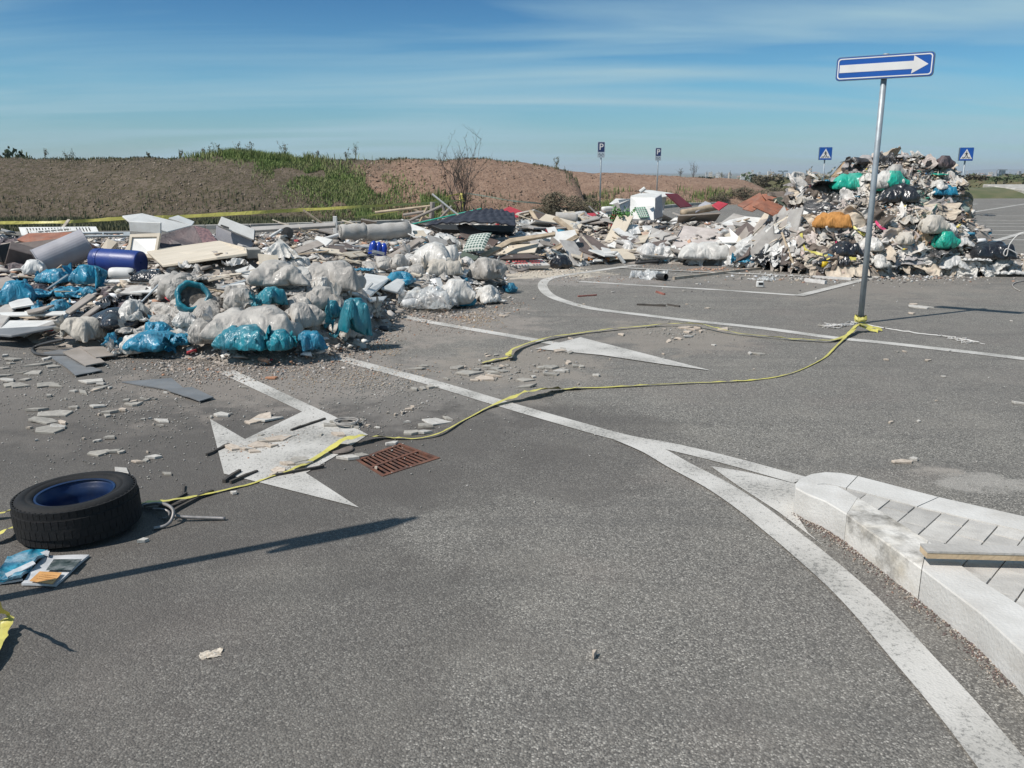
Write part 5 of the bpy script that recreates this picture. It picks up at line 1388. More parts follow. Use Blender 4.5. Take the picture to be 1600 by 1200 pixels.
for a in [(300, 575, 50, 9, 700, RUB, 2, 8, 3), (440, 575, 90, 9, 900, RUB, 2, 7, 0), (520, 560, 35, 8, 500, RUB, 2, 8, -8), (560, 590, 60, 9, 350, RUBT, 1, 3, -4),
          (590, 530, 25, 12, 350, RUB, 2, 7, -8), (690, 492, 55, 7, 1000, RUB, 2, 7, -3), (745, 500, 18, 6, 300, RUBT, 1, 4, 0), (780, 475, 25, 6, 250, RUB, 2, 6), (700, 515, 40, 5, 250, RUB, 1, 3), (612, 548, 9, 4, 60, RUBT, 1, 3),
          (560, 600, 70, 12, 450, RUBG, 1, 4, 2), (610, 605, 25, 4, 120, RUBG, 2, 4), (590, 612, 60, 20, 220, RUBG, 1, 4), (640, 640, 12, 3, 50, RUBG, 2, 6, -4), (345, 590, 40, 6, 160, RUB, 2, 6), (310, 602, 12, 4, 50, RUB, 2, 6, -3),
          (765, 580, 30, 9, 160, RUBG, 2, 7, -2), (870, 578, 26, 8, 70, RUBG, 2, 6, -2), (1065, 520, 22, 6, 170, RUBG, 2, 6, 0), (1010, 520, 26, 3, 50, RUBG, 2, 3), (860, 549, 16, 4, 40, RUB, 2, 6),
          (420, 692, 36, 7, 160, RUB, 2, 6, -9), (460, 730, 20, 5, 70, RUBG, 2, 6, -4), (560, 665, 20, 6, 60, RUBG, 2, 5), (400, 600, 200, 45, 700, RUBG, 1, 3), (120, 600, 90, 34, 620, RUBG, 1, 4), (200, 640, 70, 30, 320, RUBG, 1, 4), (80, 565, 70, 12, 300, RUBG, 1, 4), (160, 720, 90, 30, 120, RUBG, 1, 3),
          (930, 436, 45, 5, 500, RUB, 1, 4), (850, 424, 45, 4, 600, [((.68, .62, .54), 4), ((.6, .5, .4), 2)], 1, 5), (1020, 418, 30, 3, 150, RUB, 1, 5), (1110, 422, 24, 2, 260, [((.55, .33, .22), 3), ((.62, .45, .35), 2)], 2, 6), (1280, 432, 90, 5, 900, PAL, 2, 7), (1440, 432, 60, 4, 700, PAL, 2, 8), (1400, 440, 120, 7, 220, PAL, 1, 4), (1480, 350, 60, 5, 20, PAL, 2, 5),
          (1100, 440, 120, 10, 120, PAL, 1, 4), (900, 480, 160, 20, 160, RUBG, 1, 3), (1150, 560, 220, 50, 160, RUBG, 1, 3), (700, 640, 200, 60, 200, RUBG, 1, 2.6), (1350, 650, 200, 60, 80, RUBG, 1, 3), (1300, 840, 40, 30, 40, RUBG, 1, 3)]:
    crumbs(*a)
# grit gathered along the foot of the island kerb
P = []; S = []; C = []
ko = [G(*p, KH) for p in near_out[:-1]]
for k in range(1200):
    i = min(len(ko) - 2, int((R.random() ** .8) * (len(ko) - 1))); p = ko[i].lerp(ko[i + 1], R.random()); d = (ko[i + 1] - ko[i]).normalized(); nn = Vector((d.y, -d.x, 0))
    if nn.x > 0: nn = -nn
    p = p + nn * abs(R.gauss(0, .028)); P.append((p.x, p.y, .002)); S.append(R.uniform(.003, .0075)); C.append(pal([((.36, .3, .24), 3), ((.42, .39, .35), 2), ((.14, .1, .09), 5), ((.2, .12, .09), 1)]))
chips('kerb_grit', P, S, C, flat=.8)

# ---- materials of the rubbish
M_BTEAL = pmat('teal_plastic', (.010, .19, .24), (.008, .14, .19), scale=3, rough=.4, bump=.15, bscale=60, wr=.6, coat=.12, dirt=.25, dirtc=(.2, .25, .25), var=.08)
M_BBLUE = pmat('blue_plastic', (.014, .215, .34), (.010, .15, .25), scale=3, rough=.44, bump=.15, bscale=60, wr=.6, coat=.1, dirt=.25, dirtc=(.25, .32, .36), var=.1)
M_BBLACK = pmat('black_plastic', (.014, .015, .018), (.022, .023, .027), scale=3, rough=.28, bump=.1, wr=.6, coat=.35, dirt=.1, dirtc=(.1, .1, .1))
M_BGREY = pmat('cloudy_plastic_rubble', (.38, .355, .32), (.28, .26, .235), scale=4, rough=.6, bump=.6, bscale=16, wr=.6, coat=.08, dirt=.45, dirtc=(.50, .47, .42), var=.12)
M_BWHITE = pmat('milky_plastic', (.56, .54, .50), (.44, .42, .385), scale=5, rough=.48, bump=.5, bscale=16, wr=.6, coat=.1, dirt=.25, dirtc=(.42, .38, .34), var=.08)
M_BSAND = pmat('beige_sack', (.50, .46, .40), (.42, .385, .33), scale=6, rough=.8, bump=.3, bscale=120, wr=.4, dirt=.25, var=.05)
M_FILMC = pmat('clear_film', (.66, .67, .66), (.55, .56, .55), scale=5, rough=.25, bump=.2, wr=.6, coat=.2, alpha=.5)
M_FILMD = pmat('milky_film', (.66, .65, .62), (.55, .53, .50), scale=5, rough=.35, bump=.2, wr=.6, coat=.2, alpha=.85)
M_GREEN = pmat('green_plastic', (.015, .36, .25), (.012, .28, .20), scale=3, rough=.35, bump=.1, wr=.5, coat=.2, dirt=.2, dirtc=(.5, .6, .55))
M_ORANGE = pmat('orange_cloth', (.48, .22, .055), (.38, .17, .04), scale=6, rough=.8, bump=.4, wr=.4)
M_PINK = pmat('pink_plastic', (.62, .06, .16), rough=.5, scale=5)
M_WPAINT = pmat('white_enamel', (.66, .65, .62), (.58, .57, .54), scale=4, rough=.5, bump=.08, dirt=.3, dirtc=(.36, .32, .27), var=.06)
M_CREAM = pmat('cream_panel', (.56, .49, .39), (.50, .435, .34), scale=3, rough=.75, bump=.1, dirt=.2, dirtc=(.4, .33, .26), var=.08)
M_GREYB = pmat('grey_panel', (.40, .38, .35), (.32, .30, .28), scale=4, rough=.8, bump=.2, dirt=.35, var=.15)
M_BROWN = pmat('brown_panel', (.115, .085, .075), (.085, .065, .058), scale=4, rough=.7, bump=.2, dirt=.3, dirtc=(.3, .26, .22), var=.2)
M_RBROWN = pmat('red_brown_wood', (.30, .115, .065), (.22, .09, .055), scale=7, rough=.7, bump=.3, dirt=.3, dirtc=(.38, .3, .24), var=.15)
M_RED = pmat('red_panel', (.44, .035, .055), (.36, .03, .045), scale=5, rough=.6, bump=.1, dirt=.15, var=.1)
M_DRED = pmat('dark_red_panel', (.20, .03, .04), (.15, .025, .03), scale=5, rough=.6, bump=.1, dirt=.2)
M_WOOD = pmat('raw_wood', (.48, .38, .27), (.36, .28, .19), scale=8, rough=.85, bump=.4, dirt=.35, dirtc=(.2, .17, .14), var=.2)
M_OLIVE = pmat('dark_green_panel', (.06, .085, .06), (.045, .06, .045), scale=5, rough=.7, dirt=.3)
M_BARREL = pmat('blue_barrel', (.010, .035, .20), (.009, .03, .16), scale=4, rough=.42, bump=.1, dirt=.2, dirtc=(.12, .15, .26))
M_NAVY = pmat('navy_quilt', (.018, .022, .035), (.026, .03, .045), scale=5, rough=.75, bump=.5, bscale=30)
M_GPLAST = pmat('grey_plastic', (.36, .35, .37), (.30, .29, .31), scale=4, rough=.5, bump=.1, dirt=.25, var=.06)
M_TARP = pmat('dark_tarpaulin', (.055, .045, .05), (.12, .085, .085), scale=5, rough=.6, bump=.3, wr=.5)
BAGM = {'teal': M_BTEAL, 'blue': M_BBLUE, 'black': M_BBLACK, 'grey': M_BGREY, 'white': M_BWHITE, 'sand': M_BSAND, 'clear': M_FILMC, 'milky': M_FILMD, 'green': M_GREEN}

def neck_mesh(seed):
    q = random.Random(seed); ph = [q.uniform(0, 6) for _ in range(4)]; fl = q.uniform(.11, .19)
    def wob(a, r, z): return r * (.30 * math.sin(5 * a + ph[0] + z * 6) + .2 * math.sin(9 * a + ph[1]) + .12 * math.sin(3 * a + ph[2])) * min(1, max(0, z / .08))
    mb = MB(); mb.lathe([(.12, -.06), (.07, -.02), (.035, .02), (.03, .035), (.045, .06), (.08, .10), (.11, .14), (fl, .19), (fl * 1.1, .23)], 34, wob=wob)
    for v in mb.V: v.z += .03 * math.sin(v.x * 30 + ph[3]) * max(0, v.z) / .2; v.x *= 1.25
    return raw_mesh('bag_neck', mb.V, mb.F, [M_BWHITE], smooth=True)
NECKS = [neck_mesh(k) for k in range(6)]
M_NECKC = pmat('cloudy_film_neck', (.50, .48, .45), (.42, .40, .37), scale=6, rough=.4, bump=.2, wr=.6, coat=.1, alpha=.78)
NECKM = {'grey': M_NECKC, 'white': M_NECKC, 'clear': M_FILMC, 'milky': M_FILMD, 'sand': M_BSAND}
def bag(bb, col, lab, v=0, yaw=0.0, tilt=(0, 0), name='rubbish_bag', cat='bag', group=None, lift=0.0, film=False, zf=1.0, base=None):
    x0, y0, x1, y1 = bb; w = x1 - x0
    if x0 > 1232 and x1 < 1500 and y1 < 400: x0, x1, y0 = x0 - w * .12, x1 + w * .12, y0 - w * .05; w = x1 - x0
    if x0 < 800 and not film: mx_, w = (x0 + x1) / 2, w * 1.12; x0 = mx_ - w / 2; x1 = mx_ + w / 2
    p = hit((x0 + x1) / 2, base if base else y1 - .16 * w * .5); d = depth(p)
    me = (FILMS if film else BAGS)[v]; dm = me['dims']
    wx = abs(dm[0] * math.cos(yaw)) + abs(dm[1] * math.sin(yaw)); wy = abs(dm[0] * math.sin(yaw)) + abs(dm[1] * math.cos(yaw))
    s = w * d / FPX / wx
    elev = math.atan2(CAMH - p.z, p.y)
    hh = max(.3 * w, (y1 - y0) * (1.15 if x1 < 820 else 1)) * d / FPX
    hz = max(.25 * s * dm[2], (hh - s * wy * math.sin(elev) * .8) / math.cos(elev)) * zf
    hz = min(hz, s * wx * (.9 if 'pointed teal' in lab else (.7 if film else (.42 if col == 'milky' else .55))))
    hz = min(hz, s * dm[2] * (3.4 if 'pointed teal' in lab else 2.0))
    o = link_mesh(name, me, BAGM[col] if isinstance(col, str) else col, None, p + Vector((0, 0, -.02 * hz + lift + (.04 if x1 < 620 else 0) + (.06 if col == 'teal' else 0))), (tilt[0], tilt[1], yaw), (s, s, hz / dm[2]))
    if name == 'rubbish_bag' and not film and isinstance(col, str):      # the gathered, flaring mouth
        for e in (1, -1):
            if R.random() < (.75 if e < 0 else .25) or x0 > 1225: continue
            nk = link_mesh('bag_neck', R.choice(NECKS), NECKM.get(col, BAGM[col]), o, (R.uniform(-.1, .1), e * dm[1] * .42, dm[2] * R.uniform(.25, .45)), (-e * R.uniform(1.0, 1.6), R.uniform(-.3, .3), R.uniform(-.4, .4)), (.75, .6, .7))
    return tag(o, lab, cat, group)

nm_i = 0
def qpanel(name, cs, th, mat, lab=None, cat='panel', base=None, parent=None, group=None, Y=None, lay=None):
    """a panel through four picture corners; each corner gets its own distance: base distance + its offset"""
    if Y is None:
        b = base or max(cs, key=lambda c: c[1])[:2]; Y = hit(*b).y
    P = [AT(c[0], c[1], Y + (c[2] if len(c) > 2 else 0)) for c in cs]
    if lay is not None:      # a sheet that lies on whatever is under it
        P = [hit(c[0], c[1]) for c in cs]; top = lay + .03 * (nm_i % 4)
        P = [p + Vector((0, 0, top)) for p in P]
    c = sum(P, Vector()) / len(P); n = (P[1] - P[0]).cross(P[2] - P[0]).normalized()
    if n.dot(Vector((0, CP * -1, .3))) < 0: n = -n
    off = parent.location if parent is not None else c
    k = len(P); V = [p - off for p in P] + [p - n * th - off for p in P]
    F = [tuple(range(k)), tuple(range(2 * k - 1, k - 1, -1))] + [(i, k + i, k + (i + 1) % k, (i + 1) % k) for i in range(k)]
    me = raw_mesh(name, V, F, [mat]); bm = bmesh.new(); bm.from_mesh(me); bmesh.ops.recalc_face_normals(bm, faces=bm.faces)
    bmesh.ops.bevel(bm, geom=bm.edges[:], offset=min(.006, th * .25), segments=1, affect='EDGES'); bm.to_mesh(me); bm.free()
    o = link_mesh(name, me, None, parent, None if parent else c)
    if lab: tag(o, lab, cat, group)
    return o

# ---- bags of the front cluster, from the back to the front
bags = [
 ((283, 412, 342, 447), 'grey', 'cloudy rubble bag with a pointed corner on the beige board', 5, .5, 0),
 ((330, 425, 402, 476), 'grey', 'cloudy rubble bag right behind the open teal bag', 2, .9, 0),
 ((388, 412, 482, 455), 'grey', 'cloudy rubble bag highest in the middle of the front cluster', 4, .2, 0),
 ((470, 420, 565, 466), 'grey', 'long cloudy rubble bag at the upper right of the front cluster', 0, 1.5, 0),
 ((418, 440, 478, 470), 'grey', 'small cloudy bag above the teal bag in the cluster middle', 5, .2, 0),
 ((345, 456, 405, 494), 'grey', 'cloudy rubble bag left of the standing teal bag', 3, .4, 0),
 ((476, 438, 520, 468), 'white', 'tight pale bag in the hollow of the long cloudy bag', 3, 1.2, 0),
 ((450, 458, 530, 495), 'grey', 'dark beige rubble bag lying right of the standing teal bag', 1, 1.8, 0),
 ((500, 478, 560, 500), 'grey', 'flat cloudy bag behind the large pointed teal bag', 5, .1, 0),
 ((546, 474, 592, 498), 'sand', 'flattened beige sack right behind the large pointed teal bag', 5, 1.3, 0),
 ((430, 474, 506, 522), 'grey', 'cloudy rubble bag in front of the standing teal bag, right', 1, .7, 0),
 ((270, 494, 312, 520), 'white', 'small milky bag under the open teal bag', 3, .3, 0),
 ((180, 470, 240, 512), 'white', 'crumpled white cloth bag left of the bright blue bag', 6, .3, 0),
 ((392, 452, 447, 500), 'teal', 'teal bag standing upright in the middle of the cluster', 7, 2.4, 0),
 ((215, 484, 275, 530), 'blue', 'bright blue bag pressed between white cloth and open teal bag', 2, .6, 0),
 ((188, 503, 262, 533), 'grey', 'torn cloudy bag showing rubbish below the bright blue bag', 5, 1.2, 0),
 ((335, 492, 462, 545), 'grey', 'broad cloudy rubble bag along the front of the cluster', 0, 1.57, 0),
 ((288, 498, 350, 546), 'grey', 'round cloudy rubble bag left of the broad one', 3, .5, 0),
 ((274, 516, 302, 548), 'blue', 'narrow blue bag wedged left of the round cloudy bag', 3, 0, 0),
 ((180, 524, 272, 560), 'blue', 'glossy blue bag lying lowest at the left front of the cluster', 1, 1.4, 0),
 ((176, 530, 232, 563), 'white', 'pale pointed bag leaning on the lowest blue bag', 3, 2.2, 0),
 ((85, 503, 166, 543), 'sand', 'beige sack with creased folds standing alone before the boards', 7, 1.2, 0),
 ((343, 528, 425, 569), 'teal', 'flat teal bag at the very front of the cluster', 0, 1.4, 0),
 ((402, 534, 460, 569), 'teal', 'swollen teal bag end beside the flat teal bag in front', 3, 2.0, 0),
 ((462, 524, 513, 557), 'blue', 'small bright blue bag with a peaked top at the front', 7, .4, 0),
 ((503, 488, 535, 515), 'teal', 'small teal knot bag left of the large pointed teal bag', 3, .8, 0),
 ((514, 468, 580, 546), 'teal', 'large pointed teal bag at the right end of the front cluster', 7, 2.0, 0),
 # left group
 ((62, 423, 108, 450), 'blue', 'small dark blue bag on top of the left blue bags', 0, 1.4, 0),
 ((100, 421, 162, 452), 'blue', 'light blue bag under the mouth of the blue barrel', 1, 1.2, 0),
 ((56, 442, 152, 474), 'blue', 'long blue bag across the middle of the left blue group', 5, 1.5, 0),
 ((130, 440, 152, 468), 'blue', 'upright blue bag corner right of the long blue bag', 3, .2, 0),
 ((-10, 440, 24, 484), 'blue', 'blue bag cut by the left picture edge', 3, .9, 0),
 ((0, 428, 62, 486), 'blue', 'largest and roundest blue bag of the left group', 3, .4, 0),
 ((46, 464, 80, 496), 'blue', 'crumpled small blue bag below the long blue bag', 2, .4, 0),
 ((68, 464, 110, 498), 'blue', 'shiny blue bag lowest in the left group', 1, 2.3, 0),
 # right cluster
 ((592, 346, 650, 382), 'milky', 'milky bag on top of the right cluster, left of a blue corner', 5, .6, 0),
 ((672, 348, 712, 386), 'milky', 'milky bag with a torn top at the right cluster peak', 1, .2, 0),
 ((658, 363, 682, 386), 'blue', 'small blue bag corner between two milky bags', 3, .2, 0),
 ((630, 378, 716, 422), 'white', 'large pale rubble bag draped over the right cluster', 4, 1.2, 0),
 ((600, 392, 640, 424), 'grey', 'small rubble bag left below the large pale one', 3, .8, 0),
 ((580, 414, 645, 449), 'blue', 'bright blue bag on tilted white boards in the middle', 2, 1.4, 0),
 ((552, 410, 582, 430), 'blue', 'thin blue bag strip left of the bright blue bag in the middle', 5, 1.4, 0),
 ((662, 404, 722, 434), 'sand', 'long pale grey sack in the right cluster', 0, 1.9, 0),
 ((716, 400, 786, 440), 'grey', 'dull rubble bag at the upper right of the right cluster', 1, .9, 0),
 ((680, 420, 742, 478), 'white', 'tall milky bag full of white scraps in the right cluster', 3, .3, 0),
 ((738, 424, 790, 476), 'white', 'torn white bag with hanging flaps at the right cluster end', 6, .4, 0),
 ((632, 452, 706, 486), 'clear', 'flat clear bag lying on the asphalt before the right cluster', 0, 1.5, 0),
 ((708, 446, 744, 480), 'blue', 'blue bag hanging down the front of the right cluster', 3, .2, 0),
 ((784, 434, 808, 458), 'blue', 'small dark blue bag with a knotted top at the right cluster end', 3, .5, 0),
 # middle and right field
 ((853, 396, 894, 422), 'black', 'small black tied bag alone on the asphalt by the printed sack', 3, .3, 0),
 ((982, 374, 1040, 408), 'milky', 'clear bulging bag left of the big white one', 4, .4, 0),
 ((1060, 384, 1138, 414), 'white', 'big white translucent bag with a pointed right end', 0, 1.57, 0),
 ((1142, 392, 1190, 416), 'blue', 'crumpled bright cyan bag beside the small castor wheel', 2, 1.2, 0),
 ((1515, 378, 1578, 409), 'black', 'big shiny black bag at the far right of the heap', 0, 1.57, 0),
 ((1448, 368, 1488, 396), 'green', 'rounded sea green bag at the right foot of the mound', 3, .4, 0),
 ((1350, 400, 1395, 424), 'white', 'white crumpled bag at the mound foot right of the sign pole', 6, .3, 0),
 ((1262, 404, 1300, 424), 'black', 'black bag lying under the yellow tape at the mound foot', 2, 1.3, 0),
 ((1300, 405, 1330, 425), 'black', 'round black bag right of the yellow bottle at the mound foot', 3, 1.3, 0),
 ((1290, 372, 1340, 402), 'black', 'large black bag in the dark hollow under the orange cushion', 4, .3, 0),
 ((1368, 290, 1428, 322), 'black', 'black film bag hanging below the green film on the upper mound', 4, 1.3, 0),
 ((1330, 376, 1375, 398), 'white', 'yellowish clear bag of bottles beside the sign pole', 3, 1.3, 0),
 ((1390, 368, 1424, 388), 'sand', 'creamy bag half buried in the lower mound', 3, 1.3, 0),
 ((1500, 396, 1545, 420), 'milky', 'clouded film bag in front of the big shiny black bag', 5, 1.4, 0),
 ((1462, 392, 1512, 424), 'milky', 'pale clouded film heap left of the big black bag', 6, 1.4, 0),
 ((1545, 408, 1610, 432), 'milky', 'low pale film roll along the right edge of the heap', 5, 1.5, 0),
 ((1485, 365, 1520, 392), 'milky', 'thin pink tinted film between the mound and the black bag', 6, 1.5, 0),
]
for b in bags: bag(b[0], b[1], b[2], b[3], b[4])
# torn tufts of clear film at several bag mouths
for i, (bb, c, v, lab) in enumerate([((282, 400, 312, 428), 'milky', 2, 'stiff film corner standing up over the beige board'), ((540, 425, 572, 462), 'clear', 3, 'loose clear film flap at the end of the long cloudy bag'),
    ((575, 352, 612, 392), 'clear', 4, 'clear film crumpled beside the blue bottle pack'), ((415, 500, 475, 512), 'milky', 2, 'thin milky film over the seam of the broad bag'), ((700, 330, 722, 360), 'clear', 3, 'clear film tip standing at the right cluster peak'),
    ((345, 395, 392, 425), 'milky', 4, 'wrinkled film above the highest cloudy bags'), ((980, 420, 1050, 440), 'clear', 5, 'clear film bag blown onto the painted bay'), ((1255, 448, 1258, 449), 'clear', 5, ''), ((1168, 430, 1180, 438), 'milky', 5, 'small white crumpled film on the bay line'), ((1196, 426, 1210, 432), 'milky', 4, 'second small white film right of the first on the bay line'),
    ((1180, 434, 1215, 441), 'clear', 5, 'flat clear film beside the small white box')]):
    if lab: bag(bb, c, lab, v, .4 * i, name='plastic_film', cat='plastic film', film=True)
# the open teal bag with a dark mouth
p = hit(303, 486); s_ = 53 * depth(p) / FPX
t = thing('open_bag', 'teal bag with a wide open round mouth showing dark inside', 'bag', p, (math.radians(58), math.radians(8), math.radians(14)))
t.location.z += s_ * .36
def wob(a, r, z): return (.05 * math.sin(3 * a + 1) + .035 * math.sin(7 * a + z * 9) + .02 * math.sin(13 * a + z * 5)) * r
mb = MB(); mb.lathe([(a * s_, -b * s_ * -1) for a, b in ((.02, -.45), (.3, -.44), (.46, -.3), (.52, -.05), (.50, .12), (.46, .20), (.42, .22), (.37, .19), (.345, .10), (.35, -.02))], 40, wob=wob); mb.build('bag_skin', M_BTEAL, t, smooth=True)
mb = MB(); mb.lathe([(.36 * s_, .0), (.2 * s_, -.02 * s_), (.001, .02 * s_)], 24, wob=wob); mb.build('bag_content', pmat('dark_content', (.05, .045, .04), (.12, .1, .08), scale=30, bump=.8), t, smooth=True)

# ---- generic objects resting on the heap
def rest(px, py, wpx, lift=0):
    p = hit(px, py); return p + Vector((0, 0, lift)), wpx * depth(p) / FPX
def cyl(name, lab, cat, px, py, wpx, hpx, mat, rot, prof, n=32):
    p, w = rest(px, py, wpx); h = hpx * depth(p) / FPX
    t = thing(name, lab, cat, p + Vector((0, 0, h * .5 + .04)), rot)
    mb = MB(); mb.lathe([(r * h, (z - .5) * w) for r, z in prof], n); mb.build('body', mat, t, smooth=False); return t, w, h
# blue barrel on its side, mouth to the left
t, w, h = cyl('blue_barrel', 'big blue plastic barrel lying on its side behind the blue bags', 'barrel', 187, 433, 80, 38, M_BARREL, (0, math.radians(92), math.radians(-10)),
    [(.40, .99), (.46, 1.0), (.475, .97), (.49, .90), (.50, .7), (.50, .5), (.505, .48), (.505, .45), (.50, .43), (.50, .2), (.49, .14), (.50, .13), (.50, .10), (.485, .08), (.48, .02), (.47, 0), (.42, 0), (.40, .02), (.40, .30)], 40)
for o in t.children:
    for f in o.data.polygons: f.use_smooth = True
mb = MB(); mb.lathe([(.40 * h, .30 * w - .5 * w), (.01, .30 * w - .5 * w)], 30); mb.build('inner_floor', M_BARREL, t)
mb = MB(); mb.lathe([(.41 * h, .49 * w), (.01, .485 * w)], 30); mb.build('base', M_BARREL, t)
mb = MB(); mb.lathe([(.505 * h, -.37 * w), (.515 * h, -.36 * w), (.515 * h, -.34 * w), (.505 * h, -.33 * w)], 30); mb.build('ring', M_BARREL, t)
# white jug
t, w, h = cyl('white_jug', 'white plastic jug lying below the blue barrel', 'jug', 192, 444, 38, 21, M_WPAINT, (0, math.radians(93), math.radians(12)), [(.01, 0), (.30, 0), (.40, .03), (.47, .12), (.5, .3), (.5, .75), (.46, .92), (.3, .99), (.01, 1)], 28)
for o in t.children:
    for f in o.data.polygons: f.use_smooth = True
mb = MB(); mb.lathe([(.12 * h, -.52 * w), (.12 * h, -.49 * w)], 14); mb.lathe([(.12 * h, -.52 * w), (.001, -.52 * w)], 14); mb.build('cap', M_BLACK, t)
# white bucket rim left of the curved sheet, a curved grey half shell
t, w, h = cyl('grey_drum', 'grey half open drum tilted behind the small dark blue bag', 'drum', 102, 424, 78, 46, M_GPLAST, (0, math.radians(68), math.radians(34)), [(.5, 0), (.52, .01), (.5, .03), (.49, .5), (.5, .97), (.52, .99), (.5, 1), (.46, .97), (.45, .5), (.46, .03), (.47, 0)], 36)
mb = MB(); mb.lathe([(.46 * h, -.42 * w), (.01, -.42 * w)], 30); mb.build('inner_floor', M_TARP, t)
bag((38, 408, 76, 436), M_WPAINT, 'white crushed plastic basin left of the tilted grey drum', 3, .3, name='plastic_basin', cat='basin')
bag((124, 424, 134, 432), M_RED, 'small red and white wrapper below the grey drum', 3, .3, name='wrapper', cat='wrapper')
# boxes and cabinets
def cab(name, lab, cat, px, py, w, d_, h, yaw, tilt, mat, roll=0, panel=None, parts=None, bev=.008, lift=0.0):
    p = hit(px, py); k = depth(p) / FPX; w, d_, h = w * k, d_ * k, h * k
    t = thing(name, lab, cat, p + Vector((0, 0, lift * k)), (tilt, roll, yaw))
    mb = MB(); mb.box((0, 0, h / 2), (w, d_, h), bev=bev); mb.build('carcass', mat, t)
    if parts: parts(t, w, d_, h)
    return t
def fridge_parts(t, w, d_, h):
    mb = MB(); mb.box((0, -d_ / 2 - .02, h / 2), (w * .98, .035, h * .98), bev=.008); dd = mb.build('door', M_WPAINT, t)
    mb = MB(); mb.box((-w * .25, -d_ / 2 - .045, h * .8), (w * .2, .02, .02), bev=.004); mb.build('handle', M_GPLAST, dd)
qp = qpanel
t = thing('fridge', 'white fridge lying tilted on its back at the rear of the heap', 'fridge', (0, 0, 0)); Yf = hit(365, 392).y; t.location = AT(365, 385, Yf)
qp('door', [(346, 338, .1), (398, 358, .1), (397, 375, 0), (340, 352, 0)], .05, M_WPAINT, parent=t, Y=Yf)
qp('side_wall', [(338, 352, .06), (396, 376, .06), (392, 388, .0), (336, 388, .0)], .3, M_GPLAST, parent=t, Y=Yf + .12)
qp('handle_recess', [(345, 350.5, .0), (358, 355, .0), (357.5, 357.5, -.01), (344.5, 353, -.01)], .006, M_BLACK, parent=t, Y=Yf - .012)
qp('edge_trim', [(396, 358, .11), (399.5, 361, .11), (398, 377, 0), (394.5, 376, 0)], .05, M_BLACK, parent=t, Y=Yf - .01)

qp('white_board', [(191, 337, .3), (222, 333, .6), (300, 352, .6), (262, 362, .1), (201, 345, 0)], .03, M_WPAINT, 'white roof like panel on top of the broken appliance shells', base=(230, 398))
qp('white_board', [(264, 340, .4), (278, 336, .8), (304, 346, .8), (300, 352, .4)], .03, M_WPAINT, 'small white panel behind the peak of the white roof like panel', base=(280, 390))
qp('white_board', [(201, 346, .1), (251, 348, .1), (251, 365, .1), (203, 362, .1)], .04, M_WPAINT, 'white front of a cupboard under the roof like panel', base=(230, 402))
def frame_obj(name, lab, cat, cs, wid, th, mat, base, bars=0, fill=None):
    Y = hit(*base).y; P = [AT(c[0], c[1], Y + c[2]) for c in cs]; t = thing(name, lab, cat, sum(P, Vector()) / 4)
    def part(nm, u0, v0, u1, v1, m=mat, t_=th, dz=0):
        def q(u, v): return P[0].lerp(P[1], u).lerp(P[3].lerp(P[2], u), v)
        n = (P[1] - P[0]).cross(P[3] - P[0]).normalized(); n = n if n.y < 0 else -n
        A = [q(u0, v0), q(u1, v0), q(u1, v1), q(u0, v1)]; V = [a - t.location + n * dz for a in A] + [a - t.location - n * (t_ - dz) for a in A]
        F = [(0, 1, 2, 3), (7, 6, 5, 4)] + [(i, 4 + i, 4 + (i + 1) % 4, (i + 1) % 4) for i in range(4)]
        me = raw_mesh(nm, V, F, [m]); bm = bmesh.new(); bm.from_mesh(me); bmesh.ops.recalc_face_normals(bm, faces=bm.faces); bm.to_mesh(me); bm.free(); link_mesh(nm, me, None, t)
    part('rail', 0, 0, 1, wid); part('rail', 0, 1 - wid, 1, 1); part('rail', 0, wid, wid * .6, 1 - wid); part('rail', 1 - wid * .6, wid, 1, 1 - wid)
    for b in range(bars):
        u = (b + 1) / (bars + 1); part('slat', u - .012, wid, u + .012, 1 - wid)
    if fill: part('back_panel', wid * .6, wid, 1 - wid * .6, 1 - wid, fill, th * .5, -th * .5)
    return t
frame_obj('appliance_shell', 'cream appliance back frame leaning right of two tilted cream strips', 'frame', [(203, 366, .1), (250, 364, .1), (243, 404, -.15), (198, 398, -.15)], .14, .05, M_CREAM, (222, 408), 0, M_WPAINT)
qp('cream_strip', [(168, 372, .2), (184, 378, .2), (166, 398, 0), (150, 398, 0)], .10, M_CREAM, 'tilted cream casing piece, left one of a pair behind the blue barrel', base=(162, 404))
qp('cream_strip', [(206, 374, .2), (216, 378, .2), (198, 400, 0), (187, 400, 0)], .08, M_CREAM, 'tilted cream casing piece, right one of a pair behind the blue barrel', base=(196, 406))
frame_obj('slatted_rail', 'white slatted cot side lying along the back at far left', 'slatted rail', [(29, 355, .5), (150, 354, .5), (154, 362, .2), (34, 368, .2)], .12, .03, M_WPAINT, (90, 385), 24)
frame_obj('slatted_rail', 'second white slatted rail lying over the first at far left', 'slatted rail', [(48, 361, .1), (118, 355, .3), (120, 360, .2), (50, 367, .0)], .2, .03, M_WPAINT, (90, 390), 6)
frame_obj('metal_bed_rail', 'grey metal rail frame sticking out right of the cot sides', 'rail', [(118, 363, .2), (203, 362, .2), (203, 368, .1), (120, 369, .1)], .2, .03, M_GALV, (160, 392), 1)
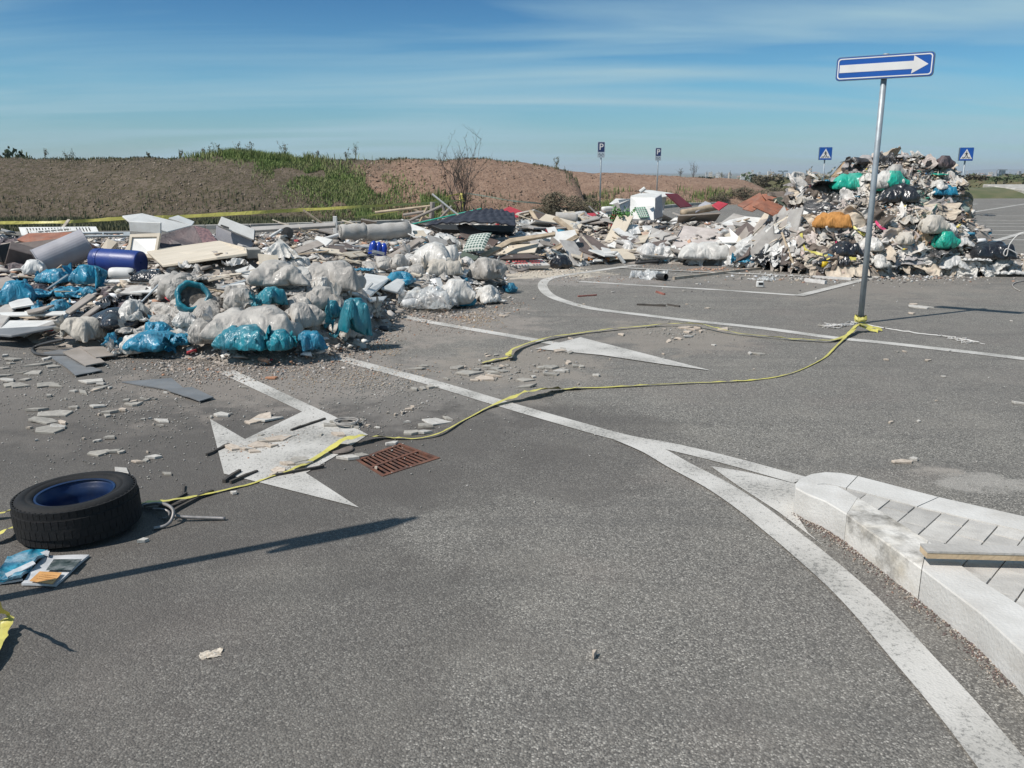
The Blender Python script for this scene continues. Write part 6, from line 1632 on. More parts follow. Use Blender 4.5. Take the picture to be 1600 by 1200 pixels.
# dark brown half shell, dark box, tarpaulin
qp('brown_board', [(26, 374, .4), (44, 364, .5), (112, 362, .4), (120, 372, .1), (46, 380, 0)], .05, M_RBROWN, 'long red brown curved board behind the grey drum', base=(80, 408))
qp('brown_board', [(22, 380, .3), (100, 372, .3), (112, 376, .1), (60, 402, 0), (22, 400, 0)], .05, M_BROWN, 'dark board leaning under the red brown one at far left', base=(60, 418))
cab('dark_box', 'dark overturned box at the far left of the heap', 'box', 36, 418, 50, 36, 30, .5, .25, M_BROWN, roll=.35)
cab('dark_box', 'black box half cut by the left picture edge', 'box', 4, 410, 40, 36, 26, -.3, .1, M_BLACK, roll=-.2)
qp('dark_tarpaulin', [(252, 366, .3), (302, 352, .5), (330, 372, .3), (328, 396, 0), (246, 404, 0)], .03, M_TARP, 'dark sagging tarpaulin sheet under the white roof like panel', base=(290, 402))
qp('striped_cloth', [(304, 352, .5), (326, 358, .5), (352, 392, .1), (326, 396, 0)], .03, pmat('pinkish_stripes', (.22, .13, .13), (.11, .07, .08), scale=26, rough=.8), 'dark pinkish striped cloth left of the tilted fridge', base=(330, 398))
qp('beige_board', [(230, 407, 1.0), (344, 391, 2.0), (386, 408, 1.2), (388, 418, .6), (340, 424, .3), (256, 435, -.1)], .03, M_CREAM, 'large flat beige board in the middle of the left heap', lay=.14)
bag((212, 430, 262, 450), 'black', 'black shiny tube shaped bag right of the white jug', 0, 1.5)
bag((128, 462, 236, 524), 'black', 'mass of crumpled black film between the boards and the blue bag', 4, .9, name='black_film', cat='plastic film', zf=.5)
bag((90, 480, 150, 512), 'black', 'dark crumpled film below the shiny blue bag', 6, .3, name='black_film', cat='plastic film', zf=.5)
qp('white_board', [(150, 450, .5), (292, 449, .5), (290, 454, .3), (152, 455, .3)], .03, M_WPAINT, 'long pale board edge below the white jug', lay=.1)
qp('brown_board', [(150, 456, .3), (250, 455, .3), (250, 463, .1), (160, 462, .1)], .04, M_BOARD, 'taupe board under the long pale board', lay=.07)
qp('white_board', [(196, 464, .2), (300, 462, .2), (302, 470, .1), (205, 471, .1)], .03, M_WPAINT, 'second pale board left of the open teal bag', lay=.09)
# fan of boards at lower left
for i, (cs, m, lab, nm) in enumerate([
    ([(-70, 500, .5), (120, 497, .2), (120, 501, .1), (-70, 505, .4)], M_WPAINT, 'long thin white board lying along the far left front', 'white_board'),
    ([(-40, 522, .4), (16, 486, .9), (30, 490, .8), (4, 528, .2)], M_GREYB, 'grey board running inwards at the far left front', 'grey_board'),
    ([(16, 492, .3), (46, 481, .5), (56, 494, .3), (20, 500, .1)], M_WPAINT, 'white crushed box lid left of the lowest blue bag', 'white_board'),
    ([(44, 509, .5), (88, 500, .7), (70, 509, .3), (46, 514, .2)], M_BOARD, 'taupe board behind the big white sheet at the left', 'taupe_board'),
    ([(-30, 531, .0), (10, 511, .7), (88, 512, .8), (42, 534, .0)], M_WPAINT, 'big white sheet lying flat at the left front', 'white_sheet'),
    ([(28, 540, -.05), (42, 533, .1), (110, 508, .8), (104, 517, .4)], M_GREYB, 'grey board under the right side of the big white sheet', 'grey_board'),
    ([(-60, 538, .1), (40, 533, .2), (100, 530, .3), (20, 546, .0)], M_SLATE, 'dark slate board lowest under the big white sheet', 'slate_board'),
    ([(104, 512, .2), (142, 482, .9), (152, 486, .8), (112, 516, .1)], M_BOARD, 'first board of the tilted stack behind the beige sack', 'taupe_board'),
    ([(110, 516, .1), (148, 489, .8), (156, 492, .7), (118, 519, .0)], M_BOARD, 'second board of the tilted stack behind the beige sack', 'taupe_board'),
    ([(116, 520, .0), (152, 493, .7), (160, 495, .6), (126, 520, -.05)], M_BOARD, 'third board of the tilted stack behind the beige sack', 'taupe_board'),
    ([(144, 481, .3), (165, 481, .3), (165, 488, .2), (144, 488, .2)], M_GREYB, 'small grey plate on top of the tilted board stack', 'grey_board'),
    ([(-30, 470, .5), (14, 452, .8), (42, 466, .5), (38, 474, .3)], M_BOARD, 'pale board end behind the largest blue bag', 'taupe_board'),
    # middle: white boards under the blue bag
    ([(562, 470, .1), (571, 436, .8), (612, 442, .7), (578, 474, .1)], M_WPAINT, 'tilted pale board left under the bright blue middle bag', 'white_board'),
    ([(596, 464, .0), (630, 442, .6), (640, 446, .5), (622, 470, .0)], M_WPAINT, 'curved white board right under the bright blue middle bag', 'white_board'),
    ([(642, 448, .3), (648, 424, .6), (676, 440, .4), (682, 458, .0)], M_WPAINT, 'folded white board standing left of the tall milky bag', 'white_board'),
    ([(556, 462, .1), (580, 440, .5), (584, 442, .5), (562, 466, .1)], M_WPAINT, 'narrow white strip edge beside the tilted pale board', 'white_strip'),
    ([(540, 462, .1), (572, 468, .0), (570, 473, -.05), (542, 468, .0)], M_WPAINT, 'white batten end pointing right of the long cloudy bag', 'white_strip'),
    ([(575, 480, .0), (606, 476, .1), (600, 484, .0), (580, 487, -.05)], M_WPAINT, 'short white board lying at the foot of the middle heap', 'white_board'),
    # rear centre
    ([(455, 352, .2), (520, 350, .2), (520, 356, .1), (457, 358, .1)], M_GREYB, 'pale grey beam lying at the back of the centre heap', 'grey_beam'),
    ([(392, 354, .2), (524, 347, .2), (524, 352, .1), (394, 360, .1)], M_GREYB, 'long grey beam along the back between fridge and white post', 'grey_beam'),
    ([(480, 385, .2), (495, 368, .5), (520, 374, .3), (505, 388, .0)], M_WPAINT, 'white curled sheet in front of the rolled carpet', 'white_board'),
    ([(520, 338, .0), (526, 338, .0), (527, 376, .0), (521, 376, .0)], M_WPAINT, 'upright white post left of the rolled carpet', 'white_post'),
    ([(716, 408, .3), (722, 392, .5), (748, 400, .2), (744, 405, .1)], M_OLIVE, 'dark board below the checked cushion', 'dark_board'),
    ([(714, 352, .5), (728, 348, .6), (780, 376, .3), (770, 386, .1), (722, 370, .2)], M_BROWN, 'dark slanting board behind the checked cushion', 'dark_board'),
    ([(748, 398, .1), (796, 372, .6), (868, 362, .9), (868, 366, .8), (800, 378, .5), (756, 402, .0)], M_WOOD, 'long bent pale lath sweeping above the printed sack', 'wooden_lath'),
    ([(842, 398, .1), (900, 366, .8), (906, 370, .8), (852, 402, .0)], M_WOOD, 'straight pale lath leaning right towards the brown board', 'wooden_lath'),
    ([(775, 397, .1), (800, 382, .4), (842, 380, .4), (836, 394, .1)], M_CREAM, 'yellowish broken board above the printed sack', 'cream_board'),
    ([(786, 352, .6), (800, 346, .9), (842, 352, .7), (836, 362, .4), (796, 362, .3)], M_CREAM, 'yellowish torn sheet in the centre back of the heap', 'cream_board'),
    ([(772, 372, .5), (826, 366, .6), (850, 384, .2), (800, 392, .1)], M_GREYB, 'grey board between the yellowish broken boards', 'grey_board'),
    ([(880, 392, .2), (912, 366, .9), (926, 370, .8), (958, 392, .1), (900, 396, .0)], M_BROWN, 'big dark brown board sloping to the white pipe', 'brown_board'),
    ([(872, 374, .5), (896, 362, .8), (912, 390, .1), (890, 394, .0)], M_BROWN, 'dark brown board left of the big sloping one', 'brown_board'),
    ([(776, 399, .2), (826, 396, .2), (850, 402, .0), (780, 404, .0)], M_BROWN, 'long dark board edge right above the printed sack', 'brown_board'),
    ([(832, 332, .2), (870, 336, .2), (878, 356, .0), (834, 350, .0)], M_BROWN, 'taupe brown drawer front right of the red triangle', 'brown_board'),
    ([(826, 328, .3), (832, 328, .3), (850, 356, .0), (844, 358, .0)], M_WOOD, 'short tilted wooden slat beside the taupe drawer front', 'wooden_lath'),
    ([(864, 340, .2), (870, 337, .3), (906, 364, .0), (900, 368, .0)], M_WOOD, 'tilted wooden slat right of the taupe drawer front', 'wooden_lath'),
    ([(898, 334, .2), (936, 332, .3), (938, 340, .0), (902, 342, .0)], M_RED, 'red plank lying flat on the grey cushion', 'red_board'),
    ([(956, 334, .2), (972, 335, .2), (966, 355, .0), (950, 354, .0)], M_RED, 'upright red panel left of the green tuft', 'red_board'),
    ([(780, 330, .1), (796, 322, .4), (826, 334, .2), (806, 340, .0)], M_RED, 'red triangular panel behind the dark quilt', 'red_board'),
    ([(852, 358, .0), (864, 356, .1), (870, 362, .0), (856, 364, .0)], M_RED, 'tiny red scrap in the middle of the yellowish boards', 'red_board'),
    ([(1040, 302, .0), (1058, 302, .4), (1082, 322, .4), (1064, 324, .0)], M_DRED, 'dark red panel slanting down behind the washing machine', 'red_board'),
    ([(1112, 320, .2), (1122, 314, .4), (1138, 318, .3), (1124, 328, .0)], M_RED, 'small red triangular panel right of the pale log', 'red_board'),
    ([(1152, 320, .4), (1188, 300, .8), (1192, 308, .6), (1162, 324, .2)], M_RBROWN, 'red brown door panel, left one of the fanned stack', 'door_panel'),
    ([(1160, 326, .2), (1196, 304, .6), (1212, 308, .5), (1176, 330, .1)], M_RBROWN, 'second red brown panel of the fanned stack', 'door_panel'),
    ([(1184, 318, .3), (1200, 312, .5), (1242, 330, .3), (1232, 337, .0)], M_RBROWN, 'third red brown panel slanting down to the right', 'door_panel'),
    ([(1176, 322, .1), (1188, 318, .2), (1228, 338, .1), (1222, 343, .0)], M_RBROWN, 'fourth red brown panel lowest of the fanned stack', 'door_panel'),
    ([(1208, 310, .5), (1220, 307, .6), (1242, 322, .4), (1236, 328, .2)], M_OLIVE, 'dark green panel right of the fanned red brown stack', 'dark_board'),
    ([(1190, 303, .8), (1212, 302, .8), (1222, 312, .5), (1198, 312, .4)], M_RBROWN, 'terracotta coloured board on top of the fanned stack', 'door_panel'),
    ([(1062, 360, .6), (1068, 352, .9), (1122, 358, .8), (1134, 372, .4), (1118, 388, .0), (1048, 386, .0)], pmat('mattress_pink', (.54, .48, .44), (.44, .39, .36), scale=5, rough=.9, bump=.3, dirt=.3), 'large pinkish grey mattress slab in the centre right heap', 'mattress'),
    ([(1136, 352, .4), (1160, 350, .5), (1166, 366, .1), (1140, 368, .0)], pmat('mattress_pink', (.5, .45, .4)), 'grey pink foam slab right of the large mattress', 'foam_slab'),
    ([(1100, 352, .2), (1142, 344, .4), (1146, 349, .3), (1106, 358, .0)], M_GREYB, 'pale ribbed board above the large mattress', 'grey_board'),
    ([(1092, 320, .4), (1102, 314, .6), (1112, 318, .4), (1086, 332, .0)], M_GPLAST, 'slanted blue grey metal sheet left of the pale log', 'metal_sheet'),
    ([(962, 352, .2), (996, 350, .3), (1002, 364, .0), (964, 370, .0)], M_WPAINT, 'white drawer box under the green tuft', 'white_board'),
    ([(1004, 352, .1), (1018, 352, .2), (1022, 362, .0), (1006, 366, .0)], M_WPAINT, 'white box side right of the drawer box', 'white_board'),
    ([(1002, 362, .1), (1024, 362, .2), (1018, 374, .0), (1008, 374, .0)], pmat('peach_board', (.58, .42, .32), (.5, .36, .27), rough=.8), 'peach coloured board corner below the white boxes', 'peach_board'),
    ([(985, 402, .0), (991, 390, .2), (1000, 392, .2), (996, 404, .0)], M_CREAM, 'small cream board left of the clear bulging bag', 'cream_board'),
]):
    cat = nm.split('_')[-1]
    nm_i = i
    qp(nm, cs, .09 if 'mattress' in nm or 'foam' in nm else (.05 if 'beam' in nm or 'post' in nm or 'lath' in nm else .025), m, lab, cat, lay=.07 if i < 12 and i != 10 or 12 <= i <= 17 and i in (12, 13, 16, 17) else None)
# washing machine with a green grid panel, its neighbours
t = thing('washing_machine', 'white washing machine shell with a green gridded panel facing the camera', 'washing machine', hit(1012, 358)); Yw = hit(1012, 358).y; t.location = AT(1012, 352, Yw)
qp('top_panel', [(985, 306, .35), (1002, 301, .6), (1034, 303, .5), (1025, 309, .1)], .03, M_WPAINT, parent=t, Y=Yw)
qp('front_panel', [(985, 307, .2), (1024, 309, .0), (1023, 343, -.25), (984, 338, -.1)], .04, M_WPAINT, parent=t, Y=Yw)
qp('side_panel', [(1025, 309, .0), (1034, 304, .45), (1036, 338, .45), (1024, 343, .0)], .03, M_GPLAST, parent=t, Y=Yw)
qp('lower_panel', [(984, 322, .0), (1021, 321, -.12), (1022, 344, -.34), (985, 342, -.2)], .02, M_WPAINT, parent=t, Y=Yw)
gp_ = qp('green_panel', [(991, 324, -.1), (1008, 323, -.16), (1014, 339, -.36), (999, 340, -.3)], .012, pmat('green_grid', (.06, .22, .13), (.04, .17, .1), scale=20, rough=.5), parent=t, Y=Yw)
Pq = [AT(991, 324, Yw - .11), AT(1008, 323, Yw - .17), AT(1014, 339, Yw - .37), AT(999, 340, Yw - .31)]
mb = MB()
def qq(u, v): return Pq[0].lerp(Pq[1], u).lerp(Pq[3].lerp(Pq[2], u), v) - t.location + Vector((0, -.008, 0))
for k in range(1, 5): mb.tube([qq(k / 5, 0), qq(k / 5, 1)], .006, 4)
for k in range(1, 5): mb.tube([qq(0, k / 5), qq(1, k / 5)], .006, 4)
mb.build('grid_line', M_WPAINT, t)
t = thing('appliance_box', 'grey white metal box tilted left of the washing machine', 'box', hit(975, 345)); Yw = hit(975, 350).y; t.location = AT(972, 345, Yw)
qp('front_panel', [(958, 318, .1), (966, 316, .1), (975, 340, .0), (956, 338, .0)], .02, M_GREYB, parent=t, Y=Yw)
qp('side_panel', [(966, 312, .2), (986, 310, .5), (985, 338, .4), (974, 340, .0)], .02, M_WPAINT, parent=t, Y=Yw)
qp('top_panel', [(952, 318, .2), (962, 310, .5), (986, 311, .5), (968, 319, .1)], .02, M_WPAINT, parent=t, Y=Yw)
qp('white_board', [(1023, 345, .0), (1036, 304, .3), (1042, 304, .3), (1034, 344, .0)], .04, M_WPAINT, 'white cupboard side leaning on the right of the washing machine', 'board')
qp('white_board', [(1000, 296, .6), (1018, 297, .7), (1060, 303, .6), (1034, 308, .3)], .03, M_WPAINT, 'white shelf top rising behind the washing machine', 'board', base=(1030, 350))
# rolled grey carpet
def roll(name, lab, cat, a, b, r, mat, base, sag=.0, ends=True, n=18, dy=(0, 0)):
    Y = hit(*base).y; A = AT(a[0], a[1], Y + dy[0]); B = AT(b[0], b[1], Y + dy[1]); t = thing(name, lab, cat, (A + B) / 2)
    q = random.Random(int(a[0])); pts = []; rr = []
    r = r * depth(A) / FPX
    for i in range(9):
        u = i / 8; p = A.lerp(B, u); p.z -= sag * math.sin(PI * u) * r; pts.append(p - t.location); rr.append(r * q.uniform(.9, 1.08))
    mb = MB(); mb.tube(pts, rr, n); mb.build('outer_layer', mat, t, smooth=True)
    if ends:
        d = (B - A).normalized()
        for e, s in ((pts[0], -1), (pts[-1], 1)):
            up = d.orthogonal().normalized(); sd = d.cross(up); sp = []
            for k in range(40):
                an = k * .55; r_ = rr[0] * (1 - k / 42); sp.append(e + d * s * .012 + (up * math.cos(an) + sd * math.sin(an)) * r_ * .96)
            mb = MB(); mb.tube(sp, .012 * r / .2, 5); mb.build('rolled_edge', mat, t, smooth=True)
    return t
M_CARPET = pmat('grey_carpet', (.44, .42, .39), (.36, .34, .31), scale=6, rough=.95, bump=.5, bscale=90, dirt=.35)
roll('rolled_carpet', 'thick rolled grey carpet lying at the back centre of the heap', 'carpet', (566, 364), (638, 358), 13, M_CARPET, (600, 380), .1, dy=(.0, .35))
roll('rolled_carpet', 'second rolled grey carpet piece left of the thick roll', 'carpet', (532, 362), (570, 360), 12, M_CARPET, (550, 382), .1, dy=(.1, .25))
roll('log', 'pale peeled log lying across the right centre heap', 'log', (1066, 333), (1120, 323), 5.5, M_WOOD, (1085, 345), .0, False, 12, dy=(0, .4))
roll('bolster', 'grey white bolster beside the taupe drawer front', 'cushion', (868, 340), (902, 342), 9, M_CARPET, (885, 356), .0, False, dy=(.2, .2))
roll('bolster', 'pale foam roll behind the nearer parking sign pole', 'cushion', (941, 327), (972, 325), 4, M_WPAINT, (950, 346), .0, False, dy=(.2, .4))
roll('white_pipe', 'white plastic pipe lying at the front before the brown boards', 'pipe', (911, 397), (965, 395), 2.6, M_WPAINT, (930, 402), .0, False, 12)
roll('white_pipe', 'short white pipe pointing down at the right end of the long pipe', 'pipe', (964, 396), (976, 412), 3.2, M_WPAINT, (970, 412), .0, False, 12)
roll('white_pipe', 'short white pipe on the asphalt under the long pipe', 'pipe', (922, 408), (942, 407), 2.4, M_WPAINT, (930, 411), .0, False, 12)
roll('white_pipe', 'white stick pointing at the black disc behind the cloudy bags', 'pipe', (422, 370), (440, 359), 2.2, M_WPAINT, (430, 378), .0, False, 10, dy=(0, .2))
roll('white_pipe', 'white plastic tube left of the rolled carpets', 'pipe', (506, 374), (530, 367), 3.2, M_WPAINT, (515, 384), .0, False, 10, dy=(0, .2))
roll('dark_tray', 'black tray lying on the asphalt before the clear bulging bag', 'tray', (993, 411), (1030, 408), 3.0, M_BLACK, (1010, 414), .0, False, 6)
p, w = rest(449, 378, 18); p = AT(449, 364, p.y)
mb = MB(); mb.lathe([(w * .5, -.04), (w * .52, 0), (w * .48, .04), (.001, .05)], 26); mb.lathe([(w * .5, -.04), (.001, -.05)], 26)
tag(mb.build('round_lid', M_BLACK, loc=p, rot=(math.radians(78), 0, .2)), 'black round disc standing behind the cloudy bags', 'lid')
qp('white_cloth_cone', [(438, 372, .4), (452, 384, .3), (472, 404, .1), (396, 410, .0), (414, 390, .2)], .05, M_BWHITE, 'pale stiff sheet folded to a point behind the cloudy bags', 'sheet', base=(430, 412))
bag((400, 368, 474, 414), 'white', 'pale grey tarpaulin drooping from a peak behind the cloudy bags', 0, .4, name='tarpaulin', cat='tarpaulin', film=True, zf=.5)
cab('concrete_block', 'grey broken concrete block right of the beige board', 'block', 395, 404, 22, 18, 15, .5, .1, M_CONC)
cab('concrete_block', 'rough greenish stone chunk behind the broken concrete block', 'block', 378, 396, 16, 14, 13, .9, .2, M_GREYB, roll=.3)
# dark quilted mattress
def grid_cloth(name, lab, cat, fn, nu, nv, mat, base, ht=None):
    V = []; F = []
    for i in range(nu + 1):
        for j in range(nv + 1): V.append(fn(i / nu, j / nv))
    c = sum((Vector(v) for v in V), Vector()) / len(V)
    for i in range(nu):
        for j in range(nv): F.append((i * (nv + 1) + j, (i + 1) * (nv + 1) + j, (i + 1) * (nv + 1) + j + 1, i * (nv + 1) + j + 1))
    me = raw_mesh(name, [Vector(v) - c for v in V], F, [mat], smooth=True)
    o = link_mesh(name, me, None, None, c); m = o.modifiers.new('t', 'SOLIDIFY'); m.thickness = .03; return tag(o, lab, cat)
Yq = hit(730, 376).y
Pq2 = [AT(664, 352, Yq + .1), AT(735, 331, Yq + .9), AT(804, 334, Yq + .9), AT(806, 352, Yq)]
def quilt(u, v):
    p = Pq2[0].lerp(Pq2[1].lerp(Pq2[2], u), v) if False else (Pq2[0].lerp(Pq2[3], u)).lerp(Pq2[1].lerp(Pq2[2], u), v)
    p = p.copy(); p.z += .035 * abs(math.sin(u * 26 + v * 8)) * abs(math.sin(v * 9 - u * 10)) + .06 * math.sin(u * PI) ; return p
grid_cloth('quilt', 'dark navy quilted mattress lying across the centre back of the heap', 'quilt', quilt, 70, 26, M_NAVY, None)
qp('dark_board', [(668, 350, .2), (806, 352, .2), (800, 362, .0), (690, 358, .0)], .08, M_BLACK, 'black edge of a bed base under the navy quilt', 'board', base=(740, 372))
# checked cushion
M_CHECK = bpy.data.materials.new('checked_cloth'); M_CHECK.use_nodes = True
nt, N, L = new_nodes(M_CHECK); o_ = N.new('ShaderNodeOutputMaterial'); b_ = N.new('ShaderNodeBsdfPrincipled'); b_.inputs['Roughness'].default_value = .9
tc = N.new('ShaderNodeTexCoord'); mpx = N.new('ShaderNodeMapping'); mpx.inputs['Scale'].default_value = (17, 17, 17); L.new(tc.outputs['Object'], mpx.inputs[0])
sx = N.new('ShaderNodeSeparateXYZ'); L.new(mpx.outputs[0], sx.inputs[0]); ms = []
for ax in (0, 1):
    f = N.new('ShaderNodeMath'); f.operation = 'FRACT'; L.new(sx.outputs[ax], f.inputs[0]); g = N.new('ShaderNodeMath'); g.operation = 'GREATER_THAN'; g.inputs[1].default_value = .72; L.new(f.outputs[0], g.inputs[0]); ms.append(g)
mxx = N.new('ShaderNodeMath'); mxx.operation = 'MAXIMUM'; L.new(ms[0].outputs[0], mxx.inputs[0]); L.new(ms[1].outputs[0], mxx.inputs[1])
mc = N.new('ShaderNodeMixRGB'); mc.inputs[1].default_value = (.08, .13, .11, 1); mc.inputs[2].default_value = (.5, .52, .47, 1); L.new(mxx.outputs[0], mc.inputs[0]); L.new(mc.outputs[0], b_.inputs['Base Color']); L.new(b_.outputs[0], o_.inputs[0])
p, w = rest(745, 396, 40)
V = []; F = []; n = 12
for s in (1, -1):
    for i in range(n + 1):
        for j in range(n + 1):
            u, v = i / n * 2 - 1, j / n * 2 - 1; e = (1 - u ** 4) * (1 - v ** 4)
            V.append((u * w * .5 * (1 - .08 * (1 - v * v)) if False else u * w * .5, v * w * .5, s * w * .14 * e ** .5 * (1 if s > 0 else .6)))
m = n + 1
for s in (0, 1):
    for i in range(n):
        for j in range(n):
            a = [s * m * m + i * m + j, s * m * m + (i + 1) * m + j, s * m * m + (i + 1) * m + j + 1, s * m * m + i * m + j + 1]; F.append(a if s == 0 else a[::-1])
o = link_mesh('checked_cushion', raw_mesh('checked_cushion', V, F, [M_CHECK], smooth=True), None, None, p + Vector((0, 0, .17)), (math.radians(38), math.radians(-8), math.radians(-28)))
tag(o, 'green and white checked cushion tilted on the heap centre', 'cushion')
# printed sack with red, white and blue lettering bars
Ys = hit(815, 417).y
t = thing('printed_sack', 'white sack printed in red and blue at the front of the heap', 'sack', AT(815, 415, Ys))
qp('sack_body', [(770, 402, .25), (840, 400, .3), (860, 414, .0), (776, 417, -.05)], .06, M_BWHITE, parent=t, Y=Ys)
mb = MB(); mb2 = MB()
Pp = [AT(772, 402, Ys + .2), AT(840, 400.2, Ys + .25), AT(858, 413.5, Ys - .03), AT(778, 416, -.08 + Ys)]
def q3(u, v): return Pp[0].lerp(Pp[1], u).lerp(Pp[3].lerp(Pp[2], u), v) - t.location + Vector((0, -.012, .012))
for r_ in range(4):
    for k in range(16):
        if R.random() < .2: continue
        u0 = .03 + k * .06; v0 = .05 + r_ * .24
        tgt = mb2 if (r_ == 0 and 5 <= k <= 7) else mb
        tgt.add([q3(u0, v0 + .12), q3(u0 + .04, v0 + .12), q3(u0 + .04, v0), q3(u0, v0)], [(0, 1, 2, 3)])
mb.build('red_print', pmat('print_red', (.5, .09, .09), rough=.7), t); mb2.build('blue_print', pmat('print_blue', (.06, .15, .45), rough=.7), t)
# blue bottle pack
p, w = rest(588, 402, 28)
t = thing('bottle_pack', 'bright blue shrink wrapped pack with a white label on the heap', 'pack', p, (0, .25, .4))
mb = MB()
for k in range(3): mb.lathe([(.001, 0), (w * .2, 0), (w * .21, w * .1), (w * .21, w * .6), (w * .15, w * .75), (w * .06, w * .85), (.001, w * .86)], 16, Matrix.Translation(((k - 1) * w * .3, 0, 0)))
mb.build('bottles', pmat('deep_blue_plastic', (.01, .05, .40), (.01, .04, .3), rough=.3, coat=.3), t, smooth=True)
mb = MB(); mb.box((0, -w * .22, w * .28), (w * .7, .01, w * .16)); mb.build('label', M_WHITE, t)
# castor wheel, small white box with a dark screen, bottles
p = G(1141, 416); w = 15 * depth(p) / FPX
t = thing('castor_wheel', 'small grey castor wheel standing beside the cyan bag', 'wheel', p + Vector((0, 0, w * .5)), (math.radians(90), 0, .25))
mb = MB(); mb.lathe([(w * .28, -.03), (w * .5, -.035), (w * .52, 0), (w * .5, .035), (w * .28, .03)], 22, close=True); mb.build('tyre', M_RUB, t, smooth=False)
mb = MB(); mb.lathe([(.01, -.02), (w * .28, -.02), (w * .28, .03), (.01, .04)], 16); mb.build('hub', M_GPLAST, t)
p = G(1187, 449); w = 11 * depth(p) / FPX
t = thing('timer_box', 'small white plastic box with a dark display on the painted bay', 'box', p, (0, 0, -.1))
mb = MB(); mb.box((0, 0, w * .45), (w, w * .6, w * .85), bev=.01); mb.build('case', M_WPAINT, t)
mb = MB(); mb.box((w * .08, -w * .3, w * .55), (w * .6, .006, w * .35)); mb.build('display', M_BLACK, t)
t = thing('dark_canister', 'black round opening at the end of a clear bag on the painted bay', 'canister', G(1034, 438) + Vector((0, 0, .05)), (math.radians(85), 0, .6))
mb = MB(); mb.lathe([(.05, -.09), (.055, -.08), (.055, .08), (.05, .09), (.04, .08), (.04, -.02), (.001, -.03)], 18); mb.build('body', M_BLACK, t)
p = hit(1292, 423)
t = thing('yellow_bottle', 'small yellow and brown bottle lying at the mound foot under the tape', 'bottle', p + Vector((0, 0, .05)), (0, math.radians(88), .1))
mb = MB(); mb.lathe([(.001, -.09), (.045, -.09), (.05, -.07), (.05, .0), (.001, .0)], 14); mb.build('yellow_part', pmat('yellow_plastic', (.6, .42, .02), rough=.4), t, smooth=True)
mb = MB(); mb.lathe([(.05, .0), (.045, .05), (.02, .08), (.001, .085)], 14); mb.build('brown_part', M_BROWN, t, smooth=True)
for i, (px, py) in enumerate(((906, 408), (918, 409), (950, 409), (956, 406))):
    p = hit(px, py); t = thing('amber_bottle', 'amber glass bottle among the white pipes on the asphalt', 'bottle', p + Vector((0, 0, .04)), (math.radians(90), 0, R.uniform(0, 3)), group='amber bottles by the white pipes')
    mb = MB(); mb.lathe([(.001, -.12), (.04, -.12), (.042, .03), (.015, .08), (.015, .13), (.001, .13)], 12); mb.build('glass', pmat('amber', (.36, .13, .02), rough=.2, coat=.5), t, smooth=True)
# thin poles leaning out of the heap
def pole_px(a, b, Y, r, mat, lab, cat='stick', nm='leaning_stick', dy=0):
    A = AT(a[0], a[1], Y); B = AT(b[0], b[1], Y + dy); c = (A + B) / 2; mb = MB(); mb.tube([A - c, (A + B) / 2 - c, B - c], r, 8); return tag(mb.build(nm, mat, loc=c), lab, cat)
pole_px((675, 303), (717, 337), 16.6, .018, M_WPAINT, 'long thin white stick slanting up out of the centre heap')
pole_px((717, 334), (719, 366), 16.4, .016, M_WOOD, 'thin upright lath below the long white stick')
pole_px((628, 354), (752, 326), 16.8, .014, M_GREEN, 'thin green rod rising to the right over the navy quilt')
pole_px((674, 341), (676, 316), 17.5, .05, M_BOARD, 'short upright grey post end in the centre back')
pole_px((586, 332), (672, 322), 17.5, .025, M_WOOD, 'long pale lath pointing right to the upright grey post')
for i, (a, b) in enumerate([((640, 345), (690, 322)), ((655, 350), (668, 324)), ((684, 345), (706, 322)), ((690, 330), (712, 348)), ((630, 336), (668, 330)), ((646, 326), (672, 344)), ((700, 345), (690, 318))]):
    o = pole_px(a, b, 17.2 + .1 * i, .028, M_WOOD if i % 2 else M_BOARD, 'broken timber tangled behind the navy quilt', 'timber', 'broken_timber'); o['group'] = 'broken timbers behind the navy quilt'
pole_px((1000, 300), (1008, 294), 17.5, .04, M_WPAINT, 'small white stub on top of the washing machine shelf')
# a green weed tuft growing in the boxes
p = hit(972, 358); shrub('weed', 'bright green weed tuft growing out between the white boxes', 'weed', p, .42, 1.0, 10, 77, pmat('fresh_green', (.05, .16, .03), (.08, .2, .04), rough=.7), pmat('fresh_green', (.05, .16, .03)), 260, .01, lv=1, leafs=.04)

# ---- fillers: repeats of plain kinds among the named things
def bb_mesh(seed, kind):
    q = random.Random(seed)
    if kind == 'board':
        w, h, t_ = 1.0, q.uniform(.25, .7), .03; n = 7; poly = []
        for a, b in ((-.5, -.5), (.5, -.5), (.5, .5), (-.5, .5)): poly.append((a * w * q.uniform(.8, 1), b * h * q.uniform(.75, 1)))
        if q.random() < .6: poly.insert(2, (w * q.uniform(.2, .45), h * q.uniform(-.2, .3)))
        mb = MB(); mb.prism(poly, -t_ / 2, t_ / 2); return raw_mesh('broken_board', mb.V, mb.F)
    if kind == 'lath':
        mb = MB(); mb.box((0, 0, 0), (1, .045, .025)); 
        V = [Vector((v.x, v.y + .03 * math.sin(v.x * 3), v.z + .02 * v.x * v.x)) for v in mb.V]; return raw_mesh('lath', V, mb.F)
BM = [bb_mesh(s, 'board') for s in range(10)]; LM = [bb_mesh(50 + s, 'lath') for s in range(3)]
EXC = [(1035, 342, 1145, 398), (705, 358, 780, 408), (565, 372, 608, 412), (225, 385, 395, 442), (655, 330, 812, 380), (522, 345, 645, 392), (250, 340, 405, 405), (762, 388, 868, 424), (130, 385, 245, 460), (975, 340, 1050, 372), (150, 345, 255, 410), (395, 360, 480, 415), (870, 365, 960, 398), (1150, 325, 1250, 345)]
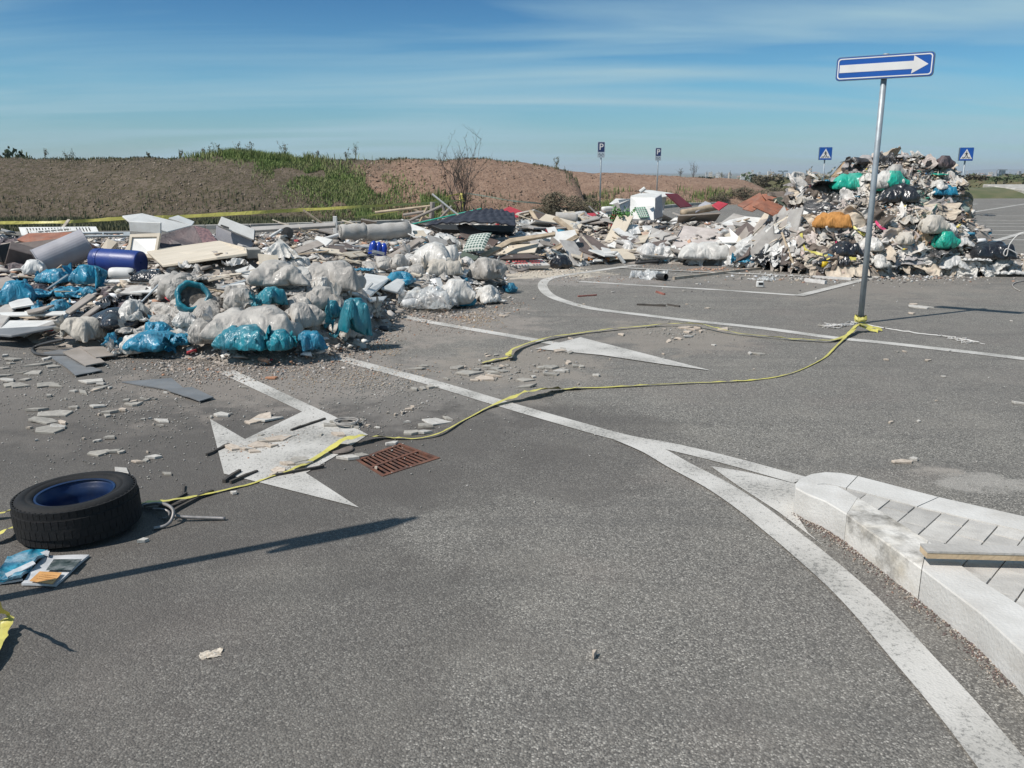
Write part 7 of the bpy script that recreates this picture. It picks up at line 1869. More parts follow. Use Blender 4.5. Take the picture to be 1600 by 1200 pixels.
def filler(n, x0, y0, x1, y1, kind, sz, cols, lab, grp, nm, cat, tiltm=.2, film=True, meshes=None):
    c = 0; tries = 0
    while c < n and tries < n * 5:
        tries += 1
        px = R.uniform(x0, x1); py = R.uniform(y0, y1)
        if any(a < px < c_ and b < py < d for a, b, c_, d in EXC): continue
        p = hit(px, py)
        if p.z < .05 or p.y > 20.6 or p.y < 6.8: continue
        w = R.uniform(*sz) * depth(p) / FPX; m, _w = R.choices(cols, [k[1] for k in cols])[0]
        nn = normal(p)
        if kind in ('board', 'lath'):
            me = R.choice(BM if kind == 'board' else LM); q = nn.to_track_quat('Z', 'Y') @ Euler((R.gauss(0, tiltm), R.gauss(0, tiltm), R.uniform(0, 6.28))).to_quaternion()
            o = link_mesh(nm, me, m, None, p + Vector((0, 0, .05 + w * .06)), q.to_euler(), (w, w, max(.5, min(1.2, w))))
        else:
            lib = FILMS if kind == 'film' else BAGS; me = R.choice(lib); s = w / me['dims'][0]; q = nn.to_track_quat('Z', 'Y') @ Euler((R.gauss(0, .15), R.gauss(0, .15), R.uniform(0, 6.28))).to_quaternion()
            o = link_mesh(nm, me, m, None, p + Vector((0, 0, -.02)), q.to_euler(), (s, s * R.uniform(.7, 1.1), s * R.uniform(.8, 1.5)))
        b_ = lab.split(' lying')[0].split(' packed')[0].split(' sticking')[0].split(' on the right')[0]; tag(o, lab, cat, grp); REG.append((o, b_, b_ + 's', w)); c += 1
GL = 'lying loose among the rubbish of the long heap'
bcols = [(M_GREYB, 4), (M_CREAM, 3), (M_WPAINT, 3.5), (M_BOARD, 2.5), (M_BROWN, 2), (M_WOOD, 2), (M_RBROWN, .4)]
for m, w_, nmx in ((M_GREYB, 75, 'grey'), (M_CREAM, 55, 'cream'), (M_WPAINT, 70, 'white'), (M_BOARD, 45, 'taupe'), (M_BROWN, 30, 'dark brown')):
    filler(int(w_ * .85), 520, 338, 1240, 408, 'board', (22, 75), [(m, 1)], nmx + ' broken board ' + GL, nmx + ' broken boards in the heap', 'broken_board', 'board')
    filler(int(w_ * .22), 0, 350, 560, 470, 'board', (20, 60), [(m, 1)], nmx + ' broken board ' + GL, nmx + ' broken boards in the heap', 'broken_board', 'board')
    filler(int(w_ * .12), 560, 410, 800, 480, 'board', (10, 34), [(m, 1)], nmx + ' broken board ' + GL, nmx + ' broken boards in the heap', 'broken_board', 'board')
filler(62, 430, 338, 1240, 408, 'lath', (25, 80), [(M_WOOD, 2), (M_PALEW, 2), (M_WPAINT, 1)], 'thin wooden lath sticking out among the rubbish', 'laths in the heap', 'lath', 'lath', .25)
filler(35, 0, 360, 440, 480, 'lath', (30, 90), [(M_WOOD, 2), (M_PALEW, 2), (M_GALV, 1)], 'thin wooden lath sticking out among the rubbish', 'laths in the heap', 'lath', 'lath', .25)
filler(48, 880, 345, 1240, 410, 'bag', (14, 34), [(M_BWHITE, 3), (M_FILMD, 3), (M_BGREY, 2)], 'pale crumpled bag ' + GL, 'pale bags in the heap', 'rubbish_bag', 'bag')
filler(34, 400, 372, 800, 440, 'bag', (18, 36), [(M_BWHITE, 2), (M_BGREY, 4), (M_FILMD, 1)], 'pale crumpled bag ' + GL, 'pale bags in the heap', 'rubbish_bag', 'bag')
filler(30, 250, 418, 570, 525, 'bag', (32, 54), [(M_BGREY, 4), (M_BWHITE, 1)], 'cloudy rubble bag packed between the others', 'cloudy rubble bags in the front cluster', 'rubbish_bag', 'bag')
filler(44, 0, 372, 260, 490, 'film', (28, 70), [(M_BBLACK, 3), (M_TARP, 2)], 'dark crumpled film ' + GL, 'dark films in the heap', 'plastic_film', 'plastic film')  # dark film, thickened to stand in for black shade between the junk
filler(60, 560, 345, 1240, 410, 'film', (20, 60), [(M_FILMD, 3), (M_FILMC, 3)], 'crumpled clear film ' + GL, 'clear films in the heap', 'plastic_film', 'plastic film')
filler(14, 1120, 345, 1240, 420, 'film', (16, 40), [(M_BBLACK, 3)], 'dark crumpled film ' + GL, 'dark films in the heap', 'plastic_film', 'plastic film')
filler(7, 1090, 340, 1230, 370, 'film', (16, 30), [(M_BBLUE, 3)], 'pale blue crumpled film on the right part of the heap', 'pale blue films in the heap', 'plastic_film', 'plastic film')
filler(12, 1420, 412, 1600, 430, 'film', (20, 40), [(M_FILMD, 3), (M_FILMC, 2), (M_BWHITE, 2)], 'crumpled clear film ' + GL, 'clear films in the heap', 'plastic_film', 'plastic film')

# ---- the big mound: layer on layer of crumpled film and rags
def rag_m(name, c, c2, **k): return pmat(name, c, c2, scale=4, rough=k.get('rough', .8), bump=.35, bscale=50, wr=.6, dirt=.4, dirtc=(.26, .22, .18), var=.15, coat=k.get('coat', 0))
M_R = [(rag_m('off_white_rag', (.60, .57, .53), (.48, .45, .41)), 6, 'off white'), (rag_m('beige_rag', (.50, .43, .34), (.40, .33, .26)), 5, 'beige'), (rag_m('grey_rag', (.34, .32, .31), (.26, .245, .24)), 3.0, 'grey'),
       (rag_m('pinkish_rag', (.50, .43, .39), (.40, .345, .31)), 1.8, 'pinkish'), (rag_m('black_rag', (.03, .03, .034), (.05, .05, .05), rough=.4, coat=.3), 3.0, 'black'), (rag_m('dark_brown_rag', (.13, .10, .08), (.09, .07, .055)), 3, 'dark brown'), (rag_m('tan_rag', (.40, .29, .19), (.30, .21, .13)), 1.2, 'tan brown'),
       (rag_m('grey_green_rag', (.22, .27, .24), (.16, .2, .18)), .8, 'grey green'), (rag_m('bluish_rag', (.30, .36, .42), (.22, .28, .35)), .5, 'pale blue')]
def mound_rags(n, x0, y0, x1, y1, sz, cols, flat=1.0):
    c = 0; tr = 0
    while c < n and tr < n * 5:
        tr += 1
        px = R.uniform(x0, x1); py = R.uniform(y0, y1); p = hit(px, py, 12.5)
        if p.z < .12 or p.x < 4.2 or p.y > 18.2: continue
        m, _, cn = R.choices(cols, [k[1] for k in cols])[0]; w = R.uniform(*sz) * depth(p) / FPX
        me = R.choice(FILMS[2:] + FILMS[1:2]); s = w / me['dims'][0]; nn = normal(p, .16); nn = (nn + Vector((0, -.25, .2))).normalized()
        q = nn.to_track_quat('Z', 'Y') @ Euler((R.gauss(0, .35), R.gauss(0, .35), R.uniform(0, 6.28))).to_quaternion()
        o = link_mesh('crumpled_rag', me, m, None, p - nn * .07, q.to_euler(), (s, s * R.uniform(.45, .8), s * R.uniform(.5, 1.1) * flat))
        tag(o, cn + ' crumpled rag of film or cloth packed into the big mound', 'rag', cn + ' rags in the big mound'); REG.append((o, cn + ' crumpled rag', cn + ' crumpled rags', w)); c += 1
mound_rags(105, 1240, 236, 1500, 430, (45, 85), M_R)
mound_rags(125, 1255, 236, 1490, 425, (26, 54), M_R)
mound_rags(24, 1330, 236, 1480, 290, (22, 44), [M_R[0], M_R[1], M_R[3], M_R[6]])
mound_rags(15, 1370, 330, 1430, 372, (20, 40), [M_R[4]])
mound_rags(15, 1270, 365, 1345, 420, (20, 40), [M_R[4], M_R[2]])
mound_rags(15, 1285, 262, 1345, 290, (16, 34), [M_R[7], M_R[2], M_R[0], M_R[8]])
# bales and wrapped lumps on the mound that stand out
big_items = [
 ((1305, 282, 1352, 306), 'green', 'sea green film roll on the left shoulder of the upper mound', 0, 1.57, {'lift': .06}),
 ((1362, 270, 1408, 304), 'green', 'sea green film wrapped round a white bag on the upper mound', 3, .4, {}),
 ((1358, 276, 1398, 306), 'white', 'round white bag inside the green film on the upper mound', 3, .2, {'lift': .06}),
 ((1428, 320, 1470, 372), 'sand', 'large cream wrapped bundle on the right side of the lower mound', 3, .3, {}),
 ((1455, 322, 1492, 372), 'milky', 'tall clear wrapped bundle at the right edge of the mound', 3, 1.2, {}),
 ((1395, 320, 1440, 356), 'sand', 'creamy sack left of the large cream bundle', 3, .6, {'film': True, 'zf': .7}),
 ((1274, 336, 1324, 360), M_ORANGE, 'orange stuffed cushion on the left face of the mound', 0, 1.4, {'name': 'orange_cushion', 'cat': 'cushion'}),
 ((1236, 296, 1282, 326), 'sand', 'grey white sack on the left shoulder of the mound', 4, .5, {'film': True, 'zf': .7}),
 ((1240, 284, 1262, 304), 'milky', 'pale sheet peak on the left shoulder of the mound', 6, .5, {}),
 ((1281, 270, 1298, 288), 'blue', 'bright blue net bundle below the left crossing sign', 3, .4, {}),
 ((1460, 296, 1488, 312), 'blue', 'blue and white bag sticking out on the right of the mound', 0, 1.57, {}),
 ((1378, 258, 1408, 282), M_GREYB, 'grey brown sack in the upper mound face', 3, .4, {'name': 'sack', 'cat': 'sack'}),
 ((1340, 262, 1374, 290), 'white', 'milky film bag beside the sign pole on the upper mound', 2, .4, {}),
 ((1455, 232, 1484, 266), M_TARP, 'dark brown cloth bundle on the top right of the mound', 3, .4, {'name': 'cloth_bundle', 'cat': 'cloth'}),
 ((1425, 230, 1446, 246), pmat('pale_yellow', (.62, .58, .14), (.5, .46, .12), scale=5, rough=.6), 'pale yellow scrap on the very top of the mound', 5, .4, {'name': 'rag', 'cat': 'rag'}),
 ((1452, 258, 1476, 276), 'green', 'small bright green scrap on the upper right of the mound', 5, .4, {}),
 ((1452, 268, 1480, 300), 'white', 'white hanging cloth on the right of the upper mound', 6, .4, {}),
 ((1260, 274, 1276, 286), M_PINK, 'small pink scrap at the left peak of the mound', 5, .4, {'name': 'rag', 'cat': 'rag'}),
 ((1318, 262, 1345, 280), M_ORANGE, 'faded orange cloth left of the sign pole high on the mound', 5, .4, {'name': 'rag', 'cat': 'rag'}),
 ((1448, 318, 1464, 345), 'green', 'bright green strip over the large cream bundle', 5, .1, {}),
 ((1212, 340, 1244, 372), 'black', 'grey black film left of the mound foot', 6, .4, {}),
 ((1190, 345, 1226, 372), 'white', 'pinkish white film heap left of the mound', 4, .4, {}),
]
for bb, c, lab, v, yaw, kw in big_items: bag(bb, c, lab, v, yaw, **kw)
# strips hanging and looping over the mound
M_STRIP = pmat('pale_strip', (.60, .56, .50), (.46, .42, .36), scale=8, rough=.7, bump=.2, wr=.3, dirt=.3, var=.1)
STRIPS = []
def drape(name, lab, cat, px_pts, w, mat, off=.06, seed=1, group=None):
    P = [hit(x, y, 12.5) + Vector((0, -off, off * .6)) for x, y in px_pts]
    for i in range(len(P)):      # a strip bridges hollows instead of following them exactly
        P[i].y = min(P[i].y, P[0].y + (P[-1].y - P[0].y) * i / (len(P) - 1) + .4)
    P = [AT(x, y, p.y) for (x, y), p in zip(px_pts, P)]
    t = thing(name, lab, cat, P[0], group=group); ribbon('strip', P, w, mat, t, 5, .75, seed, sag=1); STRIPS.append(t); return t
drape('yellow_tape', 'yellow tape looping from the left mound face down over the black bag', 'tape', [(1238, 345), (1248, 352), (1253, 372), (1258, 390), (1275, 396), (1300, 401), (1322, 404), (1338, 405)], .06, M_TAPE, .12, 4)
drape('yellow_tape', 'second yellow tape strip beside the orange cushion', 'tape', [(1316, 342), (1330, 352), (1342, 362), (1352, 368)], .055, M_TAPE, .1, 5)
drape('white_strip', 'long white strip arching over the left face of the mound', 'strip', [(1240, 358), (1252, 340), (1272, 326), (1292, 318)], .12, M_STRIP, .08, 6)
drape('white_strip', 'white rope like strip hanging left of the orange cushion', 'strip', [(1268, 335), (1274, 350), (1282, 366), (1288, 376)], .07, M_STRIP, .1, 7)
drape('pink_strip', 'bright pink strip hanging in the dark hollow of the mound', 'strip', [(1306, 378), (1308, 386), (1304, 396), (1300, 404)], .05, M_PINK, .12, 8)
drape('white_strip', 'white thin strip leaning at the right foot of the mound', 'strip', [(1500, 372), (1486, 388), (1474, 402), (1466, 412)], .035, M_STRIP, .12, 9)
drape('green_strip', 'thin bright green strip low on the right face of the mound', 'strip', [(1462, 322), (1455, 334), (1450, 345), (1446, 350)], .09, M_GREEN, .25, 10)
drape('pink_strip', 'small pink ribbon in the middle of the lower mound', 'strip', [(1368, 346), (1374, 354), (1384, 360)], .05, M_PINK, .12, 11)
for k in range(110):
    a = (R.uniform(1250, 1480), R.uniform(250, 400)); d = R.uniform(-1, 1); Ln = R.uniform(8, 30)
    pts_ = [(a[0] + d * Ln * u + R.gauss(0, 1.5), a[1] + Ln * .8 * u * R.uniform(.8, 1.2)) for u in (0, .33, .66, 1)]
    if min(hit(x_, y_, 12.5).z for x_, y_ in pts_) < .15: continue
    drape('film_strip', 'narrow pale strip dangling over the face of the big mound', 'strip', pts_, R.uniform(.02, .06), M_STRIP, .07, 20 + k, group='pale strips on the big mound')
    REG.append((STRIPS[-1], 'narrow pale strip', 'narrow pale strips', Ln / 60))
# small scraps sprinkled over the mound
P = []; S = []; C = []
MP = [((.5, .48, .45), 5), ((.5, .43, .34), 4), ((.3, .28, .26), 3), ((.05, .05, .055), 3), ((.5, .4, .36), 2), ((.36, .22, .12), 1), ((.04, .25, .18), .4), ((.5, .05, .1), .2), ((.1, .25, .45), .4), ((.6, .5, .1), .3)]
for k in range(2800):
    px = R.uniform(1215, 1510); py = R.uniform(236, 434); p = hit(px, py, 12.5)
    if p.z < .04 or p.x < 4: continue
    nn = normal(p, .15); P.append(tuple(p + nn * R.uniform(0, .05))); S.append(R.choice((1.5, 2, 3, 4, 8)) * depth(p) / FPX); C.append(pal(MP))
chips('small_scraps', P, S, C, flat=.2)
# sagging white cord and stake at the right edge
t = thing('marker_stake', 'thin stake with yellow tape and looped cord at the far right edge', 'stake', G(1597, 431))
p0 = t.location.copy()
mb = MB(); mb.tube([(0, 0, 0), (.01, 0, .4), (0, 0, .9)], .018, 8); mb.build('post', M_PALEW, t)
ribbon('tape_strip', [p0 + Vector(v) for v in ((-.03, -.03, .5), (.04, -.03, .42), (-.02, -.04, .34), (.06, -.03, .3))], .07, M_TAPE, t, 4, .8, 60, sag=1)
string('cord', [AT(x, y, p0.y - .1) for x, y in ((1600, 364), (1588, 370), (1577, 384), (1573, 400), (1568, 398), (1572, 390), (1580, 392), (1590, 398))], .009, M_STRING, 5, t)
string('cord', [G(*p) for p in ((1600, 440), (1588, 442), (1582, 446), (1585, 451), (1594, 456))], .009, M_CABLE, 5, t)
# lone dark scraps on the far bays
for i, (bb, lab) in enumerate([((1500, 358, 1522, 364), 'dark cloth scrap flat on the far bays near the mound'), ((1535, 361, 1551, 368), 'dark and white scrap of rubbish lying alone on the far bays'), ((1531, 334, 1553, 337), 'thin dark patch of rubbish on the farthest bays')]):
    p = G((bb[0] + bb[2]) / 2, bb[3]); w = (bb[2] - bb[0]) * depth(p) / FPX; me = FILMS[3 + i % 2]; s = w / me['dims'][0]
    tag(link_mesh('rubbish_scrap', me, M_BBLACK if i != 1 else M_R[2][0], None, p, (0, 0, i), (s, s * .8, s * .5)), lab, 'scrap')
# ------------------------------------------------------------------ far surroundings: trees, yards, town, hills, air
M_CROWN = pmat('far_leaves', (.05, .075, .032), (.08, .10, .045), scale=2, rough=.9, bump=0, var=.25)
M_CROWN2 = pmat('far_leaves_brown', (.15, .125, .08), (.11, .095, .06), scale=2, rough=.9, bump=0, var=.25)
M_TRUNK = pmat('far_trunk', (.10, .08, .06), rough=.9)
def crown_mesh(seed, n=800, leaf=.07):
    q = random.Random(seed); V = []; F = []; lobes = [(Vector((q.gauss(0, .28), q.gauss(0, .28), .55 + q.gauss(0, .16))), q.uniform(.2, .36)) for _ in range(8)]
    for k in range(n):
        c, r = q.choice(lobes); d = Vector((q.gauss(0, 1), q.gauss(0, 1), q.gauss(0, 1))).normalized(); p = c + d * r * q.uniform(.5, 1.05); p.z = max(.12, p.z)
        a = Vector((q.gauss(0, 1), q.gauss(0, 1), q.gauss(0, 1))).normalized() * leaf * q.uniform(.6, 1.3); b = a.orthogonal().normalized() * leaf * .8; i = len(V)
        V += [p - a, p - b * .8, p + a, p + b]; F.append((i, i + 1, i + 2, i + 3))
    return raw_mesh('crown', V, F, [M_CROWN])
CR = [crown_mesh(s) for s in range(5)]; BSH = [crown_mesh(s + 9, 3500, .022) for s in range(2)]
mb = MB(); mb.tube([(0, 0, 0), (.01, 0, .3), (0, .02, .6)], [.045, .03, .012], 6); TRK = raw_mesh('trunk', mb.V, mb.F, [M_TRUNK])
def gz(x, y): return terr(x, y)
def tree(px, Y, h, w, i, lab, grp=None, mat=None):
    x = (px - 800) / FPX * Y; t = thing('tree', lab, 'tree', (x, Y, gz(x, Y)), (0, 0, R.uniform(0, 6)), grp)
    o = link_mesh('crown', CR[i % 5], mat, t, (0, 0, 0), None, (w, w, h)); link_mesh('trunk', TRK, None, t, (0, 0, 0), None, (h, h, h)); return t
# dark clump behind the left mound
for i, (px, top, w) in enumerate([(-30, 241, 60), (4, 238.5, 44), (30, 239.5, 40), (52, 243, 34)]):
    Y = 62; h = (CAMH + (268 - top) / FPX * Y) ; wv = w / FPX * Y
    tree(px, Y, h * 1.08, wv * .95, i, ['dark bushy tree crown showing at the far left edge of the crest', 'dark rounded tree crown peeping over the left mound crest', 'dark tree crown second from the left over the mound crest', 'lowest dark tree crown behind the left mound crest'][i])
# belt of trees and scrub across the plain
k = 0
for i in range(120):
    Y = R.choice((95, 120, 150, 190, 240, 300)) * R.uniform(.92, 1.08); px = R.uniform(1090, 1640) if i % 3 else R.uniform(1490, 1640)
    zt = 271 + R.uniform(0, 14) * (1 - Y / 420)
    x = (px - 800) / FPX * Y; g = gz(x, Y); h = max(1.2, (CAMH - (zt - 268) / FPX * Y) - g); h = min(h, R.uniform(3.5, 12) * (.5 if Y < 110 else 1)); w = h * R.uniform(.9, 1.9)
    brown = R.random() < .4
    tree(px, Y, h, w, i, 'brownish scrubby tree on the plain behind the car park' if brown else 'dark green tree on the plain behind the car park', 'brownish trees on the plain' if brown else 'dark green trees on the plain', M_CROWN2 if brown else None)
# low scrub right behind the right bank and beyond the mounds
V = []; F = []
for i in range(16000):
    Y = R.uniform(64, 190); px = R.uniform(1040, 1700); x = (px - 800) / FPX * Y
    if noise.noise((x * .08, Y * .05, 5)) < -.08: continue
    z = gz(x, Y); s = R.uniform(.15, .5); p = Vector((x + R.gauss(0, .3), Y, z + R.uniform(0, .8))); a = Vector((R.gauss(0, 1), R.gauss(0, 1), R.gauss(0, .6))).normalized() * s; b = a.orthogonal().normalized() * s * .6; j = len(V)
    V += [p - a, p + b, p + a, p - b]; F.append((j, j + 1, j + 2, j + 3))
tag(link_mesh('scrub', raw_mesh('scrub', V, F, [pmat('scrub_leaves', (.07, .085, .035), (.12, .10, .055), scale=.1, rough=.95, bump=0)])), kind='stuff')

# bushes between far mound and the bank; near-mound pair added to darken its shaded end
for i, (px, Y, h, w, lab) in enumerate([(888, 30.6, 1.0, 1.6, 'dark bush added to stand for shade at the right end of near mound'), (866, 30.4, .6, 1.5, 'low dark bush added for shade at the foot of the near mound'),(1175, 45.2, .9, 2.4, 'brownish bush at the right end of the far earth mound'), (1128, 44.5, .6, 1.6, 'low brown bush before the far earth mound'), (1225, 50, .8, 3.2, 'green brown bush between the far mound and the waste mound')]):
    x = (px - 800) / FPX * Y; t = thing('bush', lab, 'bush', (x, Y, -.03)); link_mesh('foliage', BSH[i % 2], M_CROWN2, t, None, None, (w, w * .6, h))

# lamp post far behind, water tower like plant, industrial silo
M_FARB = [pmat('far_wall_white', (.62, .60, .56), (.55, .53, .5), scale=.2, rough=.9, bump=0, var=.12), pmat('far_wall_cream', (.55, .48, .38), (.5, .43, .34), scale=.2, rough=.9, bump=0, var=.12), pmat('far_wall_grey', (.36, .37, .38), (.3, .31, .32), scale=.2, rough=.9, bump=0, var=.12), pmat('far_wall_brick', (.42, .25, .17), (.36, .22, .15), scale=.2, rough=.9, bump=0, var=.12)]
M_FROOF = pmat('far_roof', (.34, .20, .14), (.28, .17, .13), scale=.3, rough=.9, bump=0, var=.15)
M_FWIN = pmat('far_window', (.06, .07, .085), scale=1, rough=.3, bump=0)
Yl = 120; x = (1211 - 800) / FPX * Yl; z0 = gz(x, Yl); zt = AT(1211, 268, Yl).z
t = thing('street_lamp', 'twin headed lamp post on the plain left of the small crossing sign', 'lamp post', (x, Yl, z0))
mb = MB(); mb.tube([(0, 0, 0), (0, 0, zt - z0)], .12, 8); mb.build('pole', M_GALV, t)
for s in (-1, 1): mb = MB(); mb.box((s * .38, 0, zt - z0 + .05), (.5, .3, .12)); mb.build('lamp_head', M_SBACK, t)
def bld(px, Y, wpx, top, i, lab, grp=None, storeys=3, roof=False, mat=None, base=None):
    x = (px - 800) / FPX * Y; w = wpx / FPX * Y; z0 = base if base is not None else gz(x, Y); h = CAMH - (top - 268) / FPX * Y - z0; d_ = w * .6
    t = thing('apartment_building', lab, 'building', (x, Y, z0), (0, 0, R.uniform(-.4, .4)), grp); m = mat or M_FARB[i % 3]
    mb = MB(); mb.box((0, 0, h / 2), (w, d_, h)); mb.build('wall', m, t)
    if roof:
        mb = MB(); mb.add([(-w * .53, -d_ * .55, h), (w * .53, -d_ * .55, h), (w * .53, d_ * .55, h), (-w * .53, d_ * .55, h), (-w * .4, 0, h + d_ * .3), (w * .4, 0, h + d_ * .3)], [(0, 1, 5, 4), (2, 3, 4, 5), (1, 2, 5), (3, 0, 4), (3, 2, 1, 0)]); mb.build('roof', M_FROOF, t)
    else:
        mb = MB(); mb.box((0, 0, h + .2), (w * 1.02, d_ * 1.02, .4)); mb.box((w * .2, 0, h + 1.2), (w * .2, d_ * .3, 1.8)); mb.build('roof', M_FARB[2], t)
    mb = MB(); nx = max(3, int(w / 4)); nz_ = max(2, int(h / 3.2))
    for a in range(nx):
        for b in range(nz_): mb.box(((a + .5) / nx * w - w / 2, -d_ / 2 - .03, (b + .55) / nz_ * h), (w / nx * .4, .08, h / nz_ * .42))
    mb.build('windows', M_FWIN, t); return t
for i in range(90):
    Y = R.uniform(900, 2300); px = R.uniform(1095, 1345) if i < 52 else R.uniform(1480, 1640)
    top = 268 + R.uniform(.4, 6.5) * (1000 / Y + .25)
    if i % 9 == 0: top -= R.uniform(1, 3)
    rr = i % 4 == 0
    bld(px, Y, R.uniform(2.5, 7), top, i, ('red roofed building' if rr else ('pale', 'cream', 'grey')[i % 3] + ' apartment block') + ' in the hazy town on the horizon', ('red roofed buildings' if rr else ('pale', 'cream', 'grey')[i % 3] + ' blocks') + ' in the far town', roof=rr)
# the plant beyond the right bank: brick silo, grey tower, long pale shed
Yp = 260
bld(1534, Yp, 7.5, 276.5, 0, 'square brick coloured silo beyond the grass bank at right', mat=M_FARB[3])
x = (1544 - 800) / FPX * Yp; z0 = gz(x, Yp); h = CAMH + (268 - 264.5) / FPX * Yp - z0
t = thing('plant_tower', 'tall pale grey tower with a blue cap beyond the grass bank', 'tower', (x, Yp, z0))
mb = MB(); mb.box((0, 0, h * .40), (1.3, 1.3, h * .8)); mb.build('shaft', M_FARB[0], t)
mb = MB(); mb.box((0, 0, h * .84), (2.2, 2.0, h * .12)); mb.box((0, 0, h * .93), (1.2, 1.2, h * .1)); mb.build('head', M_SBACK, t)
mb = MB(); mb.box((0, 0, h * .99), (2.6, .5, .25)); mb.box((-.6, 0, h * .9), (.12, .12, h * .2)); mb.box((.6, 0, h * .9), (.12, .12, h * .2)); mb.build('gantry', M_GALV, t)
mb = MB()
for sx in (2.2, 3.4, 4.6):
    mb.box((sx, 0, h * .28), (.3, .3, h * .56))
mb.box((3.4, 0, h * .5), (3.0, .4, .4)); mb.build('side_frame', M_SBACK, t)
bld(1566, 300, 22, 276.5, 1, 'long low pale shed right of the grey tower', mat=M_FARB[0])
bld(1489, 240, 8, 278.5, 1, 'small pale house beyond the bank, left of the brick silo', mat=M_FARB[1])
# hills
def hill(crest, Y, lab, c):
    xs = np.linspace(crest[0][0], crest[-1][0], 160); V = []; F = []
    M_ = pmat(lab, c, tuple(v * .8 for v in c), scale=.002, rough=1, bump=0)
    for px in xs:
        top = float(np.interp(px, [p[0] for p in crest], [p[1] for p in crest])) - .35 * noise.noise((px * .08, 3, 2)) - .2 * noise.noise((px * .3, 3, 2))
        x = (px - 800) / FPX * Y; zt = CAMH + (268 - top) / FPX * Y
        V += [(x, Y - 500, -13), (x, Y - 200, -13 + (zt + 13) * .55), (x, Y, zt), (x, Y + 600, -14)]
    for i in range(len(xs) - 1):
        for j in range(3): F.append((i * 4 + j, (i + 1) * 4 + j, (i + 1) * 4 + j + 1, i * 4 + j + 1))
    tag(link_mesh('hills', raw_mesh('hills', V, F, [M_], smooth=True)), kind='structure')
hill([(1060, 272), (1180, 271.6), (1300, 271), (1420, 269), (1480, 266.6), (1510, 264.8), (1540, 263.4), (1560, 264.2), (1578, 265.2), (1592, 260.4), (1604, 259.6), (1622, 263), (1700, 261), (1900, 262), (2400, 268)], 7000, 'hill_slope', (.11, .12, .10))
hill([(-2600, 271), (-800, 269.5), (0, 270), (700, 270.5), (1060, 271), (1300, 271.5), (1480, 271), (1600, 270), (2000, 270.5), (3000, 271)], 4500, 'plain_rise', (.10, .11, .07))
# air
hx, y0, y1, zb, zt = 9000, -400, 9000, -14.0, 52.0
mb = MB(); mb.add([(-hx, y0, zb), (hx, y0, zb), (hx, y1, zb), (-hx, y1, zb), (-hx, y0, zt), (hx, y0, zt), (hx, y1, zt), (-hx, y1, zt)], [(3, 2, 1, 0), (4, 5, 6, 7), (0, 1, 5, 4), (1, 2, 6, 5), (2, 3, 7, 6), (3, 0, 4, 7)])
mh = bpy.data.materials.new('air'); mh.use_nodes = True; nt, N, L = new_nodes(mh); o_ = N.new('ShaderNodeOutputMaterial'); v_ = N.new('ShaderNodeVolumePrincipled')
v_.inputs['Color'].default_value = (.80, .88, .96, 1); v_.inputs['Density'].default_value = .00022; v_.inputs['Anisotropy'].default_value = .1
L.new(v_.outputs[0], o_.inputs['Volume'])
hz = mb.build('haze', mh); tag(hz, kind='stuff')

# ------------------------------------------------------------------ tell the repeats apart by the landmark nearest to each
LMG = [(120, 760, 'by the big tyre'), (85, 655, 'in the loose group above the big tyre'), (40, 590, 'at the far left before the flat boards'), (110, 608, 'between the flat boards and the loose group'), (220, 628, 'below the slate coloured sheets'), (170, 700, 'in the row just behind the tyre'), (400, 660, 'beside the upper barb of the first arrow'), (420, 692, 'across the first painted arrow'), (460, 728, 'on the lower half of the first arrow'), (535, 665, 'around the cable coil'), (580, 715, 'touching the drain grate'), (665, 668, 'right of the drain grate'), (670, 595, 'along the long white line'), (610, 640, 'between the coil and the long line'), (400, 590, 'at the start of the arrow shaft'), (750, 583, 'at the left end of the upper tape'), (860, 578, 'below the tip of the second arrow'), (825, 600, 'beside the lower tape kink'), (880, 548, 'on the second painted arrow'), (1070, 522, 'under the upper tape by the curved line'), (1150, 545, 'between both tapes left of the sign'), (1435, 482, 'at the tip of the sign shadow'), (1420, 560, 'right of the sign foot'), (1420, 680, 'on the road behind the island'), (1590, 630, 'at the right picture edge'), (1000, 465, 'inside the curved bay'), (790, 490, 'in front of the right bag cluster')]
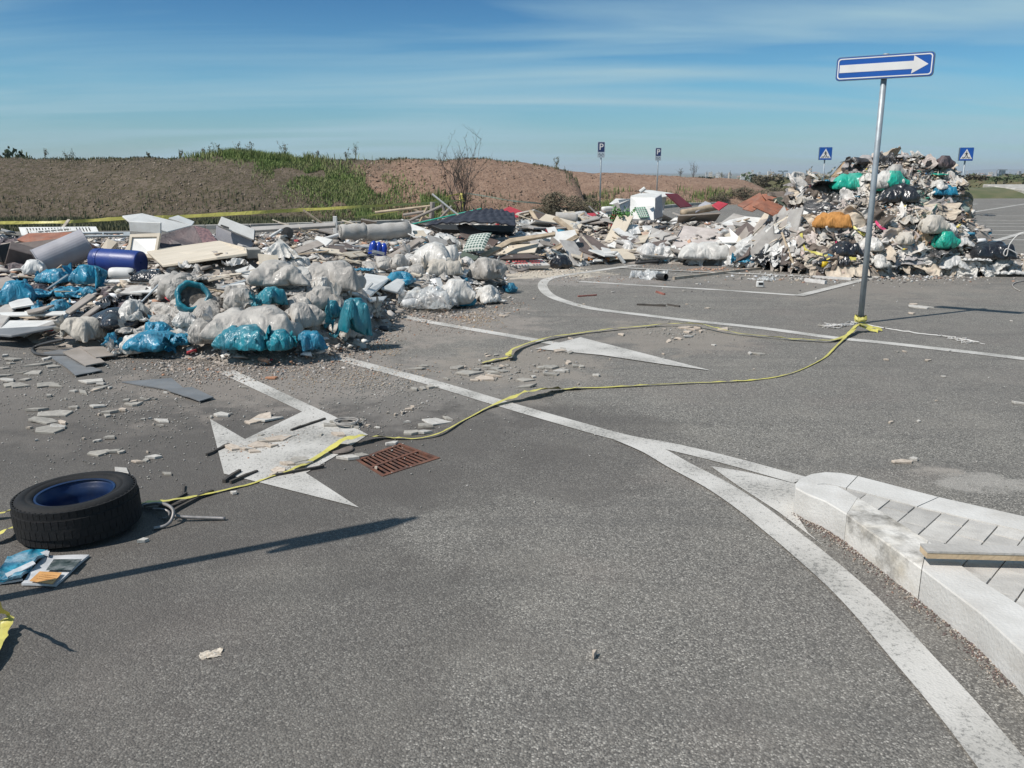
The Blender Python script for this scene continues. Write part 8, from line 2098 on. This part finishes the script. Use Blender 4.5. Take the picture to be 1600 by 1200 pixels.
LMH = [(365, 370, 'near the tilted fridge'), (225, 370, 'around the appliance shells'), (60, 385, 'near the slatted rails'), (190, 430, 'around the blue barrel'), (60, 455, 'around the left blue bags'), (60, 500, 'around the big white sheet'), (160, 490, 'by the black film mass'), (300, 420, 'at the large beige board'), (430, 440, 'at the top of the front cluster'), (330, 500, 'at the left of the front cluster'), (500, 500, 'at the right of the front cluster'), (480, 390, 'behind the front cluster'), (590, 360, 'near the rolled carpets'), (600, 400, 'around the blue bottle pack'), (620, 450, 'below the bright blue middle bag'), (720, 440, 'in the right bag cluster'), (680, 380, 'on top of the right cluster'), (735, 345, 'around the navy quilt'), (745, 385, 'around the checked cushion'), (815, 400, 'around the printed sack'), (830, 365, 'among the yellowish sheets'), (850, 340, 'by the taupe drawer front'), (915, 385, 'around the dark brown boards'), (935, 345, 'near the flat red plank'), (960, 395, 'behind the white pipes'), (1010, 335, 'around the washing machine'), (1010, 385, 'around the clear bulging bag'), (1085, 370, 'around the large mattress slab'), (1095, 400, 'around the big white translucent bag'), (1120, 335, 'near the peeled log'), (1200, 325, 'around the red brown panels'), (1165, 400, 'by the cyan bag'), (1215, 370, 'left of the mound foot'), (1255, 310, 'on the left shoulder of the big mound'), (1255, 400, 'at the left foot of the big mound'), (1290, 350, 'around the orange cushion'), (1310, 395, 'in the dark hollow of the big mound'), (1310, 285, 'below the left crossing sign'), (1350, 250, 'at the left end of the mound top'), (1400, 245, 'in the middle of the mound top'), (1460, 245, 'at the right end of the mound top'), (1385, 290, 'around the sea green film'), (1455, 290, 'on the right of the upper tier'), (1380, 330, 'on the ledge between both tiers'), (1450, 345, 'around the large cream bundle'), (1375, 370, 'in the middle of the lower tier'), (1370, 410, 'at the mound foot by the sign pole'), (1430, 405, 'at the mound foot below the sea green bag'), (1500, 410, 'at the right foot of the big mound'), (1560, 415, 'beside the big shiny black bag')]
from collections import defaultdict
BK = defaultdict(list)
for o, one, many, w in REG:
    p = o.location; d = depth(p); px = 800 + p.x / d * FPX
    py = 600 - ((p.z - CAMH) * CP + p.y * SP_) / d * FPX
    lm = LMG if 'fragment' in one else LMH
    k = min(lm, key=lambda m: (m[0] - px) ** 2 + ((m[1] - py) * 1.6) ** 2); BK[(one, many, k[2])].append((w, px, py, o))
for (one, many, ph), L_ in BK.items():
    L_.sort(key=lambda t: -t[0]); used = set()
    def claim(t, word):
        t[3]['label'] = word + ' ' + one + ' ' + ph; used.add(id(t))
    for t in L_: t[3]['group'] = (many + ' ' + ph)
    if len(L_) == 1: L_[0][3]['label'] = one + ' ' + ph; continue
    claim(L_[0], 'largest')
    rest_ = [t for t in L_ if id(t) not in used]
    if len(rest_) >= 2: claim(rest_[-1], 'smallest')
    rest_ = [t for t in L_ if id(t) not in used]
    if len(rest_) >= 2:
        claim(min(rest_, key=lambda t: t[1]), 'leftmost mid sized'); rest_ = [t for t in L_ if id(t) not in used]
    if len(rest_) >= 2:
        claim(max(rest_, key=lambda t: t[1]), 'rightmost mid sized'); rest_ = [t for t in L_ if id(t) not in used]
    if len(rest_) >= 2:
        claim(min(rest_, key=lambda t: t[2]), 'farthest mid sized'); rest_ = [t for t in L_ if id(t) not in used]
    if len(rest_) >= 2:
        claim(max(rest_, key=lambda t: t[2]), 'nearest mid sized'); rest_ = [t for t in L_ if id(t) not in used]
    for t in rest_: t[3]['label'] = 'mid sized ' + one + ' ' + ph
